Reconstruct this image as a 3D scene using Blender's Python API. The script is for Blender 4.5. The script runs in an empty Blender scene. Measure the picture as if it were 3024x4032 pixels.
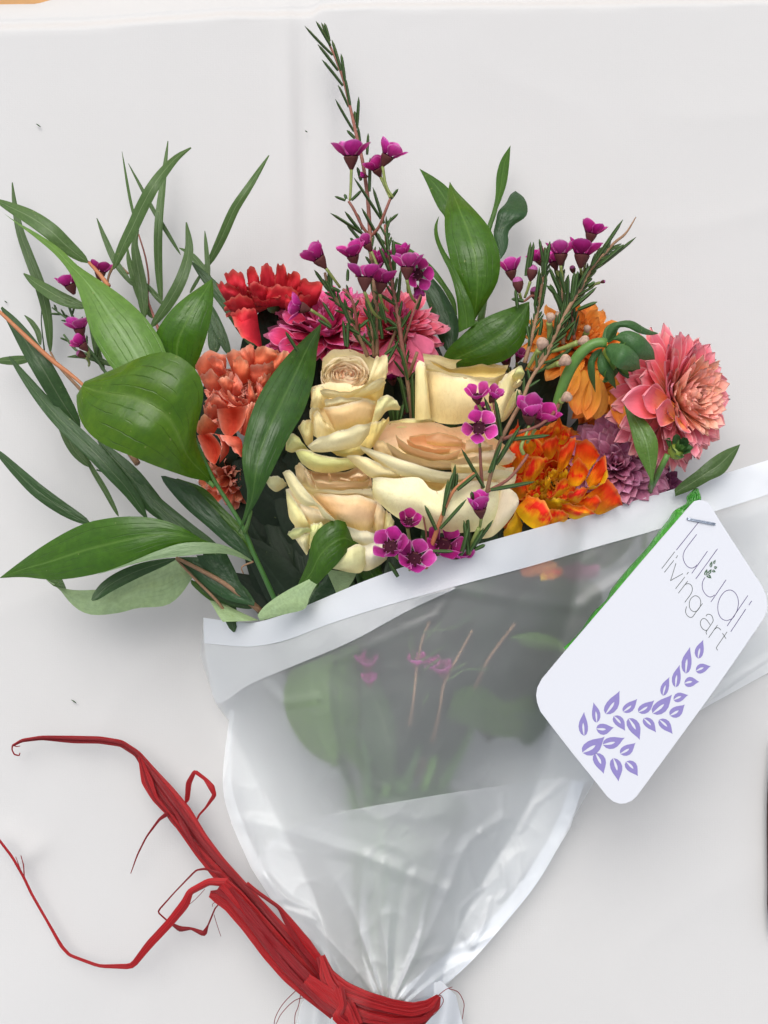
import bpy, math, random
from mathutils import Vector, Matrix, Quaternion
import mathutils.noise as mnoise
rnd = random.Random(7)
SC = bpy.context.scene
R = math.radians

# ------------------------------------------------------------------ camera, sky, sun, exposure
CAMZ = 0.50                      # camera height over the cloth, metres
PX = 0.300 / 3024.0              # metres per source pixel on the cloth
cam_d = bpy.data.cameras.new('camera'); cam = bpy.data.objects.new('camera', cam_d)
SC.collection.objects.link(cam); SC.camera = cam
cam.location = (0, 0, CAMZ); cam.rotation_euler = (0, 0, 0)
cam_d.sensor_fit = 'VERTICAL'; cam_d.sensor_height = 36.0; cam_d.sensor_width = 27.0
cam_d.lens = 36.0 * CAMZ / (4032 * PX)
cam_d.clip_start = 0.01; cam_d.clip_end = 200.0

SUN_EL, SUN_AZ = 60.0, 16.0      # elevation; azimuth measured from +Y towards -X
world = bpy.data.worlds.new('World'); SC.world = world; world.use_nodes = True
wn = world.node_tree; wn.nodes.clear()
wo = wn.nodes.new('ShaderNodeOutputWorld'); wb = wn.nodes.new('ShaderNodeBackground')
sky = wn.nodes.new('ShaderNodeTexSky'); sky.sky_type = 'NISHITA'; sky.sun_disc = False
sky.sun_elevation = R(SUN_EL); sky.sun_rotation = R(-SUN_AZ)
sky.air_density = 1.0; sky.dust_density = 3.5; sky.ozone_density = 1.0
wb.inputs['Strength'].default_value = 0.15
hs = wn.nodes.new('ShaderNodeHueSaturation'); hs.inputs['Saturation'].default_value = .30
wn.links.new(sky.outputs[0], hs.inputs['Color']); wn.links.new(hs.outputs[0], wb.inputs[0]); wn.links.new(wb.outputs[0], wo.inputs[0])
sun_d = bpy.data.lights.new('sun', 'SUN'); sun = bpy.data.objects.new('sun', sun_d)
SC.collection.objects.link(sun)
sun_d.energy = 1.3; sun_d.angle = R(48); sun_d.color = (1.0, 0.965, 0.92)
sdir = Vector((-math.sin(R(SUN_AZ)) * math.cos(R(SUN_EL)), math.cos(R(SUN_AZ)) * math.cos(R(SUN_EL)), math.sin(R(SUN_EL))))
sun.rotation_euler = sdir.to_track_quat('Z', 'Y').to_euler(); sun.location = sdir * 3
SC.view_settings.view_transform = 'Standard'; SC.view_settings.look = 'None'
SC.view_settings.exposure = 0.25; SC.view_settings.gamma = 1.0
SC.cycles.max_bounces = 12; SC.cycles.transmission_bounces = 8; SC.cycles.transparent_max_bounces = 12
SC.cycles.caustics_refractive = True; SC.cycles.sample_clamp_indirect = 4.0

# ------------------------------------------------------------------ reading positions: several rulers over the scene
FR = {'D': (0, 0, 3024/1659), 'A': (0, 500, 1000/1659), 'B': (800, 0, 1000/1659), 'C': (1600, 500, 1000/1659),
      'E': (0, 1500, 1000/1659), 'F': (700, 900, 1000/1659), 'G': (1000, 1500, 1000/1659), 'H': (1800, 1000, 1100/1659),
      'I': (2024, 1900, 1000/1659), 'J': (0, 2700, 1300/1659), 'K': (900, 3000, 1500/1659), 'L': (700, 2200, 1600/1659),
      'M': (0, 1000, 800/1659), 'N': (2100, 1800, 924/1659), 'P': (1100, 900, 600/1659), 'Q': (1950, 850, 600/1659),
      'R': (2550, 1950, 474/1613), 'T': (750, 1300, 500/1659), 'U': (1950, 1600, 600/1659),
      'V1': (1100, 1350, 500/952), 'V2': (1600, 1350, 500/952), 'V3': (1350, 1620, 720/952), 'V4': (1030, 1780, 550/952)}
def pt(f, x, y, z):
    x0, y0, k = FR[f]
    s = PX * (CAMZ - z) / CAMZ
    return Vector(((x0 + x*k - 1512) * s, (2016 - y0 - y*k) * s, z))
def unit(f, z=0.0):              # metres per ruler unit at height z
    return FR[f][2] * PX * (CAMZ - z) / CAMZ
def lerp(a, b, t): return a + (b - a) * t
def sstep(t):
    t = max(0.0, min(1.0, t)); return t*t*(3-2*t)
def interp(lst, t):
    if not isinstance(lst, (list, tuple)): return lst
    n = len(lst) - 1
    if n == 0: return lst[0]
    f = max(0.0, min(1.0, t)) * n; i = min(int(f), n-1); f -= i
    return lst[i] * (1-f) + lst[i+1] * f
def smooth_path(P, n):           # centripetal-ish Catmull-Rom, resampled by arc length
    P = [Vector(p) for p in P]
    if len(P) == 2:
        return [P[0].lerp(P[1], i/(n-1)) for i in range(n)]
    Q = [P[0]*2 - P[1]] + P + [P[-1]*2 - P[-2]]
    D = []
    for i in range(1, len(Q)-2):
        p0, p1, p2, p3 = Q[i-1], Q[i], Q[i+1], Q[i+2]
        for j in range(8):
            t = j/8
            D.append(0.5*((2*p1) + (p2-p0)*t + (2*p0-5*p1+4*p2-p3)*t*t + (3*p1-p0-3*p2+p3)*t*t*t))
    D.append(P[-1])
    L = [0.0]
    for a, b in zip(D, D[1:]): L.append(L[-1] + (b-a).length)
    out = []; j = 0
    for i in range(n):
        s = L[-1]*i/(n-1)
        while j < len(L)-2 and L[j+1] < s: j += 1
        d = L[j+1]-L[j]
        out.append(D[j].lerp(D[j+1], (s-L[j])/d if d > 1e-12 else 0))
    return out

# ------------------------------------------------------------------ object helpers
def link(o): SC.collection.objects.link(o)
def tag(o, label, cat, group=None, kind=None):
    if label: o['label'] = label
    if cat: o['category'] = cat
    if group: o['group'] = group
    if kind: o['kind'] = kind
    return o
def thing(name, label, cat, loc=(0, 0, 0), group=None, mat=None):
    o = bpy.data.objects.new(name, None); o.empty_display_size = 0.005
    link(o)
    o.matrix_world = mat if mat is not None else Matrix.Translation(Vector(loc))
    o['_w'] = [v for r in o.matrix_world for v in r]
    return tag(o, label, cat, group)
def wmat(o):
    w = o['_w']; return Matrix((w[0:4], w[4:8], w[8:12], w[12:16]))
def mesh_data(name, V, F, mat=None, uv=None, smooth=True):
    me = bpy.data.meshes.new(name)
    me.from_pydata([tuple(v) for v in V], [], F)
    if uv is not None:
        l = me.uv_layers.new(name='UVMap')
        vi = [0]*len(me.loops); me.loops.foreach_get('vertex_index', vi)
        flat = []
        for i in vi: flat += [uv[i][0], uv[i][1]]
        l.data.foreach_set('uv', flat)
    if smooth: me.polygons.foreach_set('use_smooth', [True]*len(me.polygons))
    if mat:
        for m in (mat if isinstance(mat, list) else [mat]): me.materials.append(m)
    me.update()
    return me
def put(name, V, F, mat, parent=None, uv=None, smooth=True):
    """mesh given in world coordinates, origin moved to its own middle"""
    c = Vector((0, 0, 0))
    for v in V: c += Vector(v)
    c /= max(1, len(V))
    me = mesh_data(name, [Vector(v)-c for v in V], F, mat, uv, smooth)
    o = bpy.data.objects.new(name, me); link(o)
    W = Matrix.Translation(c)
    if parent is not None:
        o.parent = parent; o.matrix_local = wmat(parent).inverted() @ W
    else: o.matrix_local = W
    o['_w'] = [v for r in W for v in r]
    return o
def inst(name, me, M, parent):
    """shared mesh placed by world matrix M under parent"""
    o = bpy.data.objects.new(name, me); link(o); o.parent = parent
    o.matrix_local = wmat(parent).inverted() @ M
    o['_w'] = [v for r in M for v in r]
    return o
def frame_from(zax, loc=(0, 0, 0), xhint=None):
    z = Vector(zax).normalized()
    h = Vector(xhint) if xhint is not None else (Vector((0, 0, 1)) if abs(z.z) < 0.9 else Vector((0, 1, 0)))
    y = (h - z*h.dot(z)).normalized(); x = y.cross(z)
    M = Matrix((x, y, z)).transposed().to_4x4(); M.translation = Vector(loc)
    return M
def grid_faces(nu, nv, off=0, wrap=False):
    F = []
    for j in range(nv-1):
        for i in range(nu if wrap else nu-1):
            a = off + j*nu + i; b = off + j*nu + (i+1) % nu
            F.append((a, b, b+nu, a+nu))
    return F
def tube_geo(P, rad, seg=6, n=None, closed_end=True):
    n = n or max(4, len(P)*3)
    S = smooth_path(P, n) if len(P) > 1 else P
    V, F, UV = [], [], []
    up = Vector((0, 0, 1)); prev = None
    for i, p in enumerate(S):
        t = (S[min(i+1, n-1)] - S[max(i-1, 0)]).normalized()
        if prev is None: a = t.cross(up if abs(t.z) < .9 else Vector((1, 0, 0))).normalized()
        else: a = (prev - t*prev.dot(t)).normalized()
        prev = a; b = t.cross(a); r = interp(rad, i/(n-1))
        for k in range(seg):
            q = 2*math.pi*k/seg
            V.append(p + a*math.cos(q)*r + b*math.sin(q)*r); UV.append((k/seg, i/(n-1)))
    F = grid_faces(seg, n, 0, True)
    if closed_end:
        F.append(tuple(range(seg))[::-1]); F.append(tuple((n-1)*seg + k for k in range(seg)))
    return V, F, UV
def tube(name, f, P, rad, mat, parent, seg=6, n=None):
    W = [pt(f, *p) for p in P]
    V, F, UV = tube_geo(W, rad, seg, n)
    return put(name, V, F, mat, parent, UV)
# ------------------------------------------------------------------ materials
def new_mat(name):
    m = bpy.data.materials.new(name); m.use_nodes = True; m.node_tree.nodes.clear()
    return m, m.node_tree
class NT:
    def __init__(s, nt): s.nt = nt
    def n(s, typ, **kw):
        x = s.nt.nodes.new(typ)
        for k, v in kw.items():
            if k.startswith('i_'):
                key = k[2:]; key = int(key) if key.isdigit() else key.replace('_', ' ')
                x.inputs[key].default_value = v
            else: setattr(x, k, v)
        return x
    def l(s, a, b): s.nt.links.new(a, b)
    def math(s, op, a, b=None, clamp=False):
        x = s.nt.nodes.new('ShaderNodeMath'); x.operation = op; x.use_clamp = clamp
        for i, v in enumerate((a, b)):
            if v is None: continue
            if isinstance(v, (int, float)): x.inputs[i].default_value = v
            else: s.l(v, x.inputs[i])
        return x.outputs[0]
    def mix(s, fac, a, b, blend='MIX'):
        x = s.nt.nodes.new('ShaderNodeMix'); x.data_type = 'RGBA'; x.blend_type = blend
        for i, v in ((0, fac), (6, a), (7, b)):
            if isinstance(v, (int, float)): x.inputs[i].default_value = v
            elif isinstance(v, tuple): x.inputs[i].default_value = (*v[:3], 1)
            else: s.l(v, x.inputs[i])
        return x.outputs[2]
    def ramp(s, fac, stops, interp_='EASE'):
        x = s.nt.nodes.new('ShaderNodeValToRGB'); r = x.color_ramp; r.interpolation = interp_
        while len(r.elements) < len(stops): r.elements.new(0.5)
        for e, (p, c) in zip(r.elements, stops):
            e.position = p; e.color = (*c[:3], 1) if isinstance(c, tuple) else (c, c, c, 1)
        s.l(fac, x.inputs[0]); return x.outputs[0]
    def uv(s, sx=1.0, sy=1.0):
        tc = s.nt.nodes.new('ShaderNodeTexCoord'); mp = s.nt.nodes.new('ShaderNodeMapping')
        mp.inputs['Scale'].default_value = (sx, sy, 1)
        s.l(tc.outputs['UV'], mp.inputs[0]); return mp.outputs[0]
    def objco(s, scale=1.0):
        tc = s.nt.nodes.new('ShaderNodeTexCoord'); mp = s.nt.nodes.new('ShaderNodeMapping')
        mp.inputs['Scale'].default_value = (scale, scale, scale)
        s.l(tc.outputs['Object'], mp.inputs[0]); return mp.outputs[0]
    def noise(s, vec, scale, detail=3.0, rough=.55, dist=0.0):
        x = s.n('ShaderNodeTexNoise', i_Scale=scale, i_Detail=detail, i_Roughness=rough, i_Distortion=dist)
        s.l(vec, x.inputs['Vector']); return x.outputs['Fac']
    def bump(s, h, strength=.3, dist=.0005):
        x = s.n('ShaderNodeBump', i_Strength=strength, i_Distance=dist); s.l(h, x.inputs['Height']); return x.outputs[0]

def thin_shader(T, color, rough=.5, trans=.25, bump=None, spec=.4, trcolor=None, sheen=0.0):
    p = T.n('ShaderNodeBsdfPrincipled', i_Roughness=rough)
    p.inputs['Specular IOR Level'].default_value = spec
    if sheen: p.inputs['Sheen Weight'].default_value = sheen
    tr = T.n('ShaderNodeBsdfTranslucent'); mx = T.n('ShaderNodeMixShader', i_Fac=trans)
    out = T.n('ShaderNodeOutputMaterial')
    if isinstance(color, tuple): p.inputs['Base Color'].default_value = (*color, 1); tr.inputs[0].default_value = (*(trcolor or color), 1)
    else: T.l(color, p.inputs['Base Color']); T.l(trcolor or color, tr.inputs[0])
    if bump is not None: T.l(bump, p.inputs['Normal']); T.l(bump, tr.inputs['Normal'])
    T.l(p.outputs[0], mx.inputs[1]); T.l(tr.outputs[0], mx.inputs[2]); T.l(mx.outputs[0], out.inputs[0])
    return p

def leaf_mat(name, top, top2, under, rough=.38, veins=7, vein_dark=.55, midrib=None, trans=.22):
    m, nt = new_mat(name); T = NT(nt)
    uv = T.nt.nodes.new('ShaderNodeTexCoord'); sep = T.n('ShaderNodeSeparateXYZ'); T.l(uv.outputs['UV'], sep.inputs[0])
    u, v = sep.outputs[0], sep.outputs[1]
    nz = T.noise(T.uv(5, 26), 1.0, 4, .6)
    mott = T.noise(T.objco(130), 1.0, 4, .6)
    # parallel veins: thin lines at fixed u, wobbling a little, broken up by noise
    wob = T.math('MULTIPLY', T.math('SUBTRACT', T.noise(T.uv(1.5, 6), 1.0, 2), .5), .10)
    uu = T.math('MULTIPLY', T.math('ADD', u, wob), float(veins))
    fr = T.math('ABSOLUTE', T.math('SUBTRACT', T.math('FRACT', uu), .5))
    line = T.math('SUBTRACT', 1.0, T.math('MULTIPLY', fr, 14.0), True)
    brk = T.math('MULTIPLY', T.math('SUBTRACT', T.noise(T.uv(8, 7), 1.0, 3), .42), 6.0, True)
    line = T.math('MULTIPLY', line, brk)
    col = T.mix(mott, top, top2)
    fine = T.ramp(nz, [(.3, .86), (.7, 1.12)])
    col = T.mix(.8, col, fine, 'MULTIPLY')
    col = T.mix(T.math('MULTIPLY', line, vein_dark), col, (top[0]*.35, top[1]*.35, top[2]*.35))
    if midrib:
        mr = T.math('SUBTRACT', 1.0, T.math('MULTIPLY', T.math('ABSOLUTE', T.math('SUBTRACT', u, .5)), 26.0), True)
        col = T.mix(T.math('MULTIPLY', mr, .8), col, midrib)
    spk = T.math('MULTIPLY', T.math('SUBTRACT', T.noise(T.objco(520), 1.0, 2, .5), .72), 20.0, True)
    col = T.mix(T.math('MULTIPLY', spk, .45), col, (.25, .30, .10))
    dark = T.math('MULTIPLY', T.math('SUBTRACT', T.noise(T.objco(60), 1.0, 4, .7), .56), 5.0, True)
    col = T.mix(T.math('MULTIPLY', dark, .35), col, (top[0]*.5, top[1]*.6, top[2]*.5))
    geo = T.n('ShaderNodeNewGeometry')
    und = T.mix(.6, T.mix(mott, under, (under[0]*.75, under[1]*.85, under[2]*.75)), fine, 'MULTIPLY')
    col = T.mix(geo.outputs['Backfacing'], col, und)
    oi = T.n('ShaderNodeObjectInfo')
    col = T.mix(1.0, col, T.ramp(oi.outputs['Random'], [(0, .85), (1, 1.15)], 'LINEAR'), 'MULTIPLY')
    hgt = T.math('ADD', T.math('MULTIPLY', line, -1.0), T.math('MULTIPLY', nz, .8))
    b = T.bump(T.math('ADD', hgt, T.math('MULTIPLY', T.noise(T.uv(2.2, 3.5), 1.0, 3, .5), 5.0)), .38, .0005)
    p = thin_shader(T, col, rough, trans, b, .42)
    return m

def petal_mat(name, base, mid, tip, edge=None, rough=.55, trans=.10, streak=.35, back=None, stripes=None):
    """colour runs along the petal (v) with streaks; per-object tint from the object colour"""
    m, nt = new_mat(name); T = NT(nt)
    tc = T.nt.nodes.new('ShaderNodeTexCoord'); sep = T.n('ShaderNodeSeparateXYZ'); T.l(tc.outputs['UV'], sep.inputs[0])
    u, v = sep.outputs[0], sep.outputs[1]
    oi = T.n('ShaderNodeObjectInfo')
    off = T.n('ShaderNodeCombineXYZ'); T.l(T.math('MULTIPLY', oi.outputs['Random'], 37.0), off.inputs[0]); T.l(T.math('MULTIPLY', oi.outputs['Random'], 11.0), off.inputs[1])
    va = T.n('ShaderNodeVectorMath'); va.operation = 'ADD'; T.l(T.uv(14, 1.6), va.inputs[0]); T.l(off.outputs[0], va.inputs[1])
    st = T.noise(va.outputs[0], 1.0, 4, .6)
    vb = T.n('ShaderNodeVectorMath'); vb.operation = 'ADD'; T.l(T.uv(2.6, 2.2), vb.inputs[0]); T.l(off.outputs[0], vb.inputs[1])
    blo = T.noise(vb.outputs[0], 1.0, 3, .5)
    vv = T.math('ADD', v, T.math('MULTIPLY', T.math('SUBTRACT', st, .5), streak))
    col = T.ramp(vv, [(0.0, base), (.62, mid), (1.0, tip)], 'LINEAR')
    if stripes:
        k = T.math('MULTIPLY', T.math('SUBTRACT', T.math('ADD', T.math('MULTIPLY', st, .28), T.math('MULTIPLY', blo, .78)), stripes[1]), 6.0, True)
        k = T.math('MULTIPLY', k, T.ramp(v, [(.12, 0.0), (.42, 1.0)]))
        col = T.mix(k, col, stripes[0])
    if edge:
        e = T.math('MULTIPLY', T.math('ABSOLUTE', T.math('SUBTRACT', u, .5)), 2.0)
        e = T.math('MAXIMUM', e, T.math('MULTIPLY', v, .97))
        col = T.mix(T.math('MULTIPLY', T.ramp(e, [(.80, 0.0), (1.0, 1.0)]), .75), col, edge)
    if back:
        geo = T.n('ShaderNodeNewGeometry'); col = T.mix(T.math('MULTIPLY', geo.outputs['Backfacing'], .8), col, back)
    col = T.mix(1.0, col, oi.outputs['Color'], 'MULTIPLY')
    col = T.mix(.7, col, T.ramp(blo, [(.25, .84), (.75, 1.14)]), 'MULTIPLY')
    b = T.bump(T.math('ADD', st, T.math('MULTIPLY', blo, 1.5)), .45, .0004)
    thin_shader(T, col, rough, trans, b, .16)
    return m

def rose_mat():
    m, nt = new_mat('rose_petal_cream'); T = NT(nt)
    tc = T.nt.nodes.new('ShaderNodeTexCoord'); sep = T.n('ShaderNodeSeparateXYZ'); T.l(tc.outputs['UV'], sep.inputs[0])
    u, v = sep.outputs[0], sep.outputs[1]
    oi = T.n('ShaderNodeObjectInfo')
    nz = T.noise(T.objco(90), 1.0, 4, .55); vn = T.noise(T.uv(16, 3), 1.0, 4, .65, .6)
    # object colour = petal tint; the base is yellower, the rim paler with a few dried marks
    col = T.mix(T.ramp(v, [(0, .7), (.5, 0.0)]), oi.outputs['Color'], (.90, .76, .34))
    grn = T.math('MULTIPLY', T.math('SUBTRACT', oi.outputs['Alpha'], .0), T.ramp(nz, [(.40, 1.0), (.68, 0.1)]))
    col = T.mix(T.math('MULTIPLY', grn, .75), col, (.80, .83, .40))
    e = T.math('MAXIMUM', T.math('MULTIPLY', T.math('ABSOLUTE', T.math('SUBTRACT', u, .5)), 2.0), v)
    rim = T.ramp(e, [(.84, 0.0), (.99, 1.0)])
    col = T.mix(T.math('MULTIPLY', rim, .75), col, (.98, .88, .62))
    spots = T.math('MULTIPLY', T.math('SUBTRACT', T.noise(T.objco(420), 1.0, 4, .7, 1.0), .60), 14.0, True)
    brown = T.math('MULTIPLY', spots, T.ramp(e, [(.90, 0.0), (.995, .75)]))
    col = T.mix(brown, col, (.42, .22, .05))
    hair = T.math('SUBTRACT', 1.0, T.math('MULTIPLY', T.math('ABSOLUTE', T.math('SUBTRACT', vn, .5)), 34.0), True)
    col = T.mix(T.math('MULTIPLY', hair, .16), col, (.55, .36, .12))
    col = T.mix(.5, col, T.ramp(nz, [(.3, .88), (.7, 1.1)]), 'MULTIPLY')
    b = T.bump(T.math('ADD', T.math('ADD', vn, T.math('MULTIPLY', nz, 2.0)), T.math('MULTIPLY', hair, -.25)), .4, .0004)
    thin_shader(T, col, .55, .08, b, .15)
    return m

def simple_mat(name, color, rough=.5, nscale=300, var=.25, bump=.3, metal=0.0, trans=0.0, spec=.5, bd=.0003, coat=0.0):
    m, nt = new_mat(name); T = NT(nt)
    nz = T.noise(T.objco(nscale), 1.0, 4, .6)
    col = T.mix(nz, tuple(c*(1-var) for c in color), tuple(min(1, c*(1+var)) for c in color))
    b = T.bump(nz, bump, bd)
    p = thin_shader(T, col, rough, trans, b, spec)
    p.inputs['Metallic'].default_value = metal; p.inputs['Coat Weight'].default_value = coat
    return m

def fibre_mat(name, c1, c2, rough=.36, us=16, vs=.8, bump=.5, trans=.15):
    m, nt = new_mat(name); T = NT(nt)
    f = T.noise(T.uv(us, vs), 1.0, 5, .65, .3)
    col = T.mix(T.ramp(f, [(.3, 0.0), (.7, 1.0)]), c1, c2)
    thin_shader(T, col, rough, trans, T.bump(f, bump, .0009), .45)
    return m

def cloth_mat():
    m, nt = new_mat('white_cloth'); T = NT(nt)
    w = T.n('ShaderNodeTexCoord'); mp = T.n('ShaderNodeMapping'); T.l(w.outputs['Object'], mp.inputs[0])
    a = T.noise(mp.outputs[0], 2600, 2, .7); b = T.noise(mp.outputs[0], 9, 3, .5); g = T.noise(mp.outputs[0], 160, 4, .65)
    col = T.mix(b, (.545, .538, .528), (.575, .573, .570))
    wv = T.n('ShaderNodeTexWave', wave_type='BANDS', bands_direction='X', i_Scale=300.0, i_Distortion=3.5); T.l(mp.outputs[0], wv.inputs[0])
    wv2 = T.n('ShaderNodeTexWave', wave_type='BANDS', bands_direction='Y', i_Scale=420.0, i_Distortion=1.5); T.l(mp.outputs[0], wv2.inputs[0])
    h = T.math('ADD', T.math('ADD', T.math('MULTIPLY', wv.outputs['Fac'], .12), T.math('MULTIPLY', wv2.outputs['Fac'], .12)), T.math('ADD', a, g))
    p = thin_shader(T, col, .85, 0.0, T.bump(h, .35, .00016), .15)
    return m

def wrap_mat(name, trans=.62, rough=.42, white=(.90, .91, .92), ior=1.25, transl=.45):
    """frosted film: rough see-through part + milky part that scatters and lets light pass"""
    m, nt = new_mat(name); T = NT(nt)
    g = T.noise(T.objco(900), 1.0, 3, .6); lo = T.noise(T.objco(35), 1.0, 3, .5)
    b = T.bump(T.math('ADD', g, T.math('MULTIPLY', lo, 3.0)), .12, .0004)
    rf = T.n('ShaderNodeBsdfRefraction', i_Roughness=rough, i_IOR=ior); rf.inputs[0].default_value = (.97, .98, .98, 1)
    df = T.n('ShaderNodeBsdfDiffuse'); df.inputs[0].default_value = (*white, 1)
    tl = T.n('ShaderNodeBsdfTranslucent'); tl.inputs[0].default_value = (*white, 1)
    gl = T.n('ShaderNodeBsdfGlossy', i_Roughness=.45); gl.inputs[0].default_value = (1, 1, 1, 1)
    # a thin film has no inside: both faces bend light the same way
    ge = T.n('ShaderNodeNewGeometry'); bf = ge.outputs['Backfacing']
    io = T.math('ADD', T.math('MULTIPLY', bf, 1.0/ior - ior), ior); T.l(io, rf.inputs['IOR'])
    for x in (df, tl, gl): T.l(b, x.inputs['Normal'])
    m1 = T.n('ShaderNodeMixShader', i_Fac=transl); T.l(df.outputs[0], m1.inputs[1]); T.l(tl.outputs[0], m1.inputs[2])
    m2 = T.n('ShaderNodeMixShader', i_Fac=trans); T.l(m1.outputs[0], m2.inputs[1]); T.l(rf.outputs[0], m2.inputs[2])
    m3 = T.n('ShaderNodeMixShader', i_Fac=.035); T.l(m2.outputs[0], m3.inputs[1]); T.l(gl.outputs[0], m3.inputs[2])
    out = T.n('ShaderNodeOutputMaterial'); T.l(m3.outputs[0], out.inputs[0])
    return m

M = {}
M['ruscus'] = leaf_mat('broad_leaf_green', (.026, .090, .006), (.060, .150, .005), (.20, .29, .13), .33, 9, .55, (.10, .20, .03))
M['ruscus_light'] = leaf_mat('broad_leaf_light', (.075, .175, .026), (.125, .235, .036), (.26, .36, .19), .36, 8, .35, (.18, .30, .10))
M['ruscus_lime'] = leaf_mat('broad_leaf_lime', (.030, .105, .008), (.105, .205, .004), (.24, .34, .15), .30, 9, .5, (.12, .22, .03), trans=.3)  # lime tone: the leaf's backlit glow put into its base colour
M['ruscus_blue2'] = leaf_mat('broad_leaf_mid', (.022, .080, .016), (.055, .140, .012), (.24, .34, .15), .30, 9, .6, (.10, .20, .04))
M['ruscus_blue'] = leaf_mat('broad_leaf_bluish', (.020, .062, .020), (.034, .090, .026), (.22, .33, .18), .36, 7)
M['pale_leaf'] = leaf_mat('pale_leaf_underside', (.30, .42, .24), (.34, .46, .20), (.16, .26, .05), .5, 9, .25)
M['willow'] = leaf_mat('narrow_leaf', (.052, .112, .026), (.088, .150, .042), (.15, .21, .12), .42, 1, 0.0, (.20, .27, .13))
M['willow_dark'] = leaf_mat('narrow_leaf_dark', (.026, .070, .020), (.046, .100, .026), (.10, .15, .09), .42, 1, 0.0, (.13, .18, .09))
M['willow_shade'] = leaf_mat('shade_dark_leaf', (.008, .020, .008), (.014, .032, .012), (.03, .05, .03), .6, 1, 0.0, (.02, .04, .02), 0.05)  # near-black leaf: shade deep in the bouquet put into the colour
M['sepal'] = leaf_mat('bud_sepal', (.040, .120, .035), (.075, .175, .050), (.10, .22, .04), .42, 11, .8)
M['stem_green'] = simple_mat('green_stem', (.095, .21, .04), .45, 400)
M['ruscus_stem'] = simple_mat('mid_green_stem', (.045, .13, .025), .4, 400)
M['stem_dark'] = simple_mat('dark_green_stem', (.05, .12, .03), .45, 400)
M['stem_orange'] = simple_mat('orange_brown_twig', (.45, .17, .07), .6, 500)
M['twig'] = simple_mat('woody_twig', (.27, .155, .085), .7, 900, .4, .6)
M['twig_red'] = simple_mat('reddish_twig', (.24, .085, .06), .6, 900, .4, .5)
M['needle'] = simple_mat('waxflower_needle', (.055, .115, .028), .45, 500, .35)
M['wax_petal'] = petal_mat('waxflower_petal', (.20, .012, .10), (.56, .035, .30), (.74, .10, .50), (.86, .34, .70), .4, .42, .2)
M['wax_petal_deep'] = petal_mat('waxflower_petal_deep', (.15, .006, .06), (.44, .016, .20), (.58, .045, .33), (.70, .16, .48), .4, .38, .2)
M['calyx'] = simple_mat('waxflower_calyx', (.105, .030, .028), .6, 700, .5, .5, spec=.2)
M['calyx_green'] = simple_mat('waxflower_calyx_base', (.22, .27, .07), .5, 700, .3, .4)
M['wax_disc'] = simple_mat('waxflower_disc', (.040, .002, .012), .6, 700, .4, .3, spec=.15)
M['dry_bud'] = simple_mat('dried_bud', (.46, .31, .23), .7, 750, .75, .9)
M['bud_pink'] = simple_mat('closed_bud_top', (.38, .08, .26), .5, 700, .3, .5)
M['pistil'] = simple_mat('pistil', (.16, .05, .07), .6)
M['dah_red'] = petal_mat('dahlia_petal_red', (.30, .010, .02), (.64, .028, .045), (.70, .06, .06), (.80, .20, .16), back=(.66, .09, .09))
M['dah_mag'] = petal_mat('dahlia_petal_magenta', (.42, .01, .04), (.72, .05, .16), (.74, .12, .34), (.86, .32, .52), back=(.62, .10, .28))
M['dah_coral'] = petal_mat('dahlia_petal_coral_pink', (.52, .02, .04), (.84, .10, .15), (.88, .22, .32), (.95, .42, .52), back=(.74, .16, .28))
M['dah_salmon'] = petal_mat('dahlia_petal_salmon', (.60, .05, .02), (.86, .22, .12), (.92, .35, .23), (.96, .52, .38), back=(.88, .33, .26))
M['dah_orange'] = petal_mat('dahlia_petal_orange', (.70, .13, .01), (.86, .25, .03), (.88, .33, .06), (.92, .42, .12), back=(.85, .28, .05))
M['dah_orange2'] = petal_mat('dahlia_petal_yellow_orange', (.80, .36, .04), (.84, .33, .05), (.76, .17, .03), (.84, .32, .08), back=(.84, .40, .07), streak=.8)
M['dah_pink'] = petal_mat('dahlia_petal_pink_peach', (.92, .44, .12), (.88, .18, .22), (.93, .28, .35), (.97, .52, .52), back=(.94, .36, .42), streak=.3)
M['dah_peach'] = petal_mat('dahlia_petal_peach', (.92, .44, .12), (.93, .40, .24), (.93, .42, .34), (.96, .58, .46), back=(.94, .46, .36), streak=.3)
M['dah_fire'] = petal_mat('dahlia_petal_fire', (.92, .52, .01), (.93, .30, .01), (.88, .13, .01), (.94, .42, .08), stripes=((.76, .022, .010), .44), back=(.85, .25, .02), streak=.6)
M['dah_yellow'] = petal_mat('dahlia_petal_yellow', (.80, .45, .01), (.88, .52, .01), (.90, .46, .02), (.92, .6, .1), streak=.4)
M['dah_flame'] = petal_mat('dahlia_petal_flame_red', (.92, .42, .01), (.86, .07, .008), (.82, .03, .010), (.94, .34, .08), back=(.85, .12, .02), streak=.7)
M['dah_mauve'] = petal_mat('dahlia_petal_mauve', (.28, .03, .09), (.58, .17, .31), (.68, .29, .44), (.74, .40, .54), back=(.56, .21, .35))
M['dah_purple'] = petal_mat('dahlia_petal_purple', (.09, .010, .035), (.16, .028, .08), (.22, .055, .13), (.32, .12, .22), back=(.2, .05, .12))
M['rose'] = rose_mat()
M['cloth'] = cloth_mat()
M['wood'] = simple_mat('orange_wood', (.55, .27, .07), .5, 60, .3)
M['wrap'] = wrap_mat('frosted_film', .77, .64, (.93, .94, .95), 1.14, .40)
M['wrap_flap'] = wrap_mat('frosted_film_flap', .52, .6, (.92, .93, .94), 1.13, .38)
M['wrap_hem'] = wrap_mat('frosted_film_folded', .10, .5, (.82, .85, .89), 1.2, .22)
M['wrap_fold'] = wrap_mat('frosted_film_double', .30, .5, (.90, .92, .93), 1.12, .35)
M['raffia'] = fibre_mat('red_raffia', (.20, .003, .006), (.56, .010, .014))
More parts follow.
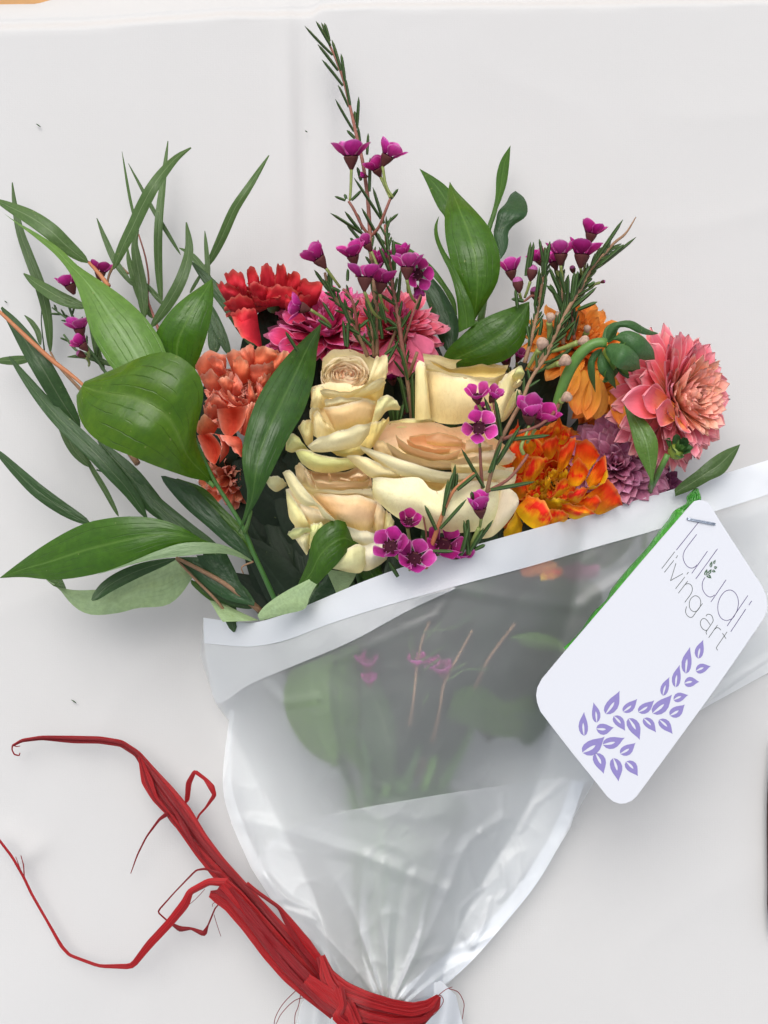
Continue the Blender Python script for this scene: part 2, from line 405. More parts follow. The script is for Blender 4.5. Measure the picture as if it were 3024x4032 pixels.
M['raffia_dark'] = fibre_mat('red_raffia_dark', (.14, .002, .006), (.34, .006, .010))
M['card'] = simple_mat('white_card', (.60, .615, .66), .5, 900, .01, .04, spec=.5)
M['print_violet'] = simple_mat('violet_print', (.22, .185, .43), .5, 900, .12, .05)
M['print_purple'] = simple_mat('purple_ink', (.075, .05, .16), .5, 900, .2, 0)
M['print_green'] = simple_mat('green_ink', (.045, .10, .05), .5, 900, .2, 0)
M['print_grey'] = simple_mat('grey_green_ink', (.05, .065, .055), .5, 900, .2, 0)
M['staple'] = simple_mat('staple_metal', (.45, .50, .58), .25, 900, .2, .2, metal=1.0)
# ------------------------------------------------------------------ setting: table, cloth
def build_cloth():
    # edge of the table top (source px): beyond it (towards the top of the photograph) the cloth hangs down
    def edge_y(x):     # y (metres up) of the fold as function of x metres
        sx = x/PX + 1512
        pts = [(-6000, 150), (-200, 132), (0, 128), (300, 122), (700, 95), (900, 78), (1100, 80), (1220, 76), (1270, 50), (1500, 44), (2200, 40), (3024, 22), (9000, 10)]
        for (a, ya), (b, yb) in zip(pts, pts[1:]):
            if a <= sx <= b: return (2016 - lerp(ya, yb, sstep((sx-a)/(b-a)) if 1220 <= a < 1270 else (sx-a)/(b-a))) * PX
        return (2016-40)*PX
    creases = [((1120, -60), (1150, 1200), .0017, 46), ((1175, -60), (1215, 1200), -.0009, 30), ((1290, 60), (1290, 900), .0012, 36), ((0, 3240), (160, 3380), .0012, 50), ((60, 3420), (200, 3300), .0010, 40),
               ((1750, 2700), (3600, 3900), .0010, 260), ((2700, 3100), (3400, 2300), .0010, 200), ((500, 3500), (-200, 4300), .0012, 260)]
    def dseg(px, py, a, b):
        ax, ay = a; bx, by = b; dx, dy = bx-ax, by-ay
        t = max(0, min(1, ((px-ax)*dx+(py-ay)*dy)/(dx*dx+dy*dy)))
        d = math.hypot(px-ax-t*dx, py-ay-t*dy); return d, t
    def zf(x, y):
        sx, sy = x/PX+1512, 2016-y/PX
        z = mnoise.noise(Vector((x*7, y*7, 3)))*.0012 + mnoise.noise(Vector((x*24, y*24, 9)))*.00022 + (1-abs(mnoise.noise(Vector((x*11+4, y*16, 5))))*3 > 0)*.00035*max(0, 1-abs(mnoise.noise(Vector((x*11+4, y*16, 5))))*3)**2
        for a, b, h, w in creases:
            d, t = dseg(sx, sy, a, b)
            if d < 3*w: z += h*math.exp(-(d/w)**2)*math.sin(math.pi*min(1, max(0.0, t*.9+.05)))
        return z
    xs = [-.8, -.6, -.4, -.28, -.22, -.18] + [lerp(-.17, .17, i/170) for i in range(171)] + [.18, .22, .28, .4, .6, .8]
    low = [-1.0, -.7, -.5, -.35, -.27, -.23]
    n1 = 200
    # rows beyond the edge: distance out, drop
    drape = [(0, 0), (.0008, -.0001), (.0018, -.0006), (.0035, -.0024), (.0052, -.0048), (.0066, -.0060), (.0074, -.0060), (.0082, -.0062), (.0095, -.0082), (.0112, -.0115), (.0126, -.0150), (.0130, -.0170)]
    V, F, UV = [], [], []
    nx = len(xs)
    rows = 0
    for y in low + [None]*n1:
        for x in xs:
            e = edge_y(x)
            yy = y if y is not None else lerp(-.215, e, (rows-len(low))/(n1-1))
            V.append((x, yy, zf(x, yy)*(1 if abs(x) < .2 else .5))); UV.append((x, yy))
        rows += 1
    for d, dz in drape[1:]:
        for x in xs:
            e = edge_y(x); z0 = zf(x, e)
            wob = mnoise.noise(Vector((x*30, d*100, 1)))*.0006
            # the hem runs up to the left
            k = 1.0 if d < .009 else 1.68 + (0.9*max(0, (x+.141)/.02))
            V.append((x, e + d*min(k, 3.2), z0 + dz*min(k, 3.2) + wob)); UV.append((x, e+d))
        rows += 1
    F = grid_faces(nx, rows)
    o = put('tablecloth', V, F, M['cloth'], None, UV)
    o['kind'] = 'structure'
    # wooden floor / bench seen past the hem
    S = 1.2
    V = []; F = []
    k = 0
    for i in range(10):
        x0 = -S + i*.24
        z = -.075
        V += [(x0+.001, .18, z), (x0+.239, .18, z), (x0+.239, 1.2, z), (x0+.001, 1.2, z), (x0+.001, .18, z-.02), (x0+.239, .18, z-.02), (x0+.239, 1.2, z-.02), (x0+.001, 1.2, z-.02)]
        F += [tuple(k+a for a in q) for q in ((0, 1, 2, 3), (4, 7, 6, 5), (0, 4, 5, 1), (1, 5, 6, 2), (2, 6, 7, 3), (3, 7, 4, 0))]
        k += 8
    o = put('wooden_floor', V, F, M['wood'], None, None, False); o['kind'] = 'structure'
build_cloth()

# dark rod standing in for an unidentified blurred object at the right edge
st_ = []
V, F, UV = tube_geo([pt('D', 1671, 1600, .004), pt('D', 1674, 1640, .005), pt('D', 1672, 1760, .005), pt('D', 1673, 1900, .005), pt('D', 1671, 1990, .005), pt('D', 1676, 2040, .004)], [.0012, .0026, .0028, .0028, .0026, .0010], 12, 30)
tag(put('edge_blur_stand_in', V, F, simple_mat('dark_red_brown', (.045, .012, .012), .55, 300), None, UV), 'dark reddish brown rod standing in for an unidentified blurred object at the right edge of the cloth', 'stand-in')
# ------------------------------------------------------------------ leaves
def patch_geo(f, L, Rr, z, nu=9, nv=22, cup=.10, fold=.06, tilt=0.0, wave=.02, seed=0, zadd=0.0):
    """sheet between two traced edges, both tip first; z = heights along it; tilt raises the right edge"""
    def path(P):
        n = len(P)
        W = []
        acc = [0.0]
        for a, b in zip(P, P[1:]): acc.append(acc[-1] + math.hypot(b[0]-a[0], b[1]-a[1]))
        for p, s in zip(P, acc): W.append(pt(f, p[0], p[1], interp(z, s/acc[-1]) + zadd))
        return smooth_path(W, nv)
    A, B = path(L), path(Rr)
    V, UV = [], []
    for j in range(nv):
        t = j/(nv-1); a, b = A[j], B[j]; w = (b-a).length
        for i in range(nu):
            s = i/(nu-1); p = a.lerp(b, s); q = 4*s*(1-s)
            p = p + Vector((0, 0, 1))*(cup*w*(q-.5) - fold*w*max(0, 1-abs(s-.5)*5) + tilt*w*(s-.5)
                 + wave*w*mnoise.noise(Vector((s*2.2+seed, t*4.0, seed*1.7))))
            V.append(p); UV.append((s, t))
    return V, grid_faces(nu, nv), UV
def leaf(name, parent, f, L, Rr, z, mat, flip=False, **kw):
    kw.setdefault('seed', rnd.random()*50)
    V, F, UV = patch_geo(f, L, Rr, z, **kw)
    # make the listed side face the camera
    a, b, c = V[0], V[len(V)//2], V[-1]
    n = Vector((0, 0, 0))
    for q in F[len(F)//3: len(F)//3+12]:
        n += (V[q[1]]-V[q[0]]).cross(V[q[3]]-V[q[0]])
    if (n.z < 0) != flip: F = [tuple(reversed(q)) for q in F]
    return put(name, V, F, mat, parent, UV)
def narrow(name, parent, f, mid, w, z, mat, nu=5, nv=24, cup=.12, fold=-.05, shape=(.75, .62), twist=0.0, flip=False):
    """long narrow leaf along a traced midline, base first"""
    acc = [0.0]
    for a, b in zip(mid, mid[1:]): acc.append(acc[-1] + math.hypot(b[0]-a[0], b[1]-a[1]))
    P = smooth_path([pt(f, p[0], p[1], interp(z, s/acc[-1])) for p, s in zip(mid, acc)], nv)
    W = w*unit(f, interp(z, .5))*.5
    V, UV = [], []
    sd = rnd.random()*40
    for j, p in enumerate(P):
        t = j/(nv-1)
        d = (P[min(j+1, nv-1)] - P[max(j-1, 0)]).normalized()
        side = d.cross(Vector((0, 0, 1))).normalized()
        a = twist*math.sin(t*3.1) + .25*mnoise.noise(Vector((t*2, sd, 0)))
        side = side*math.cos(a) + Vector((0, 0, 1))*math.sin(a)
        nrm = side.cross(d)
        wd = W*max(.03, math.sin(math.pi*min(1, max(0, t))**shape[0]))**shape[1]
        for i in range(nu):
            s = i/(nu-1)
            V.append(p + side*wd*(2*s-1) + nrm*(wd*2)*(cup*(4*s*(1-s)) + fold*(1 if i == nu//2 else 0)))
            UV.append((s, t))
    F = grid_faces(nu, nv)
    n = (V[F[20][1]]-V[F[20][0]]).cross(V[F[20][3]]-V[F[20][0]])
    if (n.z < 0) != flip: F = [tuple(reversed(q)) for q in F]
    return put(name, V, F, mat, parent, UV)

RG = 'broad leaved green branches tucked into the bouquet'
# --- left broad-leaved branch
b1 = thing('broad_leaf_branch', 'broad-leaved green branch spreading left, with the biggest rounded leaf beside the salmon flower', 'foliage branch', pt('D', 600, 1290, .04), RG)
leaf('leaf', b1, 'A', [(10, 552), (105, 628), (220, 715), (350, 825), (440, 930), (500, 1040), (545, 1180), (590, 1330), (650, 1450), (735, 1580), (820, 1660)],
     [(14, 556), (112, 622), (250, 698), (400, 800), (500, 898), (650, 1000), (800, 1105), (920, 1215), (1010, 1330), (1075, 1460), (1080, 1560)],
     [.030, .038, .05, .058, .06], M['ruscus_light'], cup=.13, fold=.05, tilt=-.12)
leaf('leaf', b1, 'A', [(1385, 990), (1310, 1040), (1220, 1100), (1130, 1175), (1060, 1260), (1010, 1360), (1030, 1480), (1080, 1600), (1120, 1700)],
     [(1387, 990), (1393, 1060), (1390, 1150), (1372, 1260), (1350, 1350), (1315, 1460), (1275, 1580), (1250, 1660), (1220, 1750)],
     [.05, .056, .056, .052, .045], M['ruscus'], cup=.16, fold=.04)
leaf('leaf', b1, 'M', [(652, 1110), (624, 1135), (622, 1220), (640, 1330), (700, 1440), (800, 1530), (920, 1592), (1080, 1655), (1250, 1725), (1420, 1785), (1560, 1830), (1660, 1850), (1730, 1880)],
     [(690, 1040), (760, 1010), (880, 955), (1000, 900), (1120, 845), (1280, 798), (1400, 806), (1530, 880), (1620, 985), (1655, 1110), (1640, 1260), (1600, 1440), (1610, 1560), (1690, 1750), (1740, 1870)],
     [.072, .080, .084, .078, .060], M['ruscus_lime'], cup=.12, fold=.07, nu=13, nv=28, wave=.03)
leaf('leaf', b1, 'T', [(1712, -90), (1560, 40), (1340, 250), (1180, 430), (1020, 640), (880, 880), (780, 1120), (715, 1350), (670, 1600), (690, 1850), (740, 2100), (730, 2250), (700, 2400), (620, 2640)],
     [(1712, -90), (1690, 60), (1655, 250), (1620, 560), (1560, 820), (1460, 1090), (1320, 1330), (1180, 1600), (1060, 1850), (960, 2050), (860, 2250), (770, 2400), (680, 2560), (628, 2650)],
     [.052, .068, .078, .080, .070], M['ruscus_blue2'], cup=.14, fold=.06, nu=11, nv=28, tilt=-.08)
leaf('leaf', b1, 'E', [(-2, 1286), (100, 1205), (300, 1062), (520, 942), (700, 897), (880, 884), (1050, 905), (1200, 962), (1340, 1045), (1480, 1085), (1600, 1150)],
     [(0, 1288), (150, 1282), (330, 1299), (500, 1286), (700, 1242), (880, 1175), (1000, 1120), (1120, 1078), (1250, 1056), (1400, 1062), (1600, 1160)],
     [.030, .050, .062, .062, .050], M['ruscus'], cup=.10, fold=.03, nu=11, nv=26)
leaf('leaf', b1, 'E', [(640, 1262), (780, 1212), (900, 1163), (1030, 1108), (1200, 1058), (1400, 1058), (1530, 1100), (1640, 1168)],
     [(640, 1264), (780, 1222), (900, 1190), (1030, 1163), (1180, 1146), (1350, 1128), (1490, 1132), (1655, 1185)],
     [.058, .0625, .0625, .052], M['ruscus_light'], flip=True, cup=.05, fold=0, nu=6, wave=.05)['label'] = 'pale underside where the big pointed leaf folds over'
leaf('leaf', b1, 'E', [(305, 1300), (440, 1360), (600, 1366), (760, 1345), (900, 1272), (1050, 1203), (1150, 1160), (1205, 1205), (1262, 1272)],
     [(305, 1302), (390, 1365), (445, 1435), (520, 1500), (620, 1530), (780, 1515), (900, 1484), (1080, 1468), (1180, 1395), (1262, 1278)],
     [.022, .030, .034, .034, .036], M['pale_leaf'], cup=.18, fold=-.05, nu=11, nv=26, tilt=.1, wave=.08)['label'] = 'pale green twisted leaf showing its underside'
leaf('leaf', b1, 'E', [(300, 1298), (330, 1325), (360, 1345), (430, 1356)], [(400, 1290), (408, 1300), (420, 1325), (432, 1352)], [.02, .03], M['ruscus'], nv=8)
leaf('leaf', b1, 'G', [(690, 1055), (650, 1045), (625, 985), (600, 925), (560, 908), (500, 915), (430, 960), (385, 1020), (365, 1090), (350, 1180), (300, 1300), (250, 1400), (160, 1500)],
     [(692, 1058), (670, 1075), (620, 1105), (580, 1150), (540, 1200), (500, 1240), (450, 1290), (410, 1330), (370, 1350), (330, 1380), (290, 1420), (240, 1460), (190, 1510)],
     [.068, .075, .074, .068, .062], M['ruscus'], cup=.16, fold=.05, nu=9)
leaf('leaf', b1, 'G', [(492, 1218), (430, 1255), (350, 1300), (280, 1335), (200, 1378), (120, 1430), (60, 1480), (22, 1530)],
     [(495, 1222), (470, 1260), (400, 1345), (360, 1420), (330, 1490), (200, 1525), (100, 1552), (40, 1567)],
     [.072, .071, .069, .065], M['pale_leaf'], cup=.08, fold=0, nu=8)['label'] = 'curled leaf turned to its pale underside'
leaf('leaf', b1, 'G', [(500, 1230), (430, 1330), (380, 1400), (340, 1490)], [(540, 1300), (560, 1370), (545, 1430), (500, 1560)], [.055, .054], M['ruscus_blue'], nv=10)
leaf('leaf', b1, 'G', [(470, 1230), (500, 1300), (530, 1370), (545, 1420)], [(670, 1255), (650, 1300), (600, 1370), (550, 1425)], [.058, .056], M['pale_leaf'], nv=10)
leaf('leaf', b1, 'G', [(695, 1245), (710, 1290), (740, 1320), (775, 1340)], [(810, 1225), (850, 1270), (850, 1310), (780, 1342)], [.058, .056], M['ruscus'], nv=10)
leaf('leaf', b1, 'L', [(50, 88), (110, 140), (160, 225), (183, 258)], [(60, 86), (140, 150), (220, 200), (330, 252)], [.030, .045], M['pale_leaf'], nv=12)
for L_, R_, z_, m_ in (
    ([(1050, 620), (1080, 680), (1200, 820), (1350, 950), (1500, 1080), (1640, 1170)], [(1080, 620), (1250, 680), (1380, 820), (1500, 950), (1600, 1060), (1650, 1160)], [.045, .05, .05], 'ruscus_blue'),
    ([(1150, 640), (1300, 800), (1420, 900), (1560, 1050), (1650, 1150)], [(1160, 636), (1330, 700), (1450, 820), (1600, 980), (1660, 1130)], [.044, .046, .05], 'ruscus'),
    ([(1150, 1155), (1220, 1200), (1330, 1330), (1480, 1430), (1660, 1470)], [(1160, 1150), (1330, 1160), (1480, 1260), (1600, 1350), (1665, 1440)], [.042, .044, .046], 'ruscus_blue'),
    ([(1280, 1140), (1350, 1250), (1450, 1330), (1560, 1400), (1640, 1440)], [(1480, 1130), (1540, 1250), (1560, 1300), (1590, 1350), (1650, 1440)], [.046, .046], 'ruscus_blue'),
    ([(1245, 1310), (1260, 1340), (1350, 1420), (1440, 1470)], [(1250, 1300), (1330, 1330), (1420, 1400), (1450, 1470)], [.038, .038], 'ruscus')):
    leaf('leaf', b1, 'E', L_, R_, z_, M[m_], cup=.15)
tube('stem', 'E', [(1272, 372, .066), (1330, 500, .064), (1400, 650, .062), (1500, 810, .061), (1600, 980, .060), (1650, 1110, .058), (1760, 1350, .054), (1960, 1800, .04), (2300, 2600, .022)],
     [.0006, .0008, .0010, .0012, .0014], M['ruscus_stem'], b1, 7, 30)
tube('stem', 'E', [(1640, 850, .072), (1620, 930, .068), (1600, 985, .061)], [.0005, .0008], M['stem_green'], b1)
tube('stem', 'E', [(1330, 620, .061), (1400, 690, .0605)], [.0011, .0008], M['stem_green'], b1)

# --- upper middle branch
b2 = thing('broad_leaf_branch', 'broad-leaved green branch standing above the cream roses, three upright pointed leaves', 'foliage branch', pt('D', 990, 770, .03), RG)
leaf('leaf', b2, 'C', [(85, 272), (130, 360), (170, 450), (210, 530), (250, 585), (290, 680), (320, 800)], [(87, 272), (180, 325), (262, 385), (330, 470), (360, 560), (370, 680), (360, 800)],
     [.020, .03, .035], M['ruscus'], cup=.14)
leaf('leaf', b2, 'C', [(283, 358), (268, 450), (252, 560), (255, 700), (280, 830), (325, 1000), (385, 1130), (440, 1262)],
     [(284, 358), (330, 420), (450, 540), (545, 655), (600, 780), (616, 880), (600, 1000), (550, 1100), (490, 1190), (446, 1265)],
     [.035, .05, .056, .056, .05], M['ruscus'], cup=.16, fold=.05, nu=11, nv=26)
leaf('leaf', b2, 'C', [(212, 582), (185, 640), (182, 700), (200, 770), (240, 860), (280, 940), (315, 1050), (335, 1170), (345, 1340)],
     [(213, 583), (203, 650), (212, 720), (245, 800), (300, 890), (350, 990), (400, 1100), (438, 1190), (446, 1295)],
     [.04, .052, .060, .058], M['ruscus'], cup=.12, tilt=.3)
leaf('leaf', b2, 'C', [(-90, 760), (-40, 850), (60, 960), (100, 1060), (150, 1180), (170, 1280), (220, 1390), (260, 1460)],
     [(-90, 756), (20, 800), (150, 960), (230, 1050), (290, 1150), (335, 1240), (345, 1320), (330, 1420)], [.022, .028, .030], M['ruscus_blue'], cup=.16)
leaf('leaf', b2, 'C', [(-110, 735), (-40, 800), (80, 860), (170, 970), (240, 1060), (300, 1170), (325, 1230)],
     [(-110, 733), (0, 780), (90, 840), (180, 920), (260, 1030), (320, 1130), (332, 1230)], [.028, .034, .036], M['ruscus'], cup=.1)
leaf('leaf', b2, 'C', [(803, 1140), (700, 1172), (560, 1222), (450, 1282), (350, 1372), (270, 1450), (230, 1530)],
     [(804, 1141), (806, 1250), (790, 1330), (755, 1430), (650, 1520), (500, 1560), (280, 1580)], [.056, .060, .058, .05], M['ruscus'], cup=.15, nu=11)
leaf('leaf', b2, 'C', [(680, 120), (620, 210), (590, 310), (584, 420), (578, 480), (555, 570), (530, 640), (520, 700)],
     [(681, 121), (672, 250), (655, 370), (622, 470), (600, 525), (585, 580), (560, 650), (550, 700)], [.012, .02, .028, .03], M['ruscus'], cup=.12)
leaf('leaf', b2, 'C', [(712, 418), (680, 440), (650, 495), (600, 550), (585, 620), (570, 700), (600, 790), (615, 862)],
     [(714, 418), (768, 458), (793, 522), (780, 585), (705, 638), (666, 690), (668, 745), (655, 805), (617, 864)], [.015, .026, .026, .03], M['ruscus_blue'], cup=.14, fold=.04)
tube('stem', 'C', [(445, 1270, .048), (440, 1400, .044), (430, 1700, .04)], [.0012, .0016], M['stem_green'], b2)
tube('stem', 'C', [(525, 650, .028), (540, 900, .030), (480, 1300, .03)], [.0008, .0014], M['stem_green'], b2)

# --- right side leaves
b3 = thing('broad_leaf_branch', 'short branch with two dull green pointed leaves at the wrap edge by the green bud', 'foliage branch', pt('H', 1150, 1400, .04), RG)
leaf('leaf', b3, 'H', [(985, 862), (1005, 950), (1035, 1050), (1060, 1150), (1095, 1230), (1125, 1290), (1150, 1342)], [(987, 862), (1065, 930), (1120, 990), (1165, 1050), (1192, 1120), (1188, 1220), (1162, 1345)],
     [.062, .068, .066], M['ruscus_light'], cup=.12, tilt=.15)
leaf('leaf', b3, 'H', [(1680, 1130), (1590, 1165), (1500, 1222), (1420, 1290), (1340, 1350), (1290, 1400)], [(1681, 1132), (1650, 1205), (1588, 1300), (1500, 1345), (1400, 1400), (1295, 1440)],
     [.05, .055, .05], M['willow'], cup=.10, fold=.04)
tube('stem', 'H', [(1155, 1340, .062), (1140, 1480, .034), (1100, 1750, .025)], [.0007, .001], M['stem_green'], b3)

# --- narrow willow-like leaves
WG = 'narrow-leaved branches on the left side'
w1 = thing('narrow_leaf_branch', 'narrow-leaved branch rising at upper left, long blades against the cloth', 'foliage branch', pt('D', 300, 900, .02), WG)
A1 = [([(740, 930), (800, 790), (870, 650), (930, 520), (1000, 390), (1080, 280), (1160, 195), (1248, 135)], 92, [.03, .035, .04, .028], 'willow'),
      ([(330, 1475), (312, 1250), (265, 1050), (190, 850), (130, 680), (95, 500), (80, 362)], 70, [.012, .016, .01], 'willow'),
      ([(575, 885), (450, 790), (330, 680), (200, 590), (60, 520), (-40, 470)], 112, [.03, .036, .026], 'willow'),
      ([(560, 1180), (400, 1120), (280, 1050), (220, 1010), (155, 957)], 88, [.028, .026, .018], 'willow'),
      ([(870, 1040), (760, 890), (690, 740), (632, 595)], 44, [.014, .01], 'willow'),
      ([(1070, 1165), (1000, 1080), (930, 1000)], 36, [.014, .014], 'willow'),
      ([(995, 1250), (930, 1130), (870, 960), (840, 860), (835, 790)], 60, [.012, .014], 'willow'),
      ([(945, 1250), (925, 1050), (895, 880), (880, 760), (905, 670)], 78, [.016, .018], 'willow'),
      ([(905, 700), (870, 560), (840, 420), (797, 160)], 20, [.008, .01, .012], 'willow'),
      ([(1180, 835), (1080, 670), (1000, 540), (930, 410), (838, 238)], 30, [.012, .012], 'willow'),
      ([(1380, 1000), (1290, 880), (1230, 820), (1170, 790)], 46, [.02, .015], 'willow'),
      ([(1055, 1165), (1035, 900), (1035, 650), (1060, 400), (1097, 92)], 56, [.012, .016, .01], 'willow'),
      ([(985, 1310), (1100, 1150), (1190, 980), (1235, 800), (1217, 622)], 82, [.034, .038, .03], 'willow'),
      ([(1325, 930), (1380, 860), (1450, 720), (1530, 540), (1620, 400), (1757, 185+0)], 66, [.014, .03, .036, .03], 'willow'),
      ([(1365, 1000), (1352, 850), (1338, 678)], 34, [.02, .018], 'willow'),
      ([(1660, 1440), (1520, 1200), (1390, 1040), (1250, 880)], 96, [.03, .026], 'willow_dark'),
      ([(1500, 1490), (1430, 1320), (1380, 1200), (1330, 1100)], 70, [.028, .022], 'willow_dark'),
      ([(1400, 1480), (1400, 1350), (1380, 1240)], 90, [.026, .022], 'willow_dark'),
      ([(1240, 1085), (1290, 1000), (1330, 930)], 24, [.012, .014], 'willow'),
      ([(265, 1425), (250, 1350), (215, 1280), (160, 1230)], 34, [.012, .012], 'willow'),
      ([(735, 1560), (640, 1520), (540, 1498), (440, 1502)], 40, [.02, .018], 'willow'),
      ([(680, 1600), (640, 1480), (610, 1350), (575, 1230)], 50, [.018, .018], 'willow')]
for mid, w, z, m in A1:
    narrow('leaf', w1, 'A', mid, w, z, M[m], twist=rnd.uniform(-.3, .3))
for P_, r_, m_ in (([(582, 885, .03), (640, 950, .032), (712, 1042, .034)], [.0006, .0009], 'stem_orange'),
                   ([(700, 1030, .026), (715, 960, .028), (760, 880, .03)], [.0004, .0006], 'twig'),
                   ([(905, 700, .012), (950, 850, .012), (972, 1000, .012), (965, 1120, .013), (1005, 1240, .014), (1100, 1500, .02)], [.0003, .0004, .0008], 'twig_red'),
                   ([(780, 900, .012), (840, 960, .012)], [.0004, .0004], 'twig'),
                   ([(275, 1160, .01), (270, 1280, .01), (290, 1460, .012)], [.0002, .0003], 'willow_dark'),
                   ([(330, 1470, .012), (380, 1560, .014), (600, 1800, .02), (900, 2200, .03)], [.0004, .0008, .0012], 'twig')):
    tube('twig', 'A', P_, r_, M[m_], w1)
w2 = thing('narrow_leaf_branch', 'dark narrow-leaved branch fanning out at lower left with an orange brown twig', 'foliage branch', pt('D', 420, 1150, .03), WG)
for mid, w, z, m in (
      ([(590, 935), (420, 840), (250, 720), (120, 600), (0, 480), (-60, 430)], 98, [.03, .03, .02], 'willow_dark'),
      ([(960, 900), (860, 740), (740, 600), (600, 450), (420, 280), (300, 150), (180, 0), (60, -160)], 112, [.042, .046, .04, .03], 'willow_dark'),
      ([(1140, 930), (1000, 800), (850, 620), (720, 480), (640, 380)], 140, [.04, .044, .04], 'willow_dark'),
      ([(1560, 1330), (1400, 1120), (1200, 960), (1000, 780), (880, 620), (780, 500)], 110, [.043, .046, .042], 'willow_dark'),
      ([(600, 1433), (720, 1330), (900, 1240), (1150, 1160)], 96, [.045, .042, .042], 'willow_dark'),
      ([(775, 885), (690, 720), (600, 570), (520, 420)], 40, [.018, .018], 'willow'),
      ([(580, 560), (480, 440), (400, 260), (340, 50)], 72, [.02, .02], 'willow'),
      ([(1660, 1480), (1400, 1380), (1270, 1240), (1160, 1160)], 90, [.04, .04], 'willow_dark'),
      ([(1530, 1640), (1470, 1400), (1380, 1200), (1330, 1000)], 110, [.036, .034, .03], 'willow_dark')):
    narrow('leaf', w2, 'E', mid, w, z, M[m], twist=rnd.uniform(-.25, .25), fold=-.08)
for mid, w, z, m in (
      ([(650, 1420), (500, 1190), (330, 900), (150, 620), (12, 436)], 172, [.036, .044, .034], 'willow_dark'),
      ([(255, 857), (100, 870), (-60, 872)], 76, [.02, .012], 'willow'),
      ([(330, 740), (310, 640), (260, 560), (200, 500)], 50, [.02, .016], 'willow'),
      ([(350, 1050), (380, 1020), (325, 1012)], 22, [.02, .02], 'willow_dark')):
    narrow('leaf', w2, 'M', mid, w, z, M[m], twist=.1)
tube('twig', 'M', [(-20, 455, .045), (60, 530, .046), (250, 710, .047), (440, 880, .047), (560, 970, .047), (700, 1090, .048), (900, 1300, .045)], [.0006, .0008, .0009, .0006, .0008], M['stem_orange'], w2, 7, 24)
tube('twig', 'E', [(1150, 1155, .044), (1300, 1230, .045), (1480, 1330, .046), (1700, 1500, .042)], [.0006, .0009, .0012], M['twig'], w2)
tube('twig', 'E', [(1150, 1160, .043), (1260, 1280, .043), (1420, 1440, .042), (1500, 1560, .036)], [.0004, .0006], M['twig'], w2)
tube('twig', 'E', [(1590, 1260, .052), (1580, 1215, .053), (1655, 1180, .052)], [.0002, .0004], M['twig'], w2)
tube('twig', 'E', [(630, 580, .02), (680, 596, .02)], [.0003, .0003], M['willow_dark'], w2)
# ------------------------------------------------------------------ petals shared by the dahlias
def petal_geo(shape='point', cup=.5, curl=.0, width=.42, ruffle=.05, seed=0, nu=7, nv=10, pinch=.25, edge_in=0.0):
    """unit petal: base at origin, runs along +Y, inner face +Z"""
    V, UV = [], []
    for j in range(nv):
        t = j/(nv-1)
        if shape == 'point': w = math.sin(math.pi*min(1, t**.72*.5+.0)) * (1-t**3.2)**.75 if t < 1 else 0
        elif shape == 'round': w = (t**.40) * math.sqrt(max(0, 1-t**5))
        else: w = (t**.6) * (1-t**4.5)**.6 if t < 1 else 0        # 'oval'
        w = width*max(w, pinch*.35*(1-t), .012)
        for i in range(nu):
            s = 2*i/(nu-1)-1
            c = cup*(1 - .45*t)
            a = s*c*2.2                                            # roll the section round an arc
            if abs(c) > .02:
                rr = w/ (c*2.2); x = rr*math.sin(a)*1.0; z = rr*(1-math.cos(a))
            else: x = w*s; z = 0
            z += curl*t*t + edge_in*abs(s)**3*w
            nz = mnoise.noise(Vector((s*1.6+seed*3.1, t*2.6, seed*7.7)))
            z += ruffle*nz*(.3+t) + .012*math.cos(s*9.5)*math.sin(math.pi*min(1, t*1.1)); x += ruffle*.4*mnoise.noise(Vector((s*2, t*3+5, seed*2.3)))*t
            V.append(Vector((x, t - .12*max(0, curl)*t*t, z))); UV.append(((s+1)/2, t))
    return V, grid_faces(nu, nv), UV

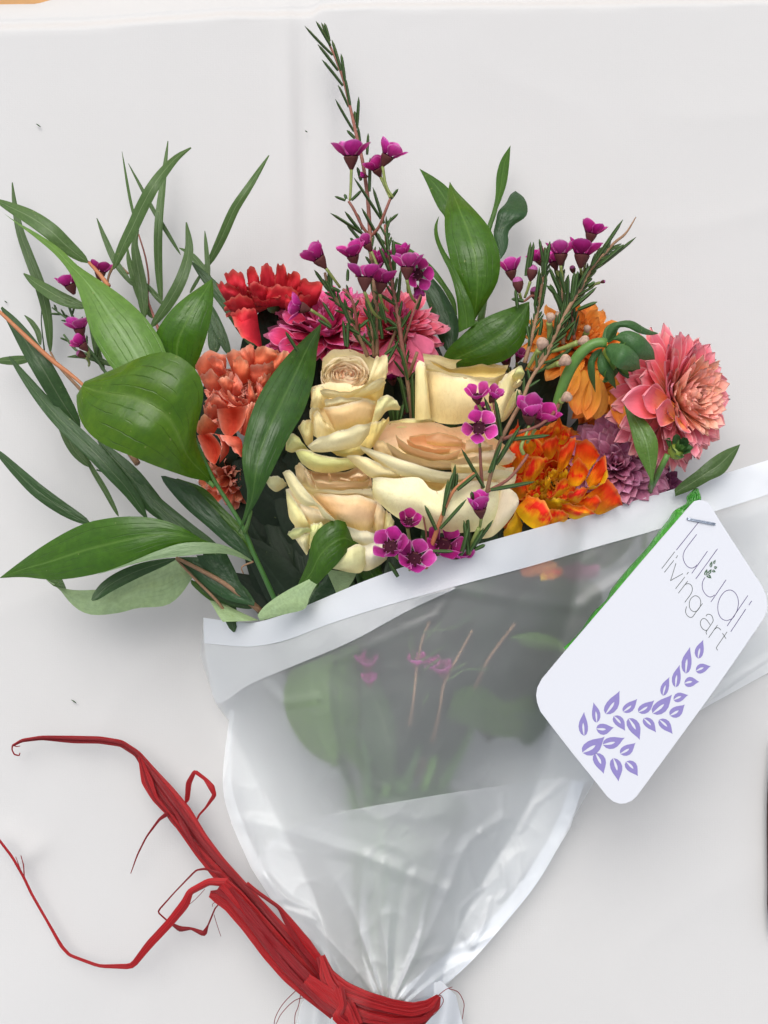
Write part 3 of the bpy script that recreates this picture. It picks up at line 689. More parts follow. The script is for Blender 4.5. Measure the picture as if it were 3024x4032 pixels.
def dahlia(name, label, f, c, z, axis, r, n, mats, layers, group='dahlias', seed=1, jit=.10, disc=None, squash=1.0, skip=None, nvar=5):
    """layers: list of (theta_from, theta_to, share, length, petal kwargs, material index).
       petals follow a golden-angle spiral from the crown (theta 0) outwards"""
    rr = random.Random(seed)
    C = pt(f, c[0], c[1], z); Rm = r*unit(f, z)
    W = frame_from(axis, C)
    root = thing(name, label, 'flower', group=group, mat=W)
    datas = {}
    tot = sum(l[2] for l in layers); k0 = 0; k = 0
    for li, (t0, t1, share, ln, kw, mi) in enumerate(layers):
        cnt = int(round(n*share/tot))
        for q in range(cnt):
            fr = (q+.5)/cnt; th = R(lerp(t0, t1, fr)) ; ph = k*2.39996 + rr.uniform(-jit, jit)*1.2; k += 1
            th += rr.uniform(-jit, jit)*.8
            L = Rm*lerp(ln[0], ln[1], fr)*rr.uniform(1-jit, 1+jit*.8)
            d = Vector((math.sin(th)*math.cos(ph), math.sin(th)*math.sin(ph), math.cos(th)))
            if skip and skip(W.to_3x3() @ d): continue
            inward = Vector((-math.cos(th)*math.cos(ph), -math.cos(th)*math.sin(ph), math.sin(th)))   # towards the axis
            x = d.cross(inward).normalized()
            twist = rr.uniform(-jit, jit)*2.0
            var = rr.randrange(nvar); key = (li, var)
            if key not in datas:
                kk = dict(kw); kk['cup'] = kw.get('cup', .5)*(0.8+.1*var); kk['curl'] = kw.get('curl', 0) + .05*(var-2)
                V, F, UV = petal_geo(seed=seed*10+li*3+var, **kk)
                datas[key] = mesh_data('petal', V, F, mats[mi % len(mats)], UV)
            Bm = Matrix((x, d, inward)).transposed()
            Bm = Bm @ Matrix.Rotation(twist, 3, 'Y')
            Sx = L*rr.uniform(.9, 1.12)
            Mloc = Bm.to_4x4() @ Matrix.Diagonal((Sx, L, L, 1))
            Mloc.translation = Vector((0, 0, -.10*Rm)) + d*(.06*Rm) 
            Mloc = Matrix.Diagonal((1, 1, squash, 1)) @ Mloc
            o = inst('petal', datas[key], W @ Mloc, root)
            g = rr.uniform(.88, 1.08); o.color = (g*rr.uniform(.96, 1.04), g*rr.uniform(.92, 1.08), g*rr.uniform(.92, 1.08), 1)
    # green underside and receptacle
    V, UV = [], []
    for j in range(7):
        a = j/6*math.pi
        for i in range(12):
            b = i/12*2*math.pi
            V.append(W @ Vector((math.sin(a)*math.cos(b)*.14*Rm, math.sin(a)*math.sin(b)*.14*Rm, math.cos(a)*.12*Rm-.12*Rm))); UV.append((i/12, j/6))
    put('flower_base', V, grid_faces(12, 7, 0, True), M['stem_dark'], root, UV)
    if disc:
        V, F, UV = [], [], []
        for q in range(60):
            th = math.sqrt(q/60)*disc[0]; ph = q*2.39996
            p = Vector((th*math.cos(ph), th*math.sin(ph), disc[1]*(1-(q/60)**2)))*Rm
            d = Vector((p.x*.8, p.y*.8, Rm*.5)).normalized(); a = d.orthogonal().normalized(); b = d.cross(a); h = Rm*.09; w_ = Rm*.022
            o_ = len(V)
            for (e, wd) in ((0, 1), (.6, 1.2), (1, .3)):
                for m_ in range(4):
                    an = m_*math.pi/2; V.append(W @ (p + d*h*e + (a*math.cos(an)+b*math.sin(an))*w_*wd)); UV.append((m_/4, e))
            for j in range(2): 
                for m_ in range(4): F.append((o_+j*4+m_, o_+j*4+(m_+1) % 4, o_+j*4+4+(m_+1) % 4, o_+j*4+4+m_))
            F.append((o_+8, o_+9, o_+10, o_+11))
        o = put('stamens', V, F, M['dah_yellow'], root, UV)
        o['kind'] = 'stuff'
    return root

def cup_petal(parent, f, base, tip, w, z0, z1, mat, bulge=.5, cup=.6, lift=0.25, shape='oval', flip=False, seed=None, tint=1.0):
    """one big petal laid where the photograph shows it: base and tip on the ruler, hollow side to the camera"""
    A = pt(f, base[0], base[1], z0); B = pt(f, tip[0], tip[1], z1)
    d = (B-A); L = d.length; d.normalize()
    up = Vector((0, 0, 1)); up = (up - d*up.dot(d)).normalized()
    if flip: up = -up
    x = d.cross(up)
    s = rnd.random()*60 if seed is None else seed
    V, F, UV = petal_geo(shape, cup, lift, .5, .07, s, 11, 13)
    Wd = w*unit(f, (z0+z1)/2)/(max(v.x for v in V)-min(v.x for v in V))
    Mx = Matrix((x*Wd, d*L, up*L*.8)).transposed().to_4x4(); Mx.translation = A
    o = put('petal', [Mx @ v for v in V], F, mat, parent, UV)
    o.color = (tint*rnd.uniform(.94, 1.05), tint*rnd.uniform(.94, 1.05), tint*rnd.uniform(.94, 1.05), 1)
    return o

def petal2(root, f, TOP_, BOT_, z, tint, bulge=.0042, lip=.0014, drop=.0040, green=.12, nu=20, nv=13, ruff=.0009, bow=.6, mat='rose', uvs=(.1, .9), hollow=False):
    """petal of an opened rose between its free rim (first line) and where it slips behind the next one"""
    W0 = smooth_path([pt(f, x, y, z) for x, y in TOP_], nu); W1 = smooth_path([pt(f, x, y, z) for x, y in BOT_], nu)
    V, UV = [], []; sd = rnd.random()*60
    for j in range(nv):
        t = j/(nv-1)
        for i in range(nu):
            s = i/(nu-1); p = W0[i].lerp(W1[i], t); q = max(0.0, 1-(2*s-1)**2)
            h = bulge*q**bow*(.45+.55*math.sin(math.pi*min(1, .12+t*.9))) + lip*math.exp(-t/.10) - drop*t**1.6
            if hollow: h -= .0075*q**.4*math.sin(math.pi*t)**.8
            h += ruff*(1.2-t)*mnoise.noise(Vector((s*5+sd, t*2, sd))) + ruff*.8*mnoise.noise(Vector((s*2+sd, t*3, sd+5)))
            off = Vector((0, 1, 0))*ruff*.7*mnoise.noise(Vector((s*7+sd, 3, sd)))*(1-t)**3
            V.append(p + off + Vector((0, 0, h))); UV.append((lerp(uvs[0], uvs[1], s), abs(2*t-1) if hollow else 1-t))  # hollow petals: shading put into colour, deep in the valley, pale on both rims
    F = grid_faces(nu, nv); q0 = F[len(F)//2]; n = (V[q0[1]]-V[q0[0]]).cross(V[q0[3]]-V[q0[0]])
    o = put('petal', V, F if n.z > 0 else [q[::-1] for q in F], M[mat], root, UV)
    k = rnd.uniform(.97, 1.0); o.color = (tint[0]*k, tint[1]*k, tint[2]*k*rnd.uniform(.95, 1.05), green); return o
def dpetals(root, ruler, mat, rows, z0, z1):
    n = len(rows)
    for k, r in enumerate(rows):
        kw = dict(r[2]) if len(r) > 2 else {}
        g = rnd.uniform(.88, 1.08); m_ = kw.pop('mat', mat); z = kw.pop('z', lerp(z0, z1, k/max(1, n-1)))
        kw.setdefault('bulge', .0022); kw.setdefault('lip', .0016); kw.setdefault('drop', .005); kw.setdefault('ruff', .0019)
        petal2(root, ruler, r[0], r[1], z, (g, g*rnd.uniform(.92, 1.1), g*rnd.uniform(.92, 1.1)), green=1, mat=m_, nu=14, nv=10, **kw)
HOL = dict(bulge=-.001, lip=.0, drop=0, ruff=.0006, hollow=True)
PP = dict(shape='point', cup=.50, curl=.18, width=.27, ruffle=.07)
# red dahlia, upper left
d_red = dahlia('dahlia', 'bright red dahlia at the upper left, partly turned away above a dark gap', 'D', (590, 652), .036, (-.06, .96, .22), 104, 112,
       [M['dah_red']], [(5, 40, 14, (.45, .6), dict(shape='oval', cup=.6, curl=.25, width=.25, ruffle=.05), 0), (40, 70, 26, (.62, .85), dict(shape='oval', cup=.5, curl=.1, width=.26, ruffle=.06), 0),
                        (70, 100, 36, (.9, 1.05), dict(shape='oval', cup=.42, curl=-.02, width=.30, ruffle=.07), 0)], seed=3, skip=lambda d: d.z > .25 and d.y < .05)
dpetals(d_red, 'F', 'dah_red', [
    ([(250, 372), (300, 362), (400, 395)], [(310, 470), (390, 480), (460, 450)]), ([(790, 345), (860, 345), (950, 372), (935, 430)], [(740, 480), (820, 515), (900, 480)]),
    ([(305, 312), (350, 288), (425, 296), (452, 380)], [(350, 440), (410, 450), (460, 440)]), ([(715, 322), (750, 290), (800, 308), (805, 380)], [(690, 420), (750, 440), (800, 410)]),
    ([(455, 310), (465, 262), (500, 258), (535, 320)], [(460, 430), (500, 440), (535, 430)]), ([(640, 305), (660, 252), (695, 250), (718, 300)], [(625, 420), (680, 430), (720, 410)]),
    ([(538, 305), (558, 248), (600, 250), (632, 290)], [(540, 440), (590, 445), (630, 420)]), ([(470, 380), (520, 360), (590, 390)], [(500, 470), (540, 480), (590, 470)]),
    ([(590, 392), (690, 385), (790, 420)], [(560, 505), (660, 495), (760, 535)]), ([(300, 482), (380, 448), (485, 455)], [(335, 530), (410, 560), (510, 525)]),
    ([(485, 440), (540, 468), (600, 470)], [(500, 498), (560, 500), (600, 492)]), ([(700, 440), (780, 450), (870, 440)], [(700, 520), (740, 540), (800, 510)]),
    ([(345, 565), (410, 530), (510, 525)], [(400, 690), (460, 700), (520, 620)]), ([(360, 590), (400, 680), (460, 750), (542, 786)], [(510, 530), (520, 620), (535, 700), (545, 784)], dict(bulge=.003))], .046, .054)

# magenta and coral pink pair behind the waxflower
d_mag = dahlia('dahlia', 'magenta pink dahlia with pointed petals just left of the waxflower stems', 'D', (700, 712), .036, (-.15, .72, .62), 122, 100,
       [M['dah_mag'], M['dah_coral']], [(5, 40, 16, (.45, .6), PP, 0), (40, 75, 34, (.65, .9), PP, 0), (75, 105, 40, (.95, 1.1), dict(shape='point', cup=.42, curl=.05, width=.26, ruffle=.06), 0)], seed=5)
d_cor = dahlia('dahlia', 'coral pink dahlia right behind the waxflower stems, above the cream roses', 'D', (852, 706), .040, (.2, .66, .7), 112, 100,
       [M['dah_coral'], M['dah_mag']], [(5, 40, 16, (.45, .6), PP, 1), (40, 75, 34, (.65, .9), PP, 0), (75, 105, 40, (.95, 1.08), dict(shape='point', cup=.42, curl=.05, width=.26, ruffle=.06), 0)], seed=6)
for bx, by, tx, ty, w in ((870, 740, 868, 812, 54), (890, 720, 905, 800, 54), (850, 730, 830, 800, 56), (880, 720, 930, 760, 46)):
    cup_petal(d_cor, 'D', (bx, by), (tx, ty), w, .050, .053, M['dah_coral'], shape='oval', cup=.5, flip=True)
for bx, by, tx, ty, w in ((640, 735, 577, 722, 42), (650, 750, 600, 748, 40), (660, 690, 608, 680, 36), (700, 745, 650, 775, 44), (740, 750, 720, 790, 50)):
    cup_petal(d_mag, 'D', (bx, by), (tx, ty), w, .044, .044, M['dah_mag'], shape='point', cup=.25)

# salmon dahlia
FO = dict(shape='round', cup=.85, curl=.30, width=.30, ruffle=.17)
d_sal = dahlia('dahlia', 'salmon orange ball dahlia with deep folded petals between two broad green leaves', 'D', (535, 868), .040, (.05, .42, .85), 96, 84,
       [M['dah_salmon']], [(5, 35, 16, (.55, .62), dict(shape='round', cup=.95, curl=.3, width=.26, ruffle=.18), 0), (35, 65, 22, (.68, .88), FO, 0), (65, 100, 28, (.85, 1.04), FO, 0)], seed=9, squash=.8)
dpetals(d_sal, 'T', 'dah_salmon', [
    ([(72, 525), (110, 400), (225, 300), (380, 298), (475, 355)], [(130, 640), (230, 620), (340, 600), (450, 540)]), ([(1110, 330), (1200, 290), (1300, 298), (1352, 332)], [(960, 660), (1080, 600), (1200, 500), (1300, 400)]),
    ([(470, 335), (560, 275), (650, 262), (745, 310)], [(540, 560), (640, 600), (740, 560), (790, 470)]), ([(840, 252), (960, 224), (1060, 258), (1165, 285)], [(790, 520), (900, 520), (1010, 480), (1120, 400)]),
    ([(640, 268), (740, 222), (822, 205), (845, 262)], [(750, 520), (800, 500), (860, 420)]), ([(785, 475), (880, 462), (980, 465), (1085, 400)], [(760, 640), (860, 690), (970, 640), (1090, 560)]),
    ([(555, 392), (640, 368), (735, 400), (775, 475)], [(550, 600), (640, 680), (740, 650), (780, 590)]), ([(232, 382), (330, 365), (430, 405), (482, 545)], [(300, 520), (360, 560), (430, 560)]),
    ([(120, 605), (200, 570), (282, 518), (375, 605)], [(165, 730), (260, 800), (350, 780), (410, 710)]), ([(880, 640), (960, 600), (1060, 560)], [(860, 760), (930, 790), (1000, 720)]),
    ([(355, 652), (430, 618), (520, 640), (592, 702)], [(410, 790), (470, 840), (540, 800)]), ([(590, 565), (650, 640), (692, 725), (665, 800)], [(505, 760), (540, 835), (600, 850), (655, 815)], dict(bulge=.003)),
    ([(168, 1000), (250, 960), (345, 990)], [(175, 1150), (250, 1170), (340, 1130)]), ([(190, 975), (280, 882), (380, 858), (475, 965)], [(200, 1040), (300, 1060), (400, 1050), (480, 1020)]),
    ([(268, 768), (330, 778), (372, 835)], [(300, 900), (360, 900), (400, 870)]), ([(868, 668), (922, 722), (985, 782)], [(860, 980), (920, 910), (985, 800)]),
    ([(735, 1000), (820, 945), (872, 990)], [(630, 1340), (700, 1372), (730, 1300)]), ([(90, 1350), (115, 1200), (210, 1108), (295, 1180)], [(120, 1390), (210, 1390), (290, 1340), (345, 1240)]),
    ([(755, 638), (792, 700), (835, 790), (862, 885)], [(735, 965), (780, 960), (855, 925)], dict(bulge=.003)), ([(490, 785), (560, 860), (645, 930), (735, 962)], [(478, 905), (525, 955), (605, 990), (705, 990)], dict(bulge=.002)),
    ([(345, 1030), (365, 1180), (410, 1320), (490, 1416)], [(745, 985), (725, 1120), (655, 1275), (496, 1418)], HOL), ([(84, 1375), (140, 1530), (210, 1690), (310, 1756)], [(262, 1342), (352, 1440), (402, 1570), (318, 1757)], HOL),
    ([(262, 1342), (340, 1360), (410, 1470), (405, 1640)], [(400, 1360), (478, 1480), (472, 1600), (345, 1745)]), ([(392, 1362), (500, 1515), (662, 1652)], [(600, 1378), (655, 1450), (667, 1645)])], .053, .066)
d_low = dahlia('dahlia', 'dim salmon dahlia lying deep in shade below the salmon ball dahlia', 'D', (505, 1030), .012, (.2, .1, .9), 80, 40,
       [M['dah_salmon']], [(20, 60, 16, (.6, .8), FO, 0), (60, 100, 24, (.85, 1.0), FO, 0)], seed=12)

# orange dahlia at the right behind the waxflower
OR_ = dict(shape='oval', cup=.55, curl=.2, width=.27, ruffle=.09)
d_or = dahlia('dahlia', 'bright orange dahlia behind the thick of the right waxflower sprig', 'D', (1245, 745), .032, (.12, .6, .78), 108, 90,
       [M['dah_orange']], [(5, 40, 18, (.55, .65), OR_, 0), (40, 75, 34, (.7, .92), OR_, 0), (75, 105, 38, (.95, 1.08), dict(shape='point', cup=.42, curl=.0, width=.26, ruffle=.08), 0)], seed=15)
d_or2 = dahlia('dahlia', 'yellow orange dahlia seen from behind under the drooping green bud', 'D', (1300, 845), .034, (.25, .15, .9), 84, 44,
       [M['dah_orange2']], [(50, 75, 20, (.7, .9), OR_, 0), (75, 105, 24, (.9, 1.05), dict(shape='point', cup=.4, curl=-.05, width=.26, ruffle=.08), 0)], seed=16)
for bx, by, tx, ty, w in ((1262, 800, 1240, 905, 52), (1290, 800, 1262, 915, 40), (1300, 820, 1290, 905, 44), (1330, 820, 1335, 925, 36), (1360, 830, 1345, 930, 34), (1340, 810, 1380, 880, 40), (1250, 790, 1210, 870, 40)):
    cup_petal(d_or2, 'D', (bx, by), (tx, ty), w, .050, .052, M['dah_orange2'], shape='point', cup=.45, flip=bx % 20 == 0)

# pink peach dahlia facing right
PK = dict(shape='oval', cup=.55, curl=.12, width=.27, ruffle=.04)
d_pk = dahlia('dahlia', 'large pink and peach dahlia at the far right, facing right', 'D', (1462, 860), .046, (.66, .02, .74), 146, 250,
       [M['dah_pink'], M['dah_peach']], [(2, 30, 34, (.42, .55), dict(shape='oval', cup=.8, curl=.22, width=.20, ruffle=.03), 1), (30, 60, 46, (.6, .8), dict(shape='oval', cup=.7, curl=.15, width=.22, ruffle=.04), 1),
                                           (60, 85, 46, (.82, .98), PK, 0), (85, 112, 44, (1.0, 1.1), dict(shape='point', cup=.45, curl=.0, width=.24, ruffle=.04), 0)], seed=21, jit=.07)
for bx, by, tx, ty, w, s in ((1290, 900, 915, 880, 190, 'point'), (1260, 900, 1050, 840, 170, 'oval'), (1290, 980, 1135, 915, 160, 'oval'), (1330, 1000, 1290, 1060, 130, 'oval')):
    cup_petal(d_pk, 'H', (bx, by), (tx, ty), w*1.05, .058, .068, M['dah_pink'], shape=s, cup=.95, lift=.25)

# fiery orange, yellow and red dahlia
FI = dict(shape='round', cup=.5, curl=.22, width=.36, ruffle=.10)
d_fi = dahlia('dahlia', 'yellow dahlia flamed with red and orange, open face with yellow stamens', 'D', (1195, 1042), .034, (.02, .08, 1), 124, 60,
       [M['dah_fire'], M['dah_yellow']], [(18, 36, 14, (.30, .42), dict(shape='oval', cup=.7, curl=.25, width=.28, ruffle=.10), 1), (36, 62, 15, (.55, .78), FI, 0), (62, 84, 16, (.85, 1.0), FI, 0), (84, 100, 14, (1.0, 1.1), dict(shape='round', cup=.35, curl=.05, width=.36, ruffle=.1), 0)],
       seed=31)
FL, YL = dict(mat='dah_flame'), dict(mat='dah_yellow')
dpetals(d_fi, 'U', 'dah_fire', [
    ([(1200, 790), (1300, 900), (1375, 1072)], [(980, 1000), (1130, 1180), (1372, 1088)], FL), ([(60, 1410), (160, 1230), (222, 1130)], [(70, 1490), (250, 1440), (345, 1345)], YL), ([(700, 240), (770, 258), (806, 332)], [(690, 400), (760, 410), (800, 370)]),
    ([(240, 140), (200, 240), (130, 330)], [(300, 320), (280, 380), (180, 400)], FL), ([(160, 350), (260, 272), (400, 300)], [(300, 480), (400, 520), (470, 430)]), ([(500, 300), (600, 235), (680, 128), (716, 200), (700, 290)], [(560, 360), (620, 380), (690, 350)]),
    ([(140, 425), (220, 400), (310, 425)], [(230, 720), (300, 720), (340, 640)], FL), ([(205, 800), (270, 780), (340, 850)], [(200, 910), (260, 1010), (350, 975)], FL), ([(925, 1010), (1050, 982), (1130, 1010), (1136, 1062)], [(880, 1060), (960, 1130), (1085, 1175)], FL),
    ([(700, 1055), (860, 1068), (980, 1100), (1092, 1166)], [(720, 1130), (820, 1205), (892, 1232), (1010, 1195)]), ([(570, 1108), (700, 1130), (802, 1190)], [(600, 1325), (700, 1295), (795, 1245)]),
    ([(365, 968), (470, 1000), (560, 1100), (612, 1220)], [(218, 1120), (300, 1245), (420, 1335), (565, 1352)], dict(bulge=.004, drop=.002)), ([(540, 1010), (640, 1000), (800, 1030)], [(560, 1110), (680, 1130), (865, 1080)], YL),
    ([(870, 470), (900, 388), (980, 368), (1080, 410), (1135, 520)], [(855, 610), (940, 660), (1030, 700), (1110, 610)], dict(bulge=-.003, mat='dah_flame')), ([(1100, 600), (1160, 540), (1196, 640), (1190, 762)], [(1010, 800), (1040, 880), (1130, 862)], FL),
    ([(500, 425), (560, 372), (640, 338), (700, 325)], [(560, 540), (620, 570), (680, 500)], FL), ([(700, 480), (760, 420), (850, 338), (868, 430)], [(690, 700), (735, 705), (830, 610)], FL), ([(1012, 880), (1150, 850), (1212, 770), (1200, 680)], [(1030, 905), (1100, 895), (1150, 870)], dict(mat='dah_yellow')),
    ([(330, 645), (420, 560), (582, 558)], [(308, 830), (400, 835), (530, 690)], dict(bulge=.003)), ([(800, 705), (850, 608), (922, 578), (980, 640), (1012, 722)], [(795, 830), (860, 860), (940, 860), (1005, 795)], dict(bulge=-.002)),
    ([(770, 960), (880, 900), (1000, 870), (1032, 800)], [(800, 1015), (870, 1065), (960, 1025), (1015, 905)]), ([(620, 960), (645, 860), (685, 800), (765, 798)], [(560, 1030), (640, 1010), (740, 965), (835, 880)], dict(bulge=.003)),
    ([(570, 720), (620, 690), (685, 678)], [(600, 795), (640, 805), (692, 775)], YL), ([(700, 722), (750, 705), (792, 722)], [(705, 790), (750, 805), (785, 800)], YL), ([(540, 800), (575, 760), (610, 790)], [(545, 900), (590, 900), (615, 880)], YL)], .054, .064)
for q in range(26):
    x_, y_ = rnd.uniform(370, 560), rnd.uniform(760, 990)
    petal2(d_fi, 'U', [(x_-22, y_), (x_, y_-26), (x_+24, y_-4)], [(x_-14, y_+26), (x_, y_+34), (x_+16, y_+26)], .0600 + rnd.uniform(-.001, .002), (rnd.uniform(.8, 1), rnd.uniform(.7, 1), .8), mat='dah_yellow', nu=6, nv=5, bulge=.0012, lip=.001, drop=.002, ruff=.0008)
# mauve ball dahlia
d_mv = dahlia('dahlia', 'mauve ball dahlia with small scale-like petals, turning purple beside the pink dahlia', 'D', (1330, 1008), .038, (-.12, .12, 1), 116, 180,
       [M['dah_mauve'], M['dah_purple']], [(2, 40, 46, (.72, .8), dict(shape='oval', cup=.5, curl=-.05, width=.22, ruffle=.05), 0), (40, 75, 76, (.84, .95), dict(shape='oval', cup=.45, curl=-.05, width=.24, ruffle=.05), 0),
                                             (75, 110, 68, (.98, 1.02), dict(shape='oval', cup=.4, curl=.0, width=.25, ruffle=.05), 0)], seed=41, jit=.07)
d_pu = dahlia('dahlia', 'dark purple dahlia half under the film edge beside the green stem', 'D', (1412, 1062), .030, (.3, .2, .9), 72, 90,
       [M['dah_purple']], [(2, 45, 30, (.7, .8), dict(shape='oval', cup=.5, curl=-.05, width=.22, ruffle=.03), 0), (45, 100, 60, (.85, 1), dict(shape='oval', cup=.45, curl=0, width=.22, ruffle=.03), 0)], seed=42)

# ------------------------------------------------------------------ dahlia buds
def bud(name, label, f, c, z, axis, r, stemP, rad, nsep=7, open_=.6, zs=None):
    C = pt(f, *c, z); Rm = r*unit(f, z); W = frame_from(axis, C)
    root = thing(name, label, 'flower bud', group='green dahlia buds', mat=W)
    V, UV = [], []
    for j in range(9):
        a = j/8*math.pi
        for i in range(14):
            b = i/14*2*math.pi
            V.append(W @ (Vector((math.sin(a)*math.cos(b), math.sin(a)*math.sin(b), .9*math.cos(a)+.35))*Rm*.52)); UV.append((i/14, j/8))
    put('bud_core', V, grid_faces(14, 9, 0, True), M['bud_yellow'], root, UV)
    rr = random.Random(int(r))
    for lay, (cnt, th0, ln, wd) in enumerate(((nsep, 62, 1.0, .42), (nsep, 35, .92, .36))):
        for k in range(cnt):
            V, F, UV = petal_geo('oval', .55, .10+.25*lay, wd, .10, k+lay*9, 8, 10)
            ph = 2*math.pi*(k+.5*lay)/cnt + rr.uniform(-.15, .15); th = R(th0*open_*1.4 + rr.uniform(-10, 10))
            d = Vector((math.sin(th)*math.cos(ph), math.sin(th)*math.sin(ph), math.cos(th)))
            inn = Vector((-math.cos(th)*math.cos(ph), -math.cos(th)*math.sin(ph), math.sin(th)))
            B = Matrix((d.cross(inn), d, inn)).transposed().to_4x4() @ Matrix.Diagonal((Rm*1.1, Rm*1.12, Rm, 1))
            B.translation = d*Rm*.1 
            put('sepal', [W @ (B @ v) for v in V], F, M['sepal'], root, UV)
    tube('stem', f, stemP, rad, M['stem_green'], root, 9, 30)
    return root
M['bud_yellow'] = simple_mat('bud_core_green', (.22, .30, .04), .5, 400, .3, .4)
M['sepal_b'] = M['sepal']
bd = bud('dahlia_bud', 'nodding green bud on a thick curved stem in front of the orange dahlia', 'H', (905, 595), .066, (.75, -.45, .35), 150,
    [(885, 528, .074), (820, 530, .074), (750, 575, .073), (690, 650, .071), (640, 750, .069), (605, 850, .067), (580, 930, .065), (520, 1000, .06)], [.0016, .0019, .0019, .0017, .0016], 6, .8)
for L_, R_, z_ in (([(1195, 470), (1120, 440), (1040, 395), (960, 400), (900, 430), (880, 500)], [(1196, 472), (1150, 482), (1080, 470), (1020, 440), (960, 440), (900, 520)], [.066, .074, .07]),
                   ([(1175, 625), (1165, 560), (1110, 490), (1040, 455), (980, 460), (930, 500)], [(1174, 627), (1110, 628), (1060, 600), (1000, 560), (970, 520), (925, 510)], [.066, .076, .072]),
                   ([(1088, 682), (1075, 600), (1010, 540), (940, 527), (900, 535), (880, 560)], [(1086, 684), (1020, 690), (950, 670), (905, 620), (885, 590), (880, 562)], [.070, .080, .074]),
                   ([(945, 800), (930, 700), (900, 640), (870, 600), (860, 570)], [(943, 802), (880, 740), (840, 690), (835, 620), (855, 568)], [.062, .07, .07]),
                   ([(820, 820), (780, 720), (778, 640), (810, 580), (860, 560)], [(822, 820), (820, 700), (820, 640), (850, 590), (865, 562)], [.06, .07, .07]),
                   ([(860, 500), (880, 440), (930, 405), (985, 405)], [(900, 530), (940, 500), (960, 440), (990, 408)], [.07, .068])):
    leaf('sepal', bd, 'H', L_, R_, z_, M['sepal'], cup=.28, fold=.03, nu=8, nv=16, wave=.06)
bud('dahlia_bud', 'small ruffled green bud on a straight stem beside the pink dahlia', 'H', (1290, 1185), .058, (.3, .55, .75), 96,
    [(1250, 1190, .066), (1215, 1260, .064), (1170, 1350, .054), (1110, 1450, .034), (1040, 1580, .025)], [.0010, .0011, .0013, .0013], 7, .6)

# ------------------------------------------------------------------ roses
def rose(label, f, c, z, axis, r, h, seed=1, npet=26, openness=.3, inner=(.86, .50, .27), outer=(.95, .83, .52), outer_n=5, flare=.35, base_off=0.0, green=.5, xh=None, spin=0.0, core=.10, messy=1.0):
    rr = random.Random(seed)
    C = pt(f, *c, z); Rm = r*unit(f, z); W = frame_from(axis, C, xh)
    root = thing('rose', label, 'rose', group='cream roses in the middle of the bouquet', mat=W)
    H = h*Rm
    for k in range(npet):
        q = k/(npet-1)
        is_out = k >= npet - outer_n
        ph0 = k*2.39996*(1 if k > 6 else .9) + rr.uniform(-.25, .25) + spin
        rad = Rm*lerp(core, 1.0 if not is_out else 1.06, q**.80)
        span = lerp(2.3, 1.15, q**.6) if not is_out else 1.05
        top = H*(lerp(.93, 1.0, min(1, q*2)) if not is_out else rr.uniform(.80, .95)) + rr.uniform(-.03, .03)*Rm
        close = lerp(.30, .02, q)*(1-openness)
        fl = 0.0 if q < .35 else flare*(q-.3)/.7*rr.uniform(.6, 1.2)
        if is_out: fl = flare*rr.uniform(1.1, 1.9)
        nu, nv = 15, 15
        V, UV = [], []
        s0 = rr.random()*50
        for j in range(nv):
            t = j/(nv-1)
            for i in range(nu):
                s = 2*i/(nu-1)-1
                tt = t*(1 - .13*abs(s)**2.5)                                   # rounded outline
                wd = span*(.45+.55*min(1, t*1.9)**.7)
                bulge = math.sin(min(1, tt/.62)*math.pi/2)**.75
                rr_ = rad*(.22+.78*bulge)
                rr_ -= rad*close*max(0, tt-.55)/.45
                zz = top*tt
                if fl > 0:
                    e = max(0, tt-.70)/.30
                    e2 = e*e
                    rr_ += Rm*fl*e2*(1+.25*abs(s))
                    zz -= Rm*fl*(.55*e2*e)*1.15
                nzs = mnoise.noise(Vector((s*2.3+s0, tt*1.5, q*9)))
                nzf = mnoise.noise(Vector((s*6+s0, tt*4, q*5)))
                rr_ += Rm*messy*(lerp(.10, .055, q)*nzs*tt + .024*nzf*max(0, tt-.6)*2.5)
                zz += Rm*messy*.07*mnoise.noise(Vector((s*2.2+s0+9, q*7, 2)))*max(0, tt-.5)*2
                # one side of the petal tucks under its neighbour
                rr_ += rad*.06*s
                a = ph0 + s*wd
                V.append(W @ Vector((rr_*math.cos(a), rr_*math.sin(a), zz - H*.5))); UV.append(((s+1)/2, t))
        F = [tuple(reversed(x)) for x in grid_faces(nu, nv)]
        o = put('petal', V, F, M['rose'], root, UV)
        m = sstep(q*1.25)
        o.color = (lerp(inner[0], outer[0], m)*rr.uniform(.97, 1.02), lerp(inner[1], outer[1], m)*rr.uniform(.96, 1.03), lerp(inner[2], outer[2], m)*rr.uniform(.93, 1.06), green*rr.uniform(.3, 1.0)*(1 if is_out else .35*q))
    # base
    V, UV = [], []
    for j in range(6):
        a = lerp(math.pi*.45, math.pi, j/5)
        for i in range(16):
            b = 2*math.pi*i/16
            V.append(W @ Vector((math.sin(a)*math.cos(b)*Rm*.55, math.sin(a)*math.sin(b)*Rm*.55, math.cos(a)*Rm*.3 - H*.42))); UV.append((i/16, j/5))
    put('flower_base', V, grid_faces(16, 6, 0, True), M['stem_green'], root, UV)
    P = [W @ Vector((0, 0, -H*.6)), W @ Vector((0, 0, -H*1.1)), Vector(pt('D', 860, 1600, .035)), Vector(pt('D', 850, 2200, .022))]
    V, F, UV = tube_geo(P, [.002, .0022, .002], 8, 24); put('stem', V, F, M['stem_dark'], root, UV)
    return root
def rose_petal(root, f, L, Rr, z, tint=(.95, .84, .52), green=.5, cup=.18, **kw):
    o = leaf('petal', root, f, L, Rr, z, M['rose'], cup=cup, fold=0, nu=11, nv=18, wave=kw.pop('wave', .16), **kw)
    o.color = (*tint, green); return o
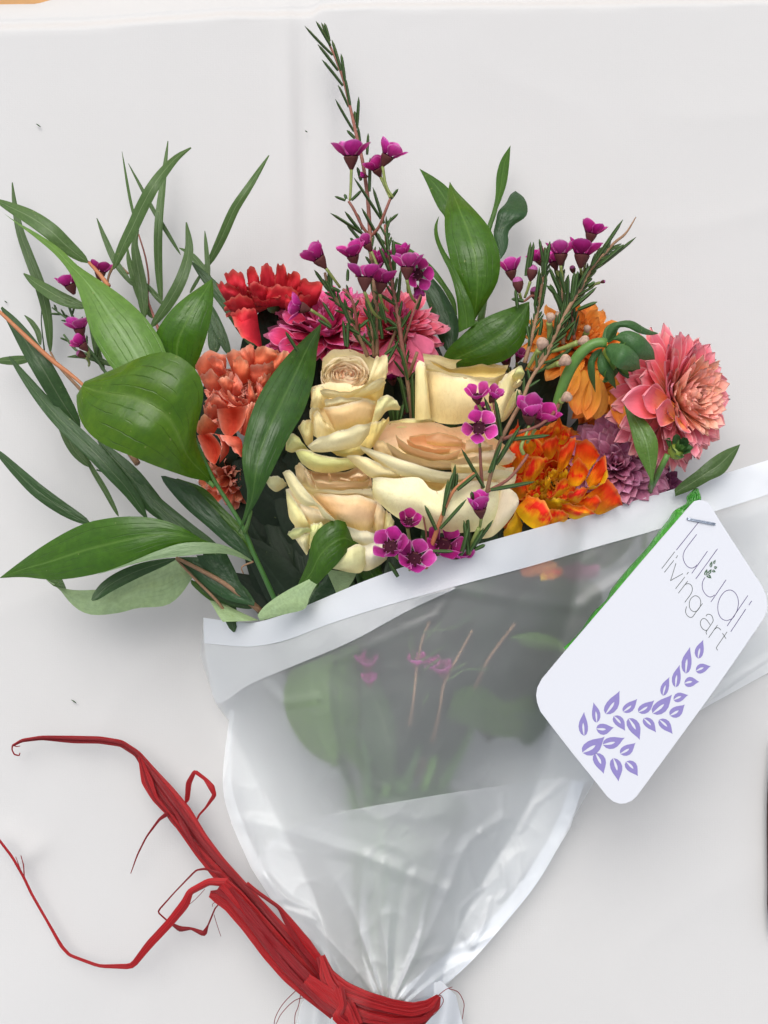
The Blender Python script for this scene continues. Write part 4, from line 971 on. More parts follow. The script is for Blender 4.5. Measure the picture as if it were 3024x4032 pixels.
def rose_root(label, c, z):
    root = thing('rose', label, 'rose', pt('D', *c, z), 'cream roses in the middle of the bouquet')
    P = [pt('D', c[0], c[1]+20, z-.012), pt('D', lerp(c[0], 860, .4), c[1]+180, .035), pt('D', 860, 1600, .028), pt('D', 850, 2200, .018)]
    V, F, UV = tube_geo(P, [.002, .0022, .002], 8, 24); put('stem', V, F, M['stem_dark'], root, UV)
    return root
CR = (.96, .80, .42); PALE = (.98, .87, .53); PEA = (.96, .65, .31); PNK = (.98, .69, .47); YEL = (.95, .74, .27); GRN = (.82, .83, .34); TAN = (.90, .68, .38)
# --- upper left rose: small swirled heart facing out, cup below it
r1 = rose('cream rose at the upper left of the four, blush centre open to the camera', 'V1', (500, 262), .058, (.04, .62, .78), 184, .60, seed=4, npet=30, openness=.5, flare=.06, core=.05, inner=(.92, .56, .34), outer=(.96, .78, .52), outer_n=1, green=0, messy=2.0)
for T_, B_, z_, c_, kw in (
    ([(325, 120), (400, 50), (480, 44), (570, 46), (640, 80), (720, 108), (805, 102)], [(310, 300), (380, 330), (470, 350), (560, 350), (650, 320), (740, 280), (815, 215)], .0590, PALE, dict(bulge=-.006, drop=.002)),
    ([(235, 340), (400, 300), (600, 330), (790, 300)], [(250, 690), (420, 790), (560, 820), (700, 770)], .0630, (.95, .70, .34), dict(bulge=.003)),
    ([(720, 110), (760, 105), (806, 100), (815, 160)], [(650, 330), (700, 300), (760, 290), (800, 262)], .066, PALE, dict(bulge=.001)),
    ([(250, 360), (300, 330), (340, 345), (380, 400)], [(225, 480), (260, 495), (300, 490), (350, 487)], .068, CR, {}),
    ([(555, 410), (640, 380), (720, 340), (792, 305)], [(600, 430), (690, 440), (725, 455), (772, 402)], .067, YEL, {}),
    ([(305, 365), (370, 352), (460, 372), (560, 362), (640, 320), (705, 275)], [(320, 392), (400, 414), (480, 417), (560, 402), (650, 365), (725, 318)], .0735, PALE, dict(lip=.0018, bulge=.0015)),
    ([(545, 408), (620, 358), (700, 296), (782, 262)], [(570, 420), (670, 385), (750, 345), (800, 290)], .0745, PALE, dict(lip=.0015, bulge=.001)),
    ([(330, 488), (420, 484), (520, 460), (640, 432), (722, 455)], [(420, 665), (480, 660), (560, 640), (640, 612), (692, 592)], .0730, PEA, dict(bulge=.005, drop=.005)),
    ([(338, 440), (400, 420), (480, 414), (560, 414), (650, 422), (722, 440)], [(345, 488), (420, 487), (500, 474), (560, 452), (640, 440), (716, 456)], .0765, PALE, dict(lip=.0016, bulge=.001)),
    ([(255, 545), (288, 512), (312, 540), (345, 590)], [(262, 690), (292, 716), (350, 700), (418, 665)], .0730, CR, dict(bulge=.002)),
    ([(228, 560), (235, 500), (290, 488), (308, 515)], [(240, 595), (260, 560), (275, 535), (300, 522)], .0745, PALE, dict(bulge=.001)),
    ([(142, 640), (180, 600), (215, 580), (252, 600)], [(168, 705), (200, 765), (228, 760), (248, 740)], .066, CR, dict(green=.7)),
    ([(690, 600), (745, 588), (822, 560)], [(600, 772), (690, 788), (825, 580)], .070, YEL, dict(bulge=.003, green=.4)),
    ([(735, 432), (790, 398), (850, 412), (908, 482)], [(690, 592), (745, 578), (808, 505), (904, 498)], .0755, CR, dict(green=.8, bulge=.002)),
    ([(385, 812), (500, 795), (600, 772), (692, 782)], [(430, 842), (510, 855), (590, 852), (680, 800)], .066, YEL, dict(green=.6)),
    ([(212, 778), (262, 738), (350, 700), (480, 655), (600, 620), (692, 594)], [(245, 812), (320, 818), (420, 808), (520, 790), (600, 768), (670, 680)], .0775, PALE, dict(bulge=.004, lip=.0015)),
    ([(50, 802), (60, 740), (90, 688), (140, 700), (185, 762)], [(58, 812), (90, 820), (120, 814), (150, 806), (215, 798)], .067, GRN, dict(green=.9)),
    ([(120, 815), (200, 800), (300, 840), (420, 865), (520, 862), (560, 870)], [(160, 900), (250, 958), (380, 974), (500, 952), (560, 935), (592, 925)], .0660, GRN, dict(green=.7, bulge=.004))):
    petal2(r1, 'V1', T_, B_, z_, c_, **kw)
# --- upper right rose: tall cup from the side
r2 = rose_root('cream rose at the upper right of the four, tall cup seen from the side', (1000, 850), .055)
for T_, B_, z_, c_, kw in (
    ([(795, 380), (830, 355), (865, 382)], [(690, 600), (760, 565), (850, 432)], .056, CR, dict(green=.9)),
    ([(122, 82), (180, 88), (250, 95), (350, 122), (460, 115), (550, 98), (640, 150), (766, 168)], [(150, 200), (220, 230), (300, 240), (400, 250), (480, 260), (560, 262), (640, 260), (740, 230)], .0560, PALE, dict(bulge=-.004, lip=.001)),
    ([(170, 130), (260, 165), (350, 190), (450, 175), (560, 160), (650, 172), (758, 188)], [(280, 225), (360, 250), (440, 262), (520, 270), (600, 272), (670, 262), (735, 240)], .0585, YEL, dict(bulge=-.004, lip=.0012)),
    ([(138, 185), (220, 205), (330, 250), (440, 275), (560, 280), (640, 285), (715, 270)], [(190, 575), (260, 600), (360, 610), (460, 600), (560, 600), (610, 590), (660, 570)], .0620, (.96, .77, .40), dict(bulge=.008, drop=.004, nu=26, nv=18)),
    ([(88, 150), (140, 162), (250, 190), (330, 236), (430, 245), (515, 264), (560, 262), (640, 272), (742, 228)], [(120, 182), (180, 205), (280, 232), (360, 268), (440, 288), (520, 284), (570, 292), (640, 296), (722, 276)], .0680, PALE, dict(lip=.0016, bulge=.002, nu=26, ruff=.0010)),
    ([(66, 190), (85, 152), (115, 148), (140, 172), (150, 215)], [(66, 572), (90, 576), (120, 574), (155, 568), (188, 562)], .0660, CR, dict(green=.35, bulge=.004)),
    ([(690, 300), (745, 240), (800, 200), (850, 180)], [(640, 580), (700, 590), (770, 440), (830, 330)], .0665, CR, dict(green=.5, bulge=.003)),
    ([(790, 252), (820, 200), (850, 180), (886, 232)], [(800, 262), (825, 280), (855, 275), (880, 262)], .070, GRN, dict(green=.6)),
    ([(110, 190), (300, 250), (520, 270), (780, 250)], [(120, 560), (300, 590), (520, 600), (700, 570)], .0560, YEL, dict(bulge=.003)),
    ([(798, 315), (830, 282), (870, 292)], [(805, 330), (830, 336), (866, 312)], .070, CR, dict(green=.5))):
    petal2(r2, 'V2', T_, B_, z_, c_, **kw)
# --- large middle rose
r3 = rose_root('largest cream rose, wide open with a peach centre in the middle of the bouquet', (958, 1035), .060)
for T_, B_, z_, c_, kw in (
    ([(75, 45), (200, 60), (330, 42), (480, 36)], [(150, 120), (230, 130), (330, 120), (480, 110)], .056, CR, dict(green=.8)),
    ([(158, 190), (185, 120), (235, 58), (330, 52), (470, 52), (560, 82), (650, 66), (750, 112), (850, 180), (900, 240)], [(168, 215), (240, 225), (330, 240), (420, 262), (520, 275), (600, 280), (680, 282), (760, 280), (830, 275), (885, 265)], .0640, PNK, dict(bulge=-.008, lip=.0016, nu=30, nv=18)),
    ([(120, 260), (300, 300), (560, 320), (890, 290)], [(190, 440), (400, 590), (640, 620), (860, 480)], .0640, (.96, .74, .40), dict(bulge=.004)),
    ([(160, 192), (185, 152), (225, 165), (262, 232)], [(168, 215), (192, 232), (220, 242), (250, 262)], .0680, TAN, dict(bulge=.002)),
    ([(345, 130), (430, 118), (520, 128), (610, 150), (690, 200)], [(350, 200), (430, 215), (520, 225), (610, 225), (690, 232)], .0625, (.95, .58, .36), dict(bulge=-.003, lip=.0026)),
    ([(640, 222), (720, 214), (800, 205), (897, 222)], [(640, 290), (720, 292), (800, 285), (872, 272)], .0700, (.95, .78, .56), dict(lip=.0018)),
    ([(272, 122), (330, 172), (420, 206), (520, 228), (612, 196)], [(292, 180), (355, 226), (450, 256), (540, 262), (606, 240)], .0690, PNK, dict(lip=.0030, bulge=.002, drop=.010)),
    ([(330, 150), (400, 180), (480, 196), (560, 192)], [(350, 186), (420, 210), (490, 222), (560, 215)], .0665, (.95, .60, .38), dict(lip=.0026, bulge=.001, drop=.008)),
    ([(226, 162), (300, 210), (400, 246), (500, 262), (620, 246), (700, 232)], [(246, 222), (320, 262), (430, 292), (540, 300), (640, 290), (710, 262)], .0725, (.96, .79, .60), dict(lip=.0030, bulge=.002, drop=.010)),
    ([(430, 130), (480, 112), (560, 122), (620, 150)], [(440, 165), (490, 175), (560, 178), (620, 178)], .0640, (.96, .62, .42), dict(lip=.0022, bulge=.001)),
    ([(640, 150), (710, 150), (780, 180)], [(640, 215), (710, 218), (790, 212)], .0660, (.96, .74, .54), dict(lip=.0022)),
    ([(560, 268), (640, 278), (740, 268), (845, 292)], [(570, 320), (660, 330), (760, 330), (848, 332)], .0745, PALE, dict(lip=.0018)),
    ([(255, 330), (360, 345), (470, 366), (545, 368)], [(290, 352), (400, 360), (455, 405), (505, 418)], .0755, (.95, .66, .28), dict(bulge=.001)),
    ([(18, 232), (70, 226), (140, 252), (220, 290), (290, 322)], [(28, 248), (90, 302), (150, 346), (220, 354), (310, 356)], .0770, CR, dict(lip=.0016)),
    ([(800, 420), (850, 396), (905, 448), (914, 482)], [(700, 668), (780, 652), (850, 590), (898, 530)], .0730, (.95, .79, .56), dict(bulge=.004)),
    ([(780, 345), (840, 320), (905, 330)], [(800, 430), (850, 430), (900, 372)], .0740, (.95, .76, .50), dict(bulge=.002)),
    ([(155, 352), (250, 348), (360, 350), (412, 360), (452, 402), (502, 416), (560, 382), (700, 362), (805, 372)], [(152, 440), (250, 530), (350, 590), (450, 625), (540, 634), (620, 632), (700, 622), (780, 585), (850, 500)], .0755, (.96, .88, .56), dict(bulge=.009, drop=.004, green=.4, nu=30, nv=20)),
    ([(88, 184), (150, 198), (220, 222), (300, 252), (400, 288), (500, 312), (600, 320), (700, 312), (800, 302), (902, 318)], [(98, 200), (165, 255), (235, 306), (320, 338), (420, 356), (520, 374), (620, 372), (720, 362), (820, 350), (906, 340)], .0815, (.95, .84, .50), dict(lip=.0016, bulge=.003, nu=30, ruff=.0010, green=.2))):
    petal2(r3, 'V3', T_, B_, z_, c_, **kw)
# --- lower left rose
r4 = rose_root('lowest cream rose, at the left, peach cup with pale green outer petals', (742, 1098), .055)
for T_, B_, z_, c_, kw in (
    ([(170, 250), (400, 230), (700, 240), (840, 400)], [(240, 600), (400, 700), (650, 720), (850, 640)], .0560, TAN, {}),
    ([(35, 212), (60, 170), (120, 164), (168, 200)], [(45, 240), (90, 270), (130, 256), (168, 228)], .058, (.86, .78, .48), dict(green=.5)),
    ([(228, 110), (260, 72), (300, 108), (345, 160)], [(238, 205), (270, 225), (300, 228), (345, 245)], .0590, TAN, dict(bulge=.002)),
    ([(280, 108), (350, 130), (450, 125), (560, 130), (680, 105), (748, 180)], [(350, 245), (400, 262), (500, 268), (600, 268), (700, 262), (755, 250)], .0575, (.94, .62, .38), dict(bulge=-.005)),
    ([(284, 108), (305, 115), (330, 160), (348, 205)], [(290, 160), (312, 215), (340, 240), (368, 248)], .0640, (.93, .70, .45), dict(bulge=.001)),
    ([(450, 138), (470, 150), (482, 198)], [(455, 200), (470, 202), (484, 202)], .0630, (.92, .60, .36), dict(bulge=.001)),
    ([(590, 170), (640, 150), (690, 150), (712, 118)], [(600, 200), (650, 205), (700, 200), (735, 180)], .0625, (.95, .66, .44), dict(lip=.0015)),
    ([(515, 190), (545, 172), (590, 190), (650, 188)], [(520, 206), (560, 214), (610, 216), (668, 212)], .0640, (.95, .68, .46), dict(lip=.0015)),
    ([(340, 142), (350, 185), (400, 192), (500, 202), (600, 206), (690, 200), (740, 190)], [(372, 250), (420, 260), (500, 262), (600, 262), (690, 250), (722, 240)], .0655, (.96, .70, .47), dict(lip=.0018, bulge=.002)),
    ([(165, 250), (200, 285), (262, 372), (335, 505)], [(172, 385), (188, 455), (242, 512), (335, 518)], .0670, (.94, .82, .42), dict(green=.5, bulge=.003)),
    ([(245, 345), (330, 370), (400, 400), (492, 462)], [(330, 520), (370, 508), (420, 496), (480, 480)], .0690, (.95, .76, .46), dict(bulge=.003)),
    ([(340, 288), (440, 282), (560, 298), (680, 296), (792, 345)], [(500, 465), (580, 502), (650, 528), (720, 544), (760, 500)], .0700, (.97, .65, .34), dict(bulge=.007, drop=.004, nu=26, nv=18, green=0)),
    ([(760, 412), (790, 355), (842, 400)], [(758, 525), (790, 548), (828, 552)], .0680, (.94, .72, .42), dict(bulge=.003)),
    ([(845, 398), (880, 430), (905, 480)], [(828, 548), (860, 562), (895, 545)], .0665, CR, dict(green=.7, bulge=.003)),
    ([(275, 222), (330, 232), (430, 262), (540, 260), (650, 262), (748, 252)], [(305, 270), (352, 294), (440, 286), (540, 304), (650, 298), (770, 330)], .0755, PALE, dict(lip=.0016, bulge=.002, nu=24, ruff=.0010)),
    ([(145, 142), (190, 128), (235, 160), (280, 232), (350, 310), (425, 392), (502, 466)], [(150, 168), (190, 252), (248, 332), (300, 368), (378, 372), (412, 440), (485, 474)], .0760, (.95, .84, .50), dict(lip=.0012, bulge=.003)),
    ([(232, 592), (280, 552), (335, 560)], [(300, 705), (312, 690), (330, 620)], .0655, PALE, dict(green=.2)),
    ([(335, 492), (400, 480), (440, 500)], [(318, 640), (360, 610), (420, 560)], .0690, GRN, dict(green=.7)),
    ([(178, 560), (205, 528), (270, 514), (338, 515)], [(205, 597), (250, 588), (292, 560), (338, 542)], .0715, GRN, dict(green=.7, bulge=.002)),
    ([(560, 500), (660, 530), (760, 548), (835, 550)], [(590, 640), (690, 650), (780, 640), (850, 610)], .0690, (.95, .86, .58), dict(bulge=.004)),
    ([(640, 620), (740, 612), (840, 595), (885, 640)], [(640, 800), (720, 812), (800, 775), (852, 735)], .0645, (.95, .88, .68), dict(bulge=.005)),
    ([(468, 792), (540, 700), (640, 625), (705, 645)], [(520, 806), (600, 824), (680, 820), (718, 745)], .0680, (.90, .84, .46), dict(bulge=.004, green=.5)),
    ([(880, 590), (910, 540), (952, 550)], [(870, 640), (910, 640), (952, 620)], .060, GRN, dict(green=.6))):
    petal2(r4, 'V4', T_, B_, z_, c_, **kw)
# ------------------------------------------------------------------ waxflower sprigs
WXG = 'waxflower sprigs with magenta blossoms'
WPET = {}
def wax_petal_data(var, deep):
    if (var, deep) not in WPET:
        V, UV = [], []; nu, nv = 7, 7
        for j in range(nv):
            t = j/(nv-1); w = .60*math.sin(math.pi*min(1, (t*.86+.10)))**.62*(.38+.62*min(1, t*1.7))
            for i in range(nu):
                s = 2*i/(nu-1)-1
                V.append(Vector((w*s, t - .06*abs(s), .30*(1-t)*s*s*.5 + .22*t*t*(.6+.2*var) + .16*s*s*w*2 + .07*mnoise.noise(Vector((s*2+var*5, t*3, var*3)))))); UV.append(((s+1)/2, t))
        WPET[(var, deep)] = mesh_data('petal', V, grid_faces(nu, nv), M['wax_petal_deep' if deep else 'wax_petal'], UV)
    return WPET[(var, deep)]
def rev_geo(W, prof, seg=12):
    V, UV = [], []
    for j, (r, z) in enumerate(prof):
        for i in range(seg):
            a = 2*math.pi*i/seg; V.append(W @ Vector((r*math.cos(a), r*math.sin(a), z))); UV.append((i/seg, j/(len(prof)-1)))
    return V, grid_faces(seg, len(prof), 0, True), UV
CALYX = {}
def blossom(sprig, f, c, z, ang, tilt, r, foot=None, open_=.75, deep=False, seed=None, npet=5):
    """ang: direction the flower looks in the picture plane (degrees, 90 = up the photograph); tilt: how far it turns to the camera"""
    rr = random.Random(seed if seed is not None else int(c[0]*7+c[1]))
    a, t = R(ang), R(tilt)
    ax = Vector((math.cos(a)*math.cos(t), math.sin(a)*math.cos(t), math.sin(t)))
    Rm = r*unit(f, z); C = pt(f, *c, z); W = frame_from(ax, C)
    W = W @ Matrix.Rotation(rr.uniform(0, 1.2), 4, 'Z')
    Rm *= rr.uniform(.90, 1.08); S = Rm
    if 'cup' not in CALYX:
        I = Matrix.Identity(4)
        V, F, UV = rev_geo(I, [(.07, -.80), (.14, -.72), (.24, -.54), (.37, -.32), (.46, -.10), (.48, 0), (.44, .05), (.38, .02), (.30, -.06)], 14)
        for i, v in enumerate(V): V[i] = v*(1+.05*math.cos(10*math.atan2(v.y, v.x)))
        CALYX['cup'] = mesh_data('blossom', V, F, M['calyx'], UV)
        V, F, UV = rev_geo(I, [(.001, .0), (.12, -.02), (.30, -.02), (.42, .04), (.49, .11)], 14)
        CALYX['disc'] = mesh_data('blossom_centre', V, F, M['wax_disc'], UV)
        V, F, UV = rev_geo(I, [(.03, -.02), (.025, .10), (.05, .13), (.001, .15)], 8)
        CALYX['pistil'] = mesh_data('pistil', V, F, M['pistil'], UV)
        V, F, UV = rev_geo(I, [(.06, -1.0), (.15, -.9), (.36, -.6), (.5, -.2), (.48, .05), (.36, .3), (.001, .42)], 12)
        CALYX['bud'] = mesh_data('closed_bud', V, F, M['calyx'], UV)
        V, F, UV = rev_geo(I, [(.46, -.02), (.48, .12), (.36, .34), (.15, .46), (.001, .48)], 12)
        CALYX['budtop'] = mesh_data('bud_tip', V, F, M['bud_pink'], UV)
    if open_ <= 0:
        b = inst('closed_bud', CALYX['bud'], W @ Matrix.Diagonal((S, S, S, 1)), sprig)
        inst('bud_tip', CALYX['budtop'], W @ Matrix.Diagonal((S, S, S, 1)), b)
    else:
        b = inst('blossom', CALYX['cup'], W @ Matrix.Diagonal((S, S, S, 1)), sprig)
        inst('blossom_centre', CALYX['disc'], W @ Matrix.Diagonal((S, S, S, 1)), b)
        inst('pistil', CALYX['pistil'], W @ Matrix.Diagonal((S, S, S, 1)), b)
        fade = rr.uniform(.85, 1.2)
        for k in range(npet):
            ph = 2*math.pi*k/npet + rr.uniform(-.12, .12); th = R(lerp(6, 58, open_) + rr.uniform(-14, 14)) if tilt < 50 else R(lerp(8, 86, open_) + rr.uniform(-8, 8))
            d = Vector((math.sin(th)*math.cos(ph), math.sin(th)*math.sin(ph), math.cos(th)))
            inn = Vector((-math.cos(th)*math.cos(ph), -math.cos(th)*math.sin(ph), math.sin(th)))
            B = Matrix((d.cross(inn), d, inn)).transposed().to_4x4(); B.translation = Vector((math.cos(ph), math.sin(ph), .05))*.47
            B.translation.z = .03
            s_ = rr.uniform(.80, .96)
            o = inst('petal', wax_petal_data(rr.randrange(3), deep), W @ Matrix.Diagonal((S, S, S, 1)) @ B @ Matrix.Diagonal((s_*(1.22 if tilt < 50 else 1.1), s_*(1.30 if tilt < 50 else 1.0), s_, 1)), b)
            g = rr.uniform(.75, 1.3)*fade; o.color = (g, g*rr.uniform(.8, 1.5), g*rr.uniform(.95, 1.1), 1)
    if foot is not None:
        P0 = W @ Vector((0, 0, -.78*S if open_ > 0 else -1.0*S)); F1 = pt(f, foot[0], foot[1], foot[2] if len(foot) > 2 else z-.006)
        mid = P0.lerp(F1, .5) - ax*(P0-F1).length*.12
        V, F, UV = tube_geo([P0, mid, F1], [.00055, .0005, .00045], 6, 10)
        put('flower_stalk', V, F, M['calyx_green'], sprig, UV)
    return b
def drybud(sprig, f, c, z, ang, r, foot):
    a = R(ang); ax = Vector((math.cos(a)*.9, math.sin(a)*.9, .4)); C = pt(f, *c, z); S = r*unit(f, z); W = frame_from(ax, C) @ Matrix.Diagonal((S, S, S, 1))
    V, F, UV = rev_geo(W, [(.15, -1.0), (.4, -.75), (.75, -.2), (.85, .2), (.7, .6), (.35, .8), (.001, .72)], 12)
    for i, v in enumerate(V): V[i] = v + Vector((mnoise.noise(v*900), mnoise.noise(v*900+Vector((5, 0, 0))), 0))*S*.10
    put('dried_bud', V, F, M['dry_bud'], sprig, UV)
    V, F, UV = tube_geo([W @ Vector((0, 0, -.95)), pt(f, (c[0]+foot[0])/2, (c[1]+foot[1])/2, z-.003), pt(f, foot[0], foot[1], z-.006)], [.0011, .0008, .0006], 7, 10)
    put('flower_stalk', V, F, M['calyx_green'], sprig, UV)
NEED = {}
def needle(sprig, A, B, w=.00075, mat='needle'):
    """thin pointed leaf from A to B"""
    d = B-A; L = d.length
    if L < 1e-6: return
    key = (mat, rnd.randrange(3))
    if key not in NEED:
        bend = (-.06, .03, .08)[key[1]]
        V, F, UV = tube_geo([Vector((0, 0, 0)), Vector((0, .35, bend)), Vector((0, .75, bend*1.1)), Vector((0, 1, bend*.2))], [1, 1, 1], 5, 7)
        for i, v in enumerate(V):
            t = i//5/6; c = Vector((0, v.y, 0)); k = .001
        # scale the section separately
        V2 = []
        S = smooth_path([Vector((0, 0, 0)), Vector((0, .35, bend)), Vector((0, .75, bend*1.1)), Vector((0, 1, bend*.2))], 7)
        for j in range(7):
            t = j/6; rr_ = (.7, .85, .88, .88, .85, .72, .1)[j]
            for q in range(5):
                a = 2*math.pi*q/5; V2.append(Vector((math.cos(a)*rr_, S[j].y, S[j].z + math.sin(a)*rr_*.04)))
        F = grid_faces(5, 7, 0, True)
        NEED[key] = mesh_data('needle_leaf', V2, F, M[mat], [(i % 5/5, (i//5)/6) for i in range(35)])
    d.normalize(); up = Vector((0, 0, 1)); up = (up-d*up.dot(d)).normalized(); x = d.cross(up)
    Mx = Matrix((x*w, d*L, up*L)).transposed().to_4x4(); Mx.translation = A
    inst('needle_leaf', NEED[key], Mx, sprig)
def sprig_stem(sprig, f, P, rad, mat='twig', needles=0, nl=(70, 110), ang=26, start=.0, end=1.0, seed=0, zs=.006, n=None):
    W = [pt(f, *p) for p in P]; n = n or max(12, len(P)*6)
    V, F, UV = tube_geo(W, rad, 7, n); put('stem', V, F, M[mat], sprig, UV)
    S = smooth_path(W, 60); rr = random.Random(seed*13+needles)
    for k in range(needles):
        t = lerp(start, end, (k+.5)/needles); i = min(58, int(t*59)); p = S[i]; d = (S[i+1]-S[i]).normalized()
        side = d.cross(Vector((0, 0, 1))).normalized(); sg = 1 if k % 2 else -1
        a = R(ang*rr.uniform(.6, 1.4)); L = rr.uniform(*nl)*unit(f, p.z)
        q = d*math.cos(a) + side*sg*math.sin(a) + Vector((0, 0, rr.uniform(-.25, .35)))
        needle(sprig, p, p + q.normalized()*L, rr.uniform(.00048, .00066))
def needles2(sprig, f, lst, z, w=.0006):
    for x0, y0, x1, y1 in lst: needle(sprig, pt(f, x0, y0, z), pt(f, x1, y1, z + rnd.uniform(-.002, .004)), w*rnd.uniform(.9, 1.15))

# --- tall middle sprig
s1 = thing('waxflower_sprig', 'tallest waxflower sprig, its needle-leaved tip reaching the top of the cloth', 'flower sprig', pt('D', 800, 780, .04), WXG)
sprig_stem(s1, 'B', [(1125, 1900, .05), (1100, 1700, .048), (1090, 1540, .046), (1075, 1300, .042), (1055, 1150, .04), (1040, 1050, .038), (1000, 880, .034), (960, 700, .028), (915, 520, .022), (860, 370, .018), (820, 280, .016), (790, 180, .015)],
           [.00085, .0008, .0007, .0006, .0005, .0004], 'twig_red', 0)
needles2(s1, 'B', [(845, 360, 663, 168), (880, 460, 748, 290), (912, 560, 776, 390), (832, 300, 736, 138), (818, 260, 772, 148), (825, 270, 792, 150), (950, 700, 880, 555)], .018, .00065)
needles2(s1, 'B', [(900, 460, 840, 260), (960, 690, 925, 500), (925, 530, 900, 350), (985, 860, 863, 647), (1003, 840, 1016, 632), (992, 800, 990, 725), (992, 905, 938, 850), (1030, 1000, 1010, 820)], .028, .00068)
needles2(s1, 'B', [(1070, 1010, 1078, 870), (1085, 1250, 1090, 1030), (1160, 1430, 983, 1160), (1180, 1460, 1108, 1222), (1140, 1540, 1035, 1358), (1190, 1640, 1040, 1370), (1060, 1540, 830, 1392), (1040, 1530, 925, 1380),
                   (1040, 1500, 1005, 1390), (1040, 1590, 935, 1465), (1010, 1600, 960, 1555), (1205, 1640, 1195, 1410), (1200, 1460, 1275, 1395), (1225, 1300, 1275, 1232), (930, 1310, 858, 1282), (968, 1308, 1035, 1240), (935, 1300, 922, 1268), (1030, 1180, 1005, 1090), (1240, 1650, 1240, 1565)], .046, .00066)
sprig_stem(s1, 'B', [(1090, 1545, .046), (1040, 1480, .048), (985, 1370, .05), (950, 1315, .05)], [.0006, .0005], 'twig_red')
sprig_stem(s1, 'B', [(1100, 1540, .046), (1150, 1480, .048), (1190, 1380, .05), (1222, 1300, .05)], [.0006, .0005], 'twig_red')
blossom(s1, 'B', (965, 1025), .052, 92, 12, 108, (958, 1310, .05), .80)
blossom(s1, 'B', (1205, 1020), .052, 62, 14, 92, (1240, 1290, .05), .62)
blossom(s1, 'B', (1135, 1105), .048, 118, 20, 70, (1220, 1290, .05), .5, True)
blossom(s1, 'B', (1055, 1150), .046, 170, 10, 34, None, .1, True)
# second and third stems of the middle group
s2 = thing('waxflower_sprig', 'waxflower sprig left of centre with magenta blossoms over the red and magenta dahlias', 'flower sprig', pt('D', 770, 770, .05), WXG)
sprig_stem(s2, 'P', [(960, 1390, .056), (850, 1120, .060), (760, 940, .062), (640, 800, .064), (560, 700, .066), (520, 600, .066), (495, 480, .066)], [.0008, .0007, .0005], 'twig', 18, (110, 190), 26, .1, .9, 3)
sprig_stem(s2, 'P', [(850, 1120, .060), (830, 950, .064), (800, 800, .066), (740, 700, .066), (690, 660, .066)], [.0006, .0005], 'twig_red', 6, (90, 140), 34, .1, .9, 4)
sprig_stem(s2, 'P', [(1030, 1390, .056), (1010, 1200, .06), (1000, 1000, .062), (980, 800, .062)], [.0006, .0005], 'twig', 12, (120, 200), 20, .1, .9, 5)
blossom(s2, 'P', (430, 330), .072, 128, 12, 150, (660, 640, .066), .42, True)
blossom(s2, 'P', (800, 300), .070, 105, 22, 150, (840, 520, .064), .60, True)
blossom(s2, 'P', (930, 540), .078, 88, 8, 170, (1110, 990, .064), .72)
blossom(s2, 'P', (235, 860), .070, 168, 8, 140, (560, 1060, .062), .72, True)
blossom(s2, 'P', (1110, 590), .070, 80, 16, 145, (1180, 900, .062), .6, True)
blossom(s2, 'P', (960, 180), .064, 120, 5, 110, (1090, 480, .064), .25)
blossom(s2, 'P', (1090, 370), .058, 85, 30, 120, None, .6, True)
needles2(s2, 'P', [(540, 680, 380, 450), (560, 660, 555, 500), (600, 760, 500, 560), (660, 690, 560, 640), (740, 570, 745, 435), (560, 1080, 415, 990), (880, 1070, 970, 990), (770, 1040, 640, 740), (760, 1010, 690, 800), (720, 1280, 690, 990),
                   (870, 1150, 690, 1050), (1000, 1280, 880, 1160), (1060, 1200, 930, 760), (1130, 990, 1080, 800), (1160, 1030, 1100, 790), (590, 1000, 470, 800), (200, 1340, 65, 1120), (740, 1290, 745, 1020)], .068, .0007)
s3 = thing('waxflower_sprig', 'waxflower sprig right of centre with pink blossoms over the coral pink dahlia', 'flower sprig', pt('D', 880, 800, .05), WXG)
sprig_stem(s3, 'P', [(1400, 1620, .056), (1340, 1300, .060), (1300, 1000, .062), (1260, 780, .062), (1230, 600, .060), (1190, 300, .056), (1160, 100, .052), (1150, -40, .05)], [.0008, .0008, .0005], 'twig_red', 26, (120, 210), 20, .02, .98, 7)
sprig_stem(s3, 'P', [(1060, 1390, .056), (1050, 1100, .058), (1045, 800, .06), (1010, 400, .056), (985, 100, .05)], [.0009, .0008, .0006], 'twig', 16, (120, 200), 18, .1, .9, 8)
sprig_stem(s3, 'P', [(1180, 1330, .056), (1240, 1180, .058), (1280, 1090, .06)], [.0006, .0005], 'twig')
sprig_stem(s3, 'P', [(1410, 1600, .056), (1460, 1460, .062), (1500, 1345, .064)], [.0007, .0006], 'twig')
sprig_stem(s3, 'P', [(1355, 1240, .06), (1420, 1040, .066), (1480, 850, .068), (1540, 720, .068)], [.0004, .0004], 'twig_red')
blossom(s3, 'P', (1390, 430), .076, 88, 8, 150, (1480, 800, .066), .68)
blossom(s3, 'P', (1500, 500), .070, -10, 55, 150, (1400, 700, .06), .85, True)
blossom(s3, 'P', (1340, 300), .062, 110, 20, 120, None, .5, True)
blossom(s3, 'P', (1500, 660), .064, -70, 10, 90, None, .4)
needles2(s3, 'P', [(1290, 800, 1320, 440), (1250, 480, 1240, 120), (1230, 540, 1085, 200), (1160, 260, 1060, 40), (1190, 290, 1160, 20), (1120, 1200, 1075, 900), (1330, 1070, 1440, 880), (1150, 1370, 1290, 1260), (1150, 1490, 1300, 1210), (1260, 830, 1020, 680), (1490, 880, 1545, 720),
                   (1280, 1080, 1150, 1100), (1270, 1060, 1140, 970), (1400, 1650, 1310, 1290)], .064, .00075)

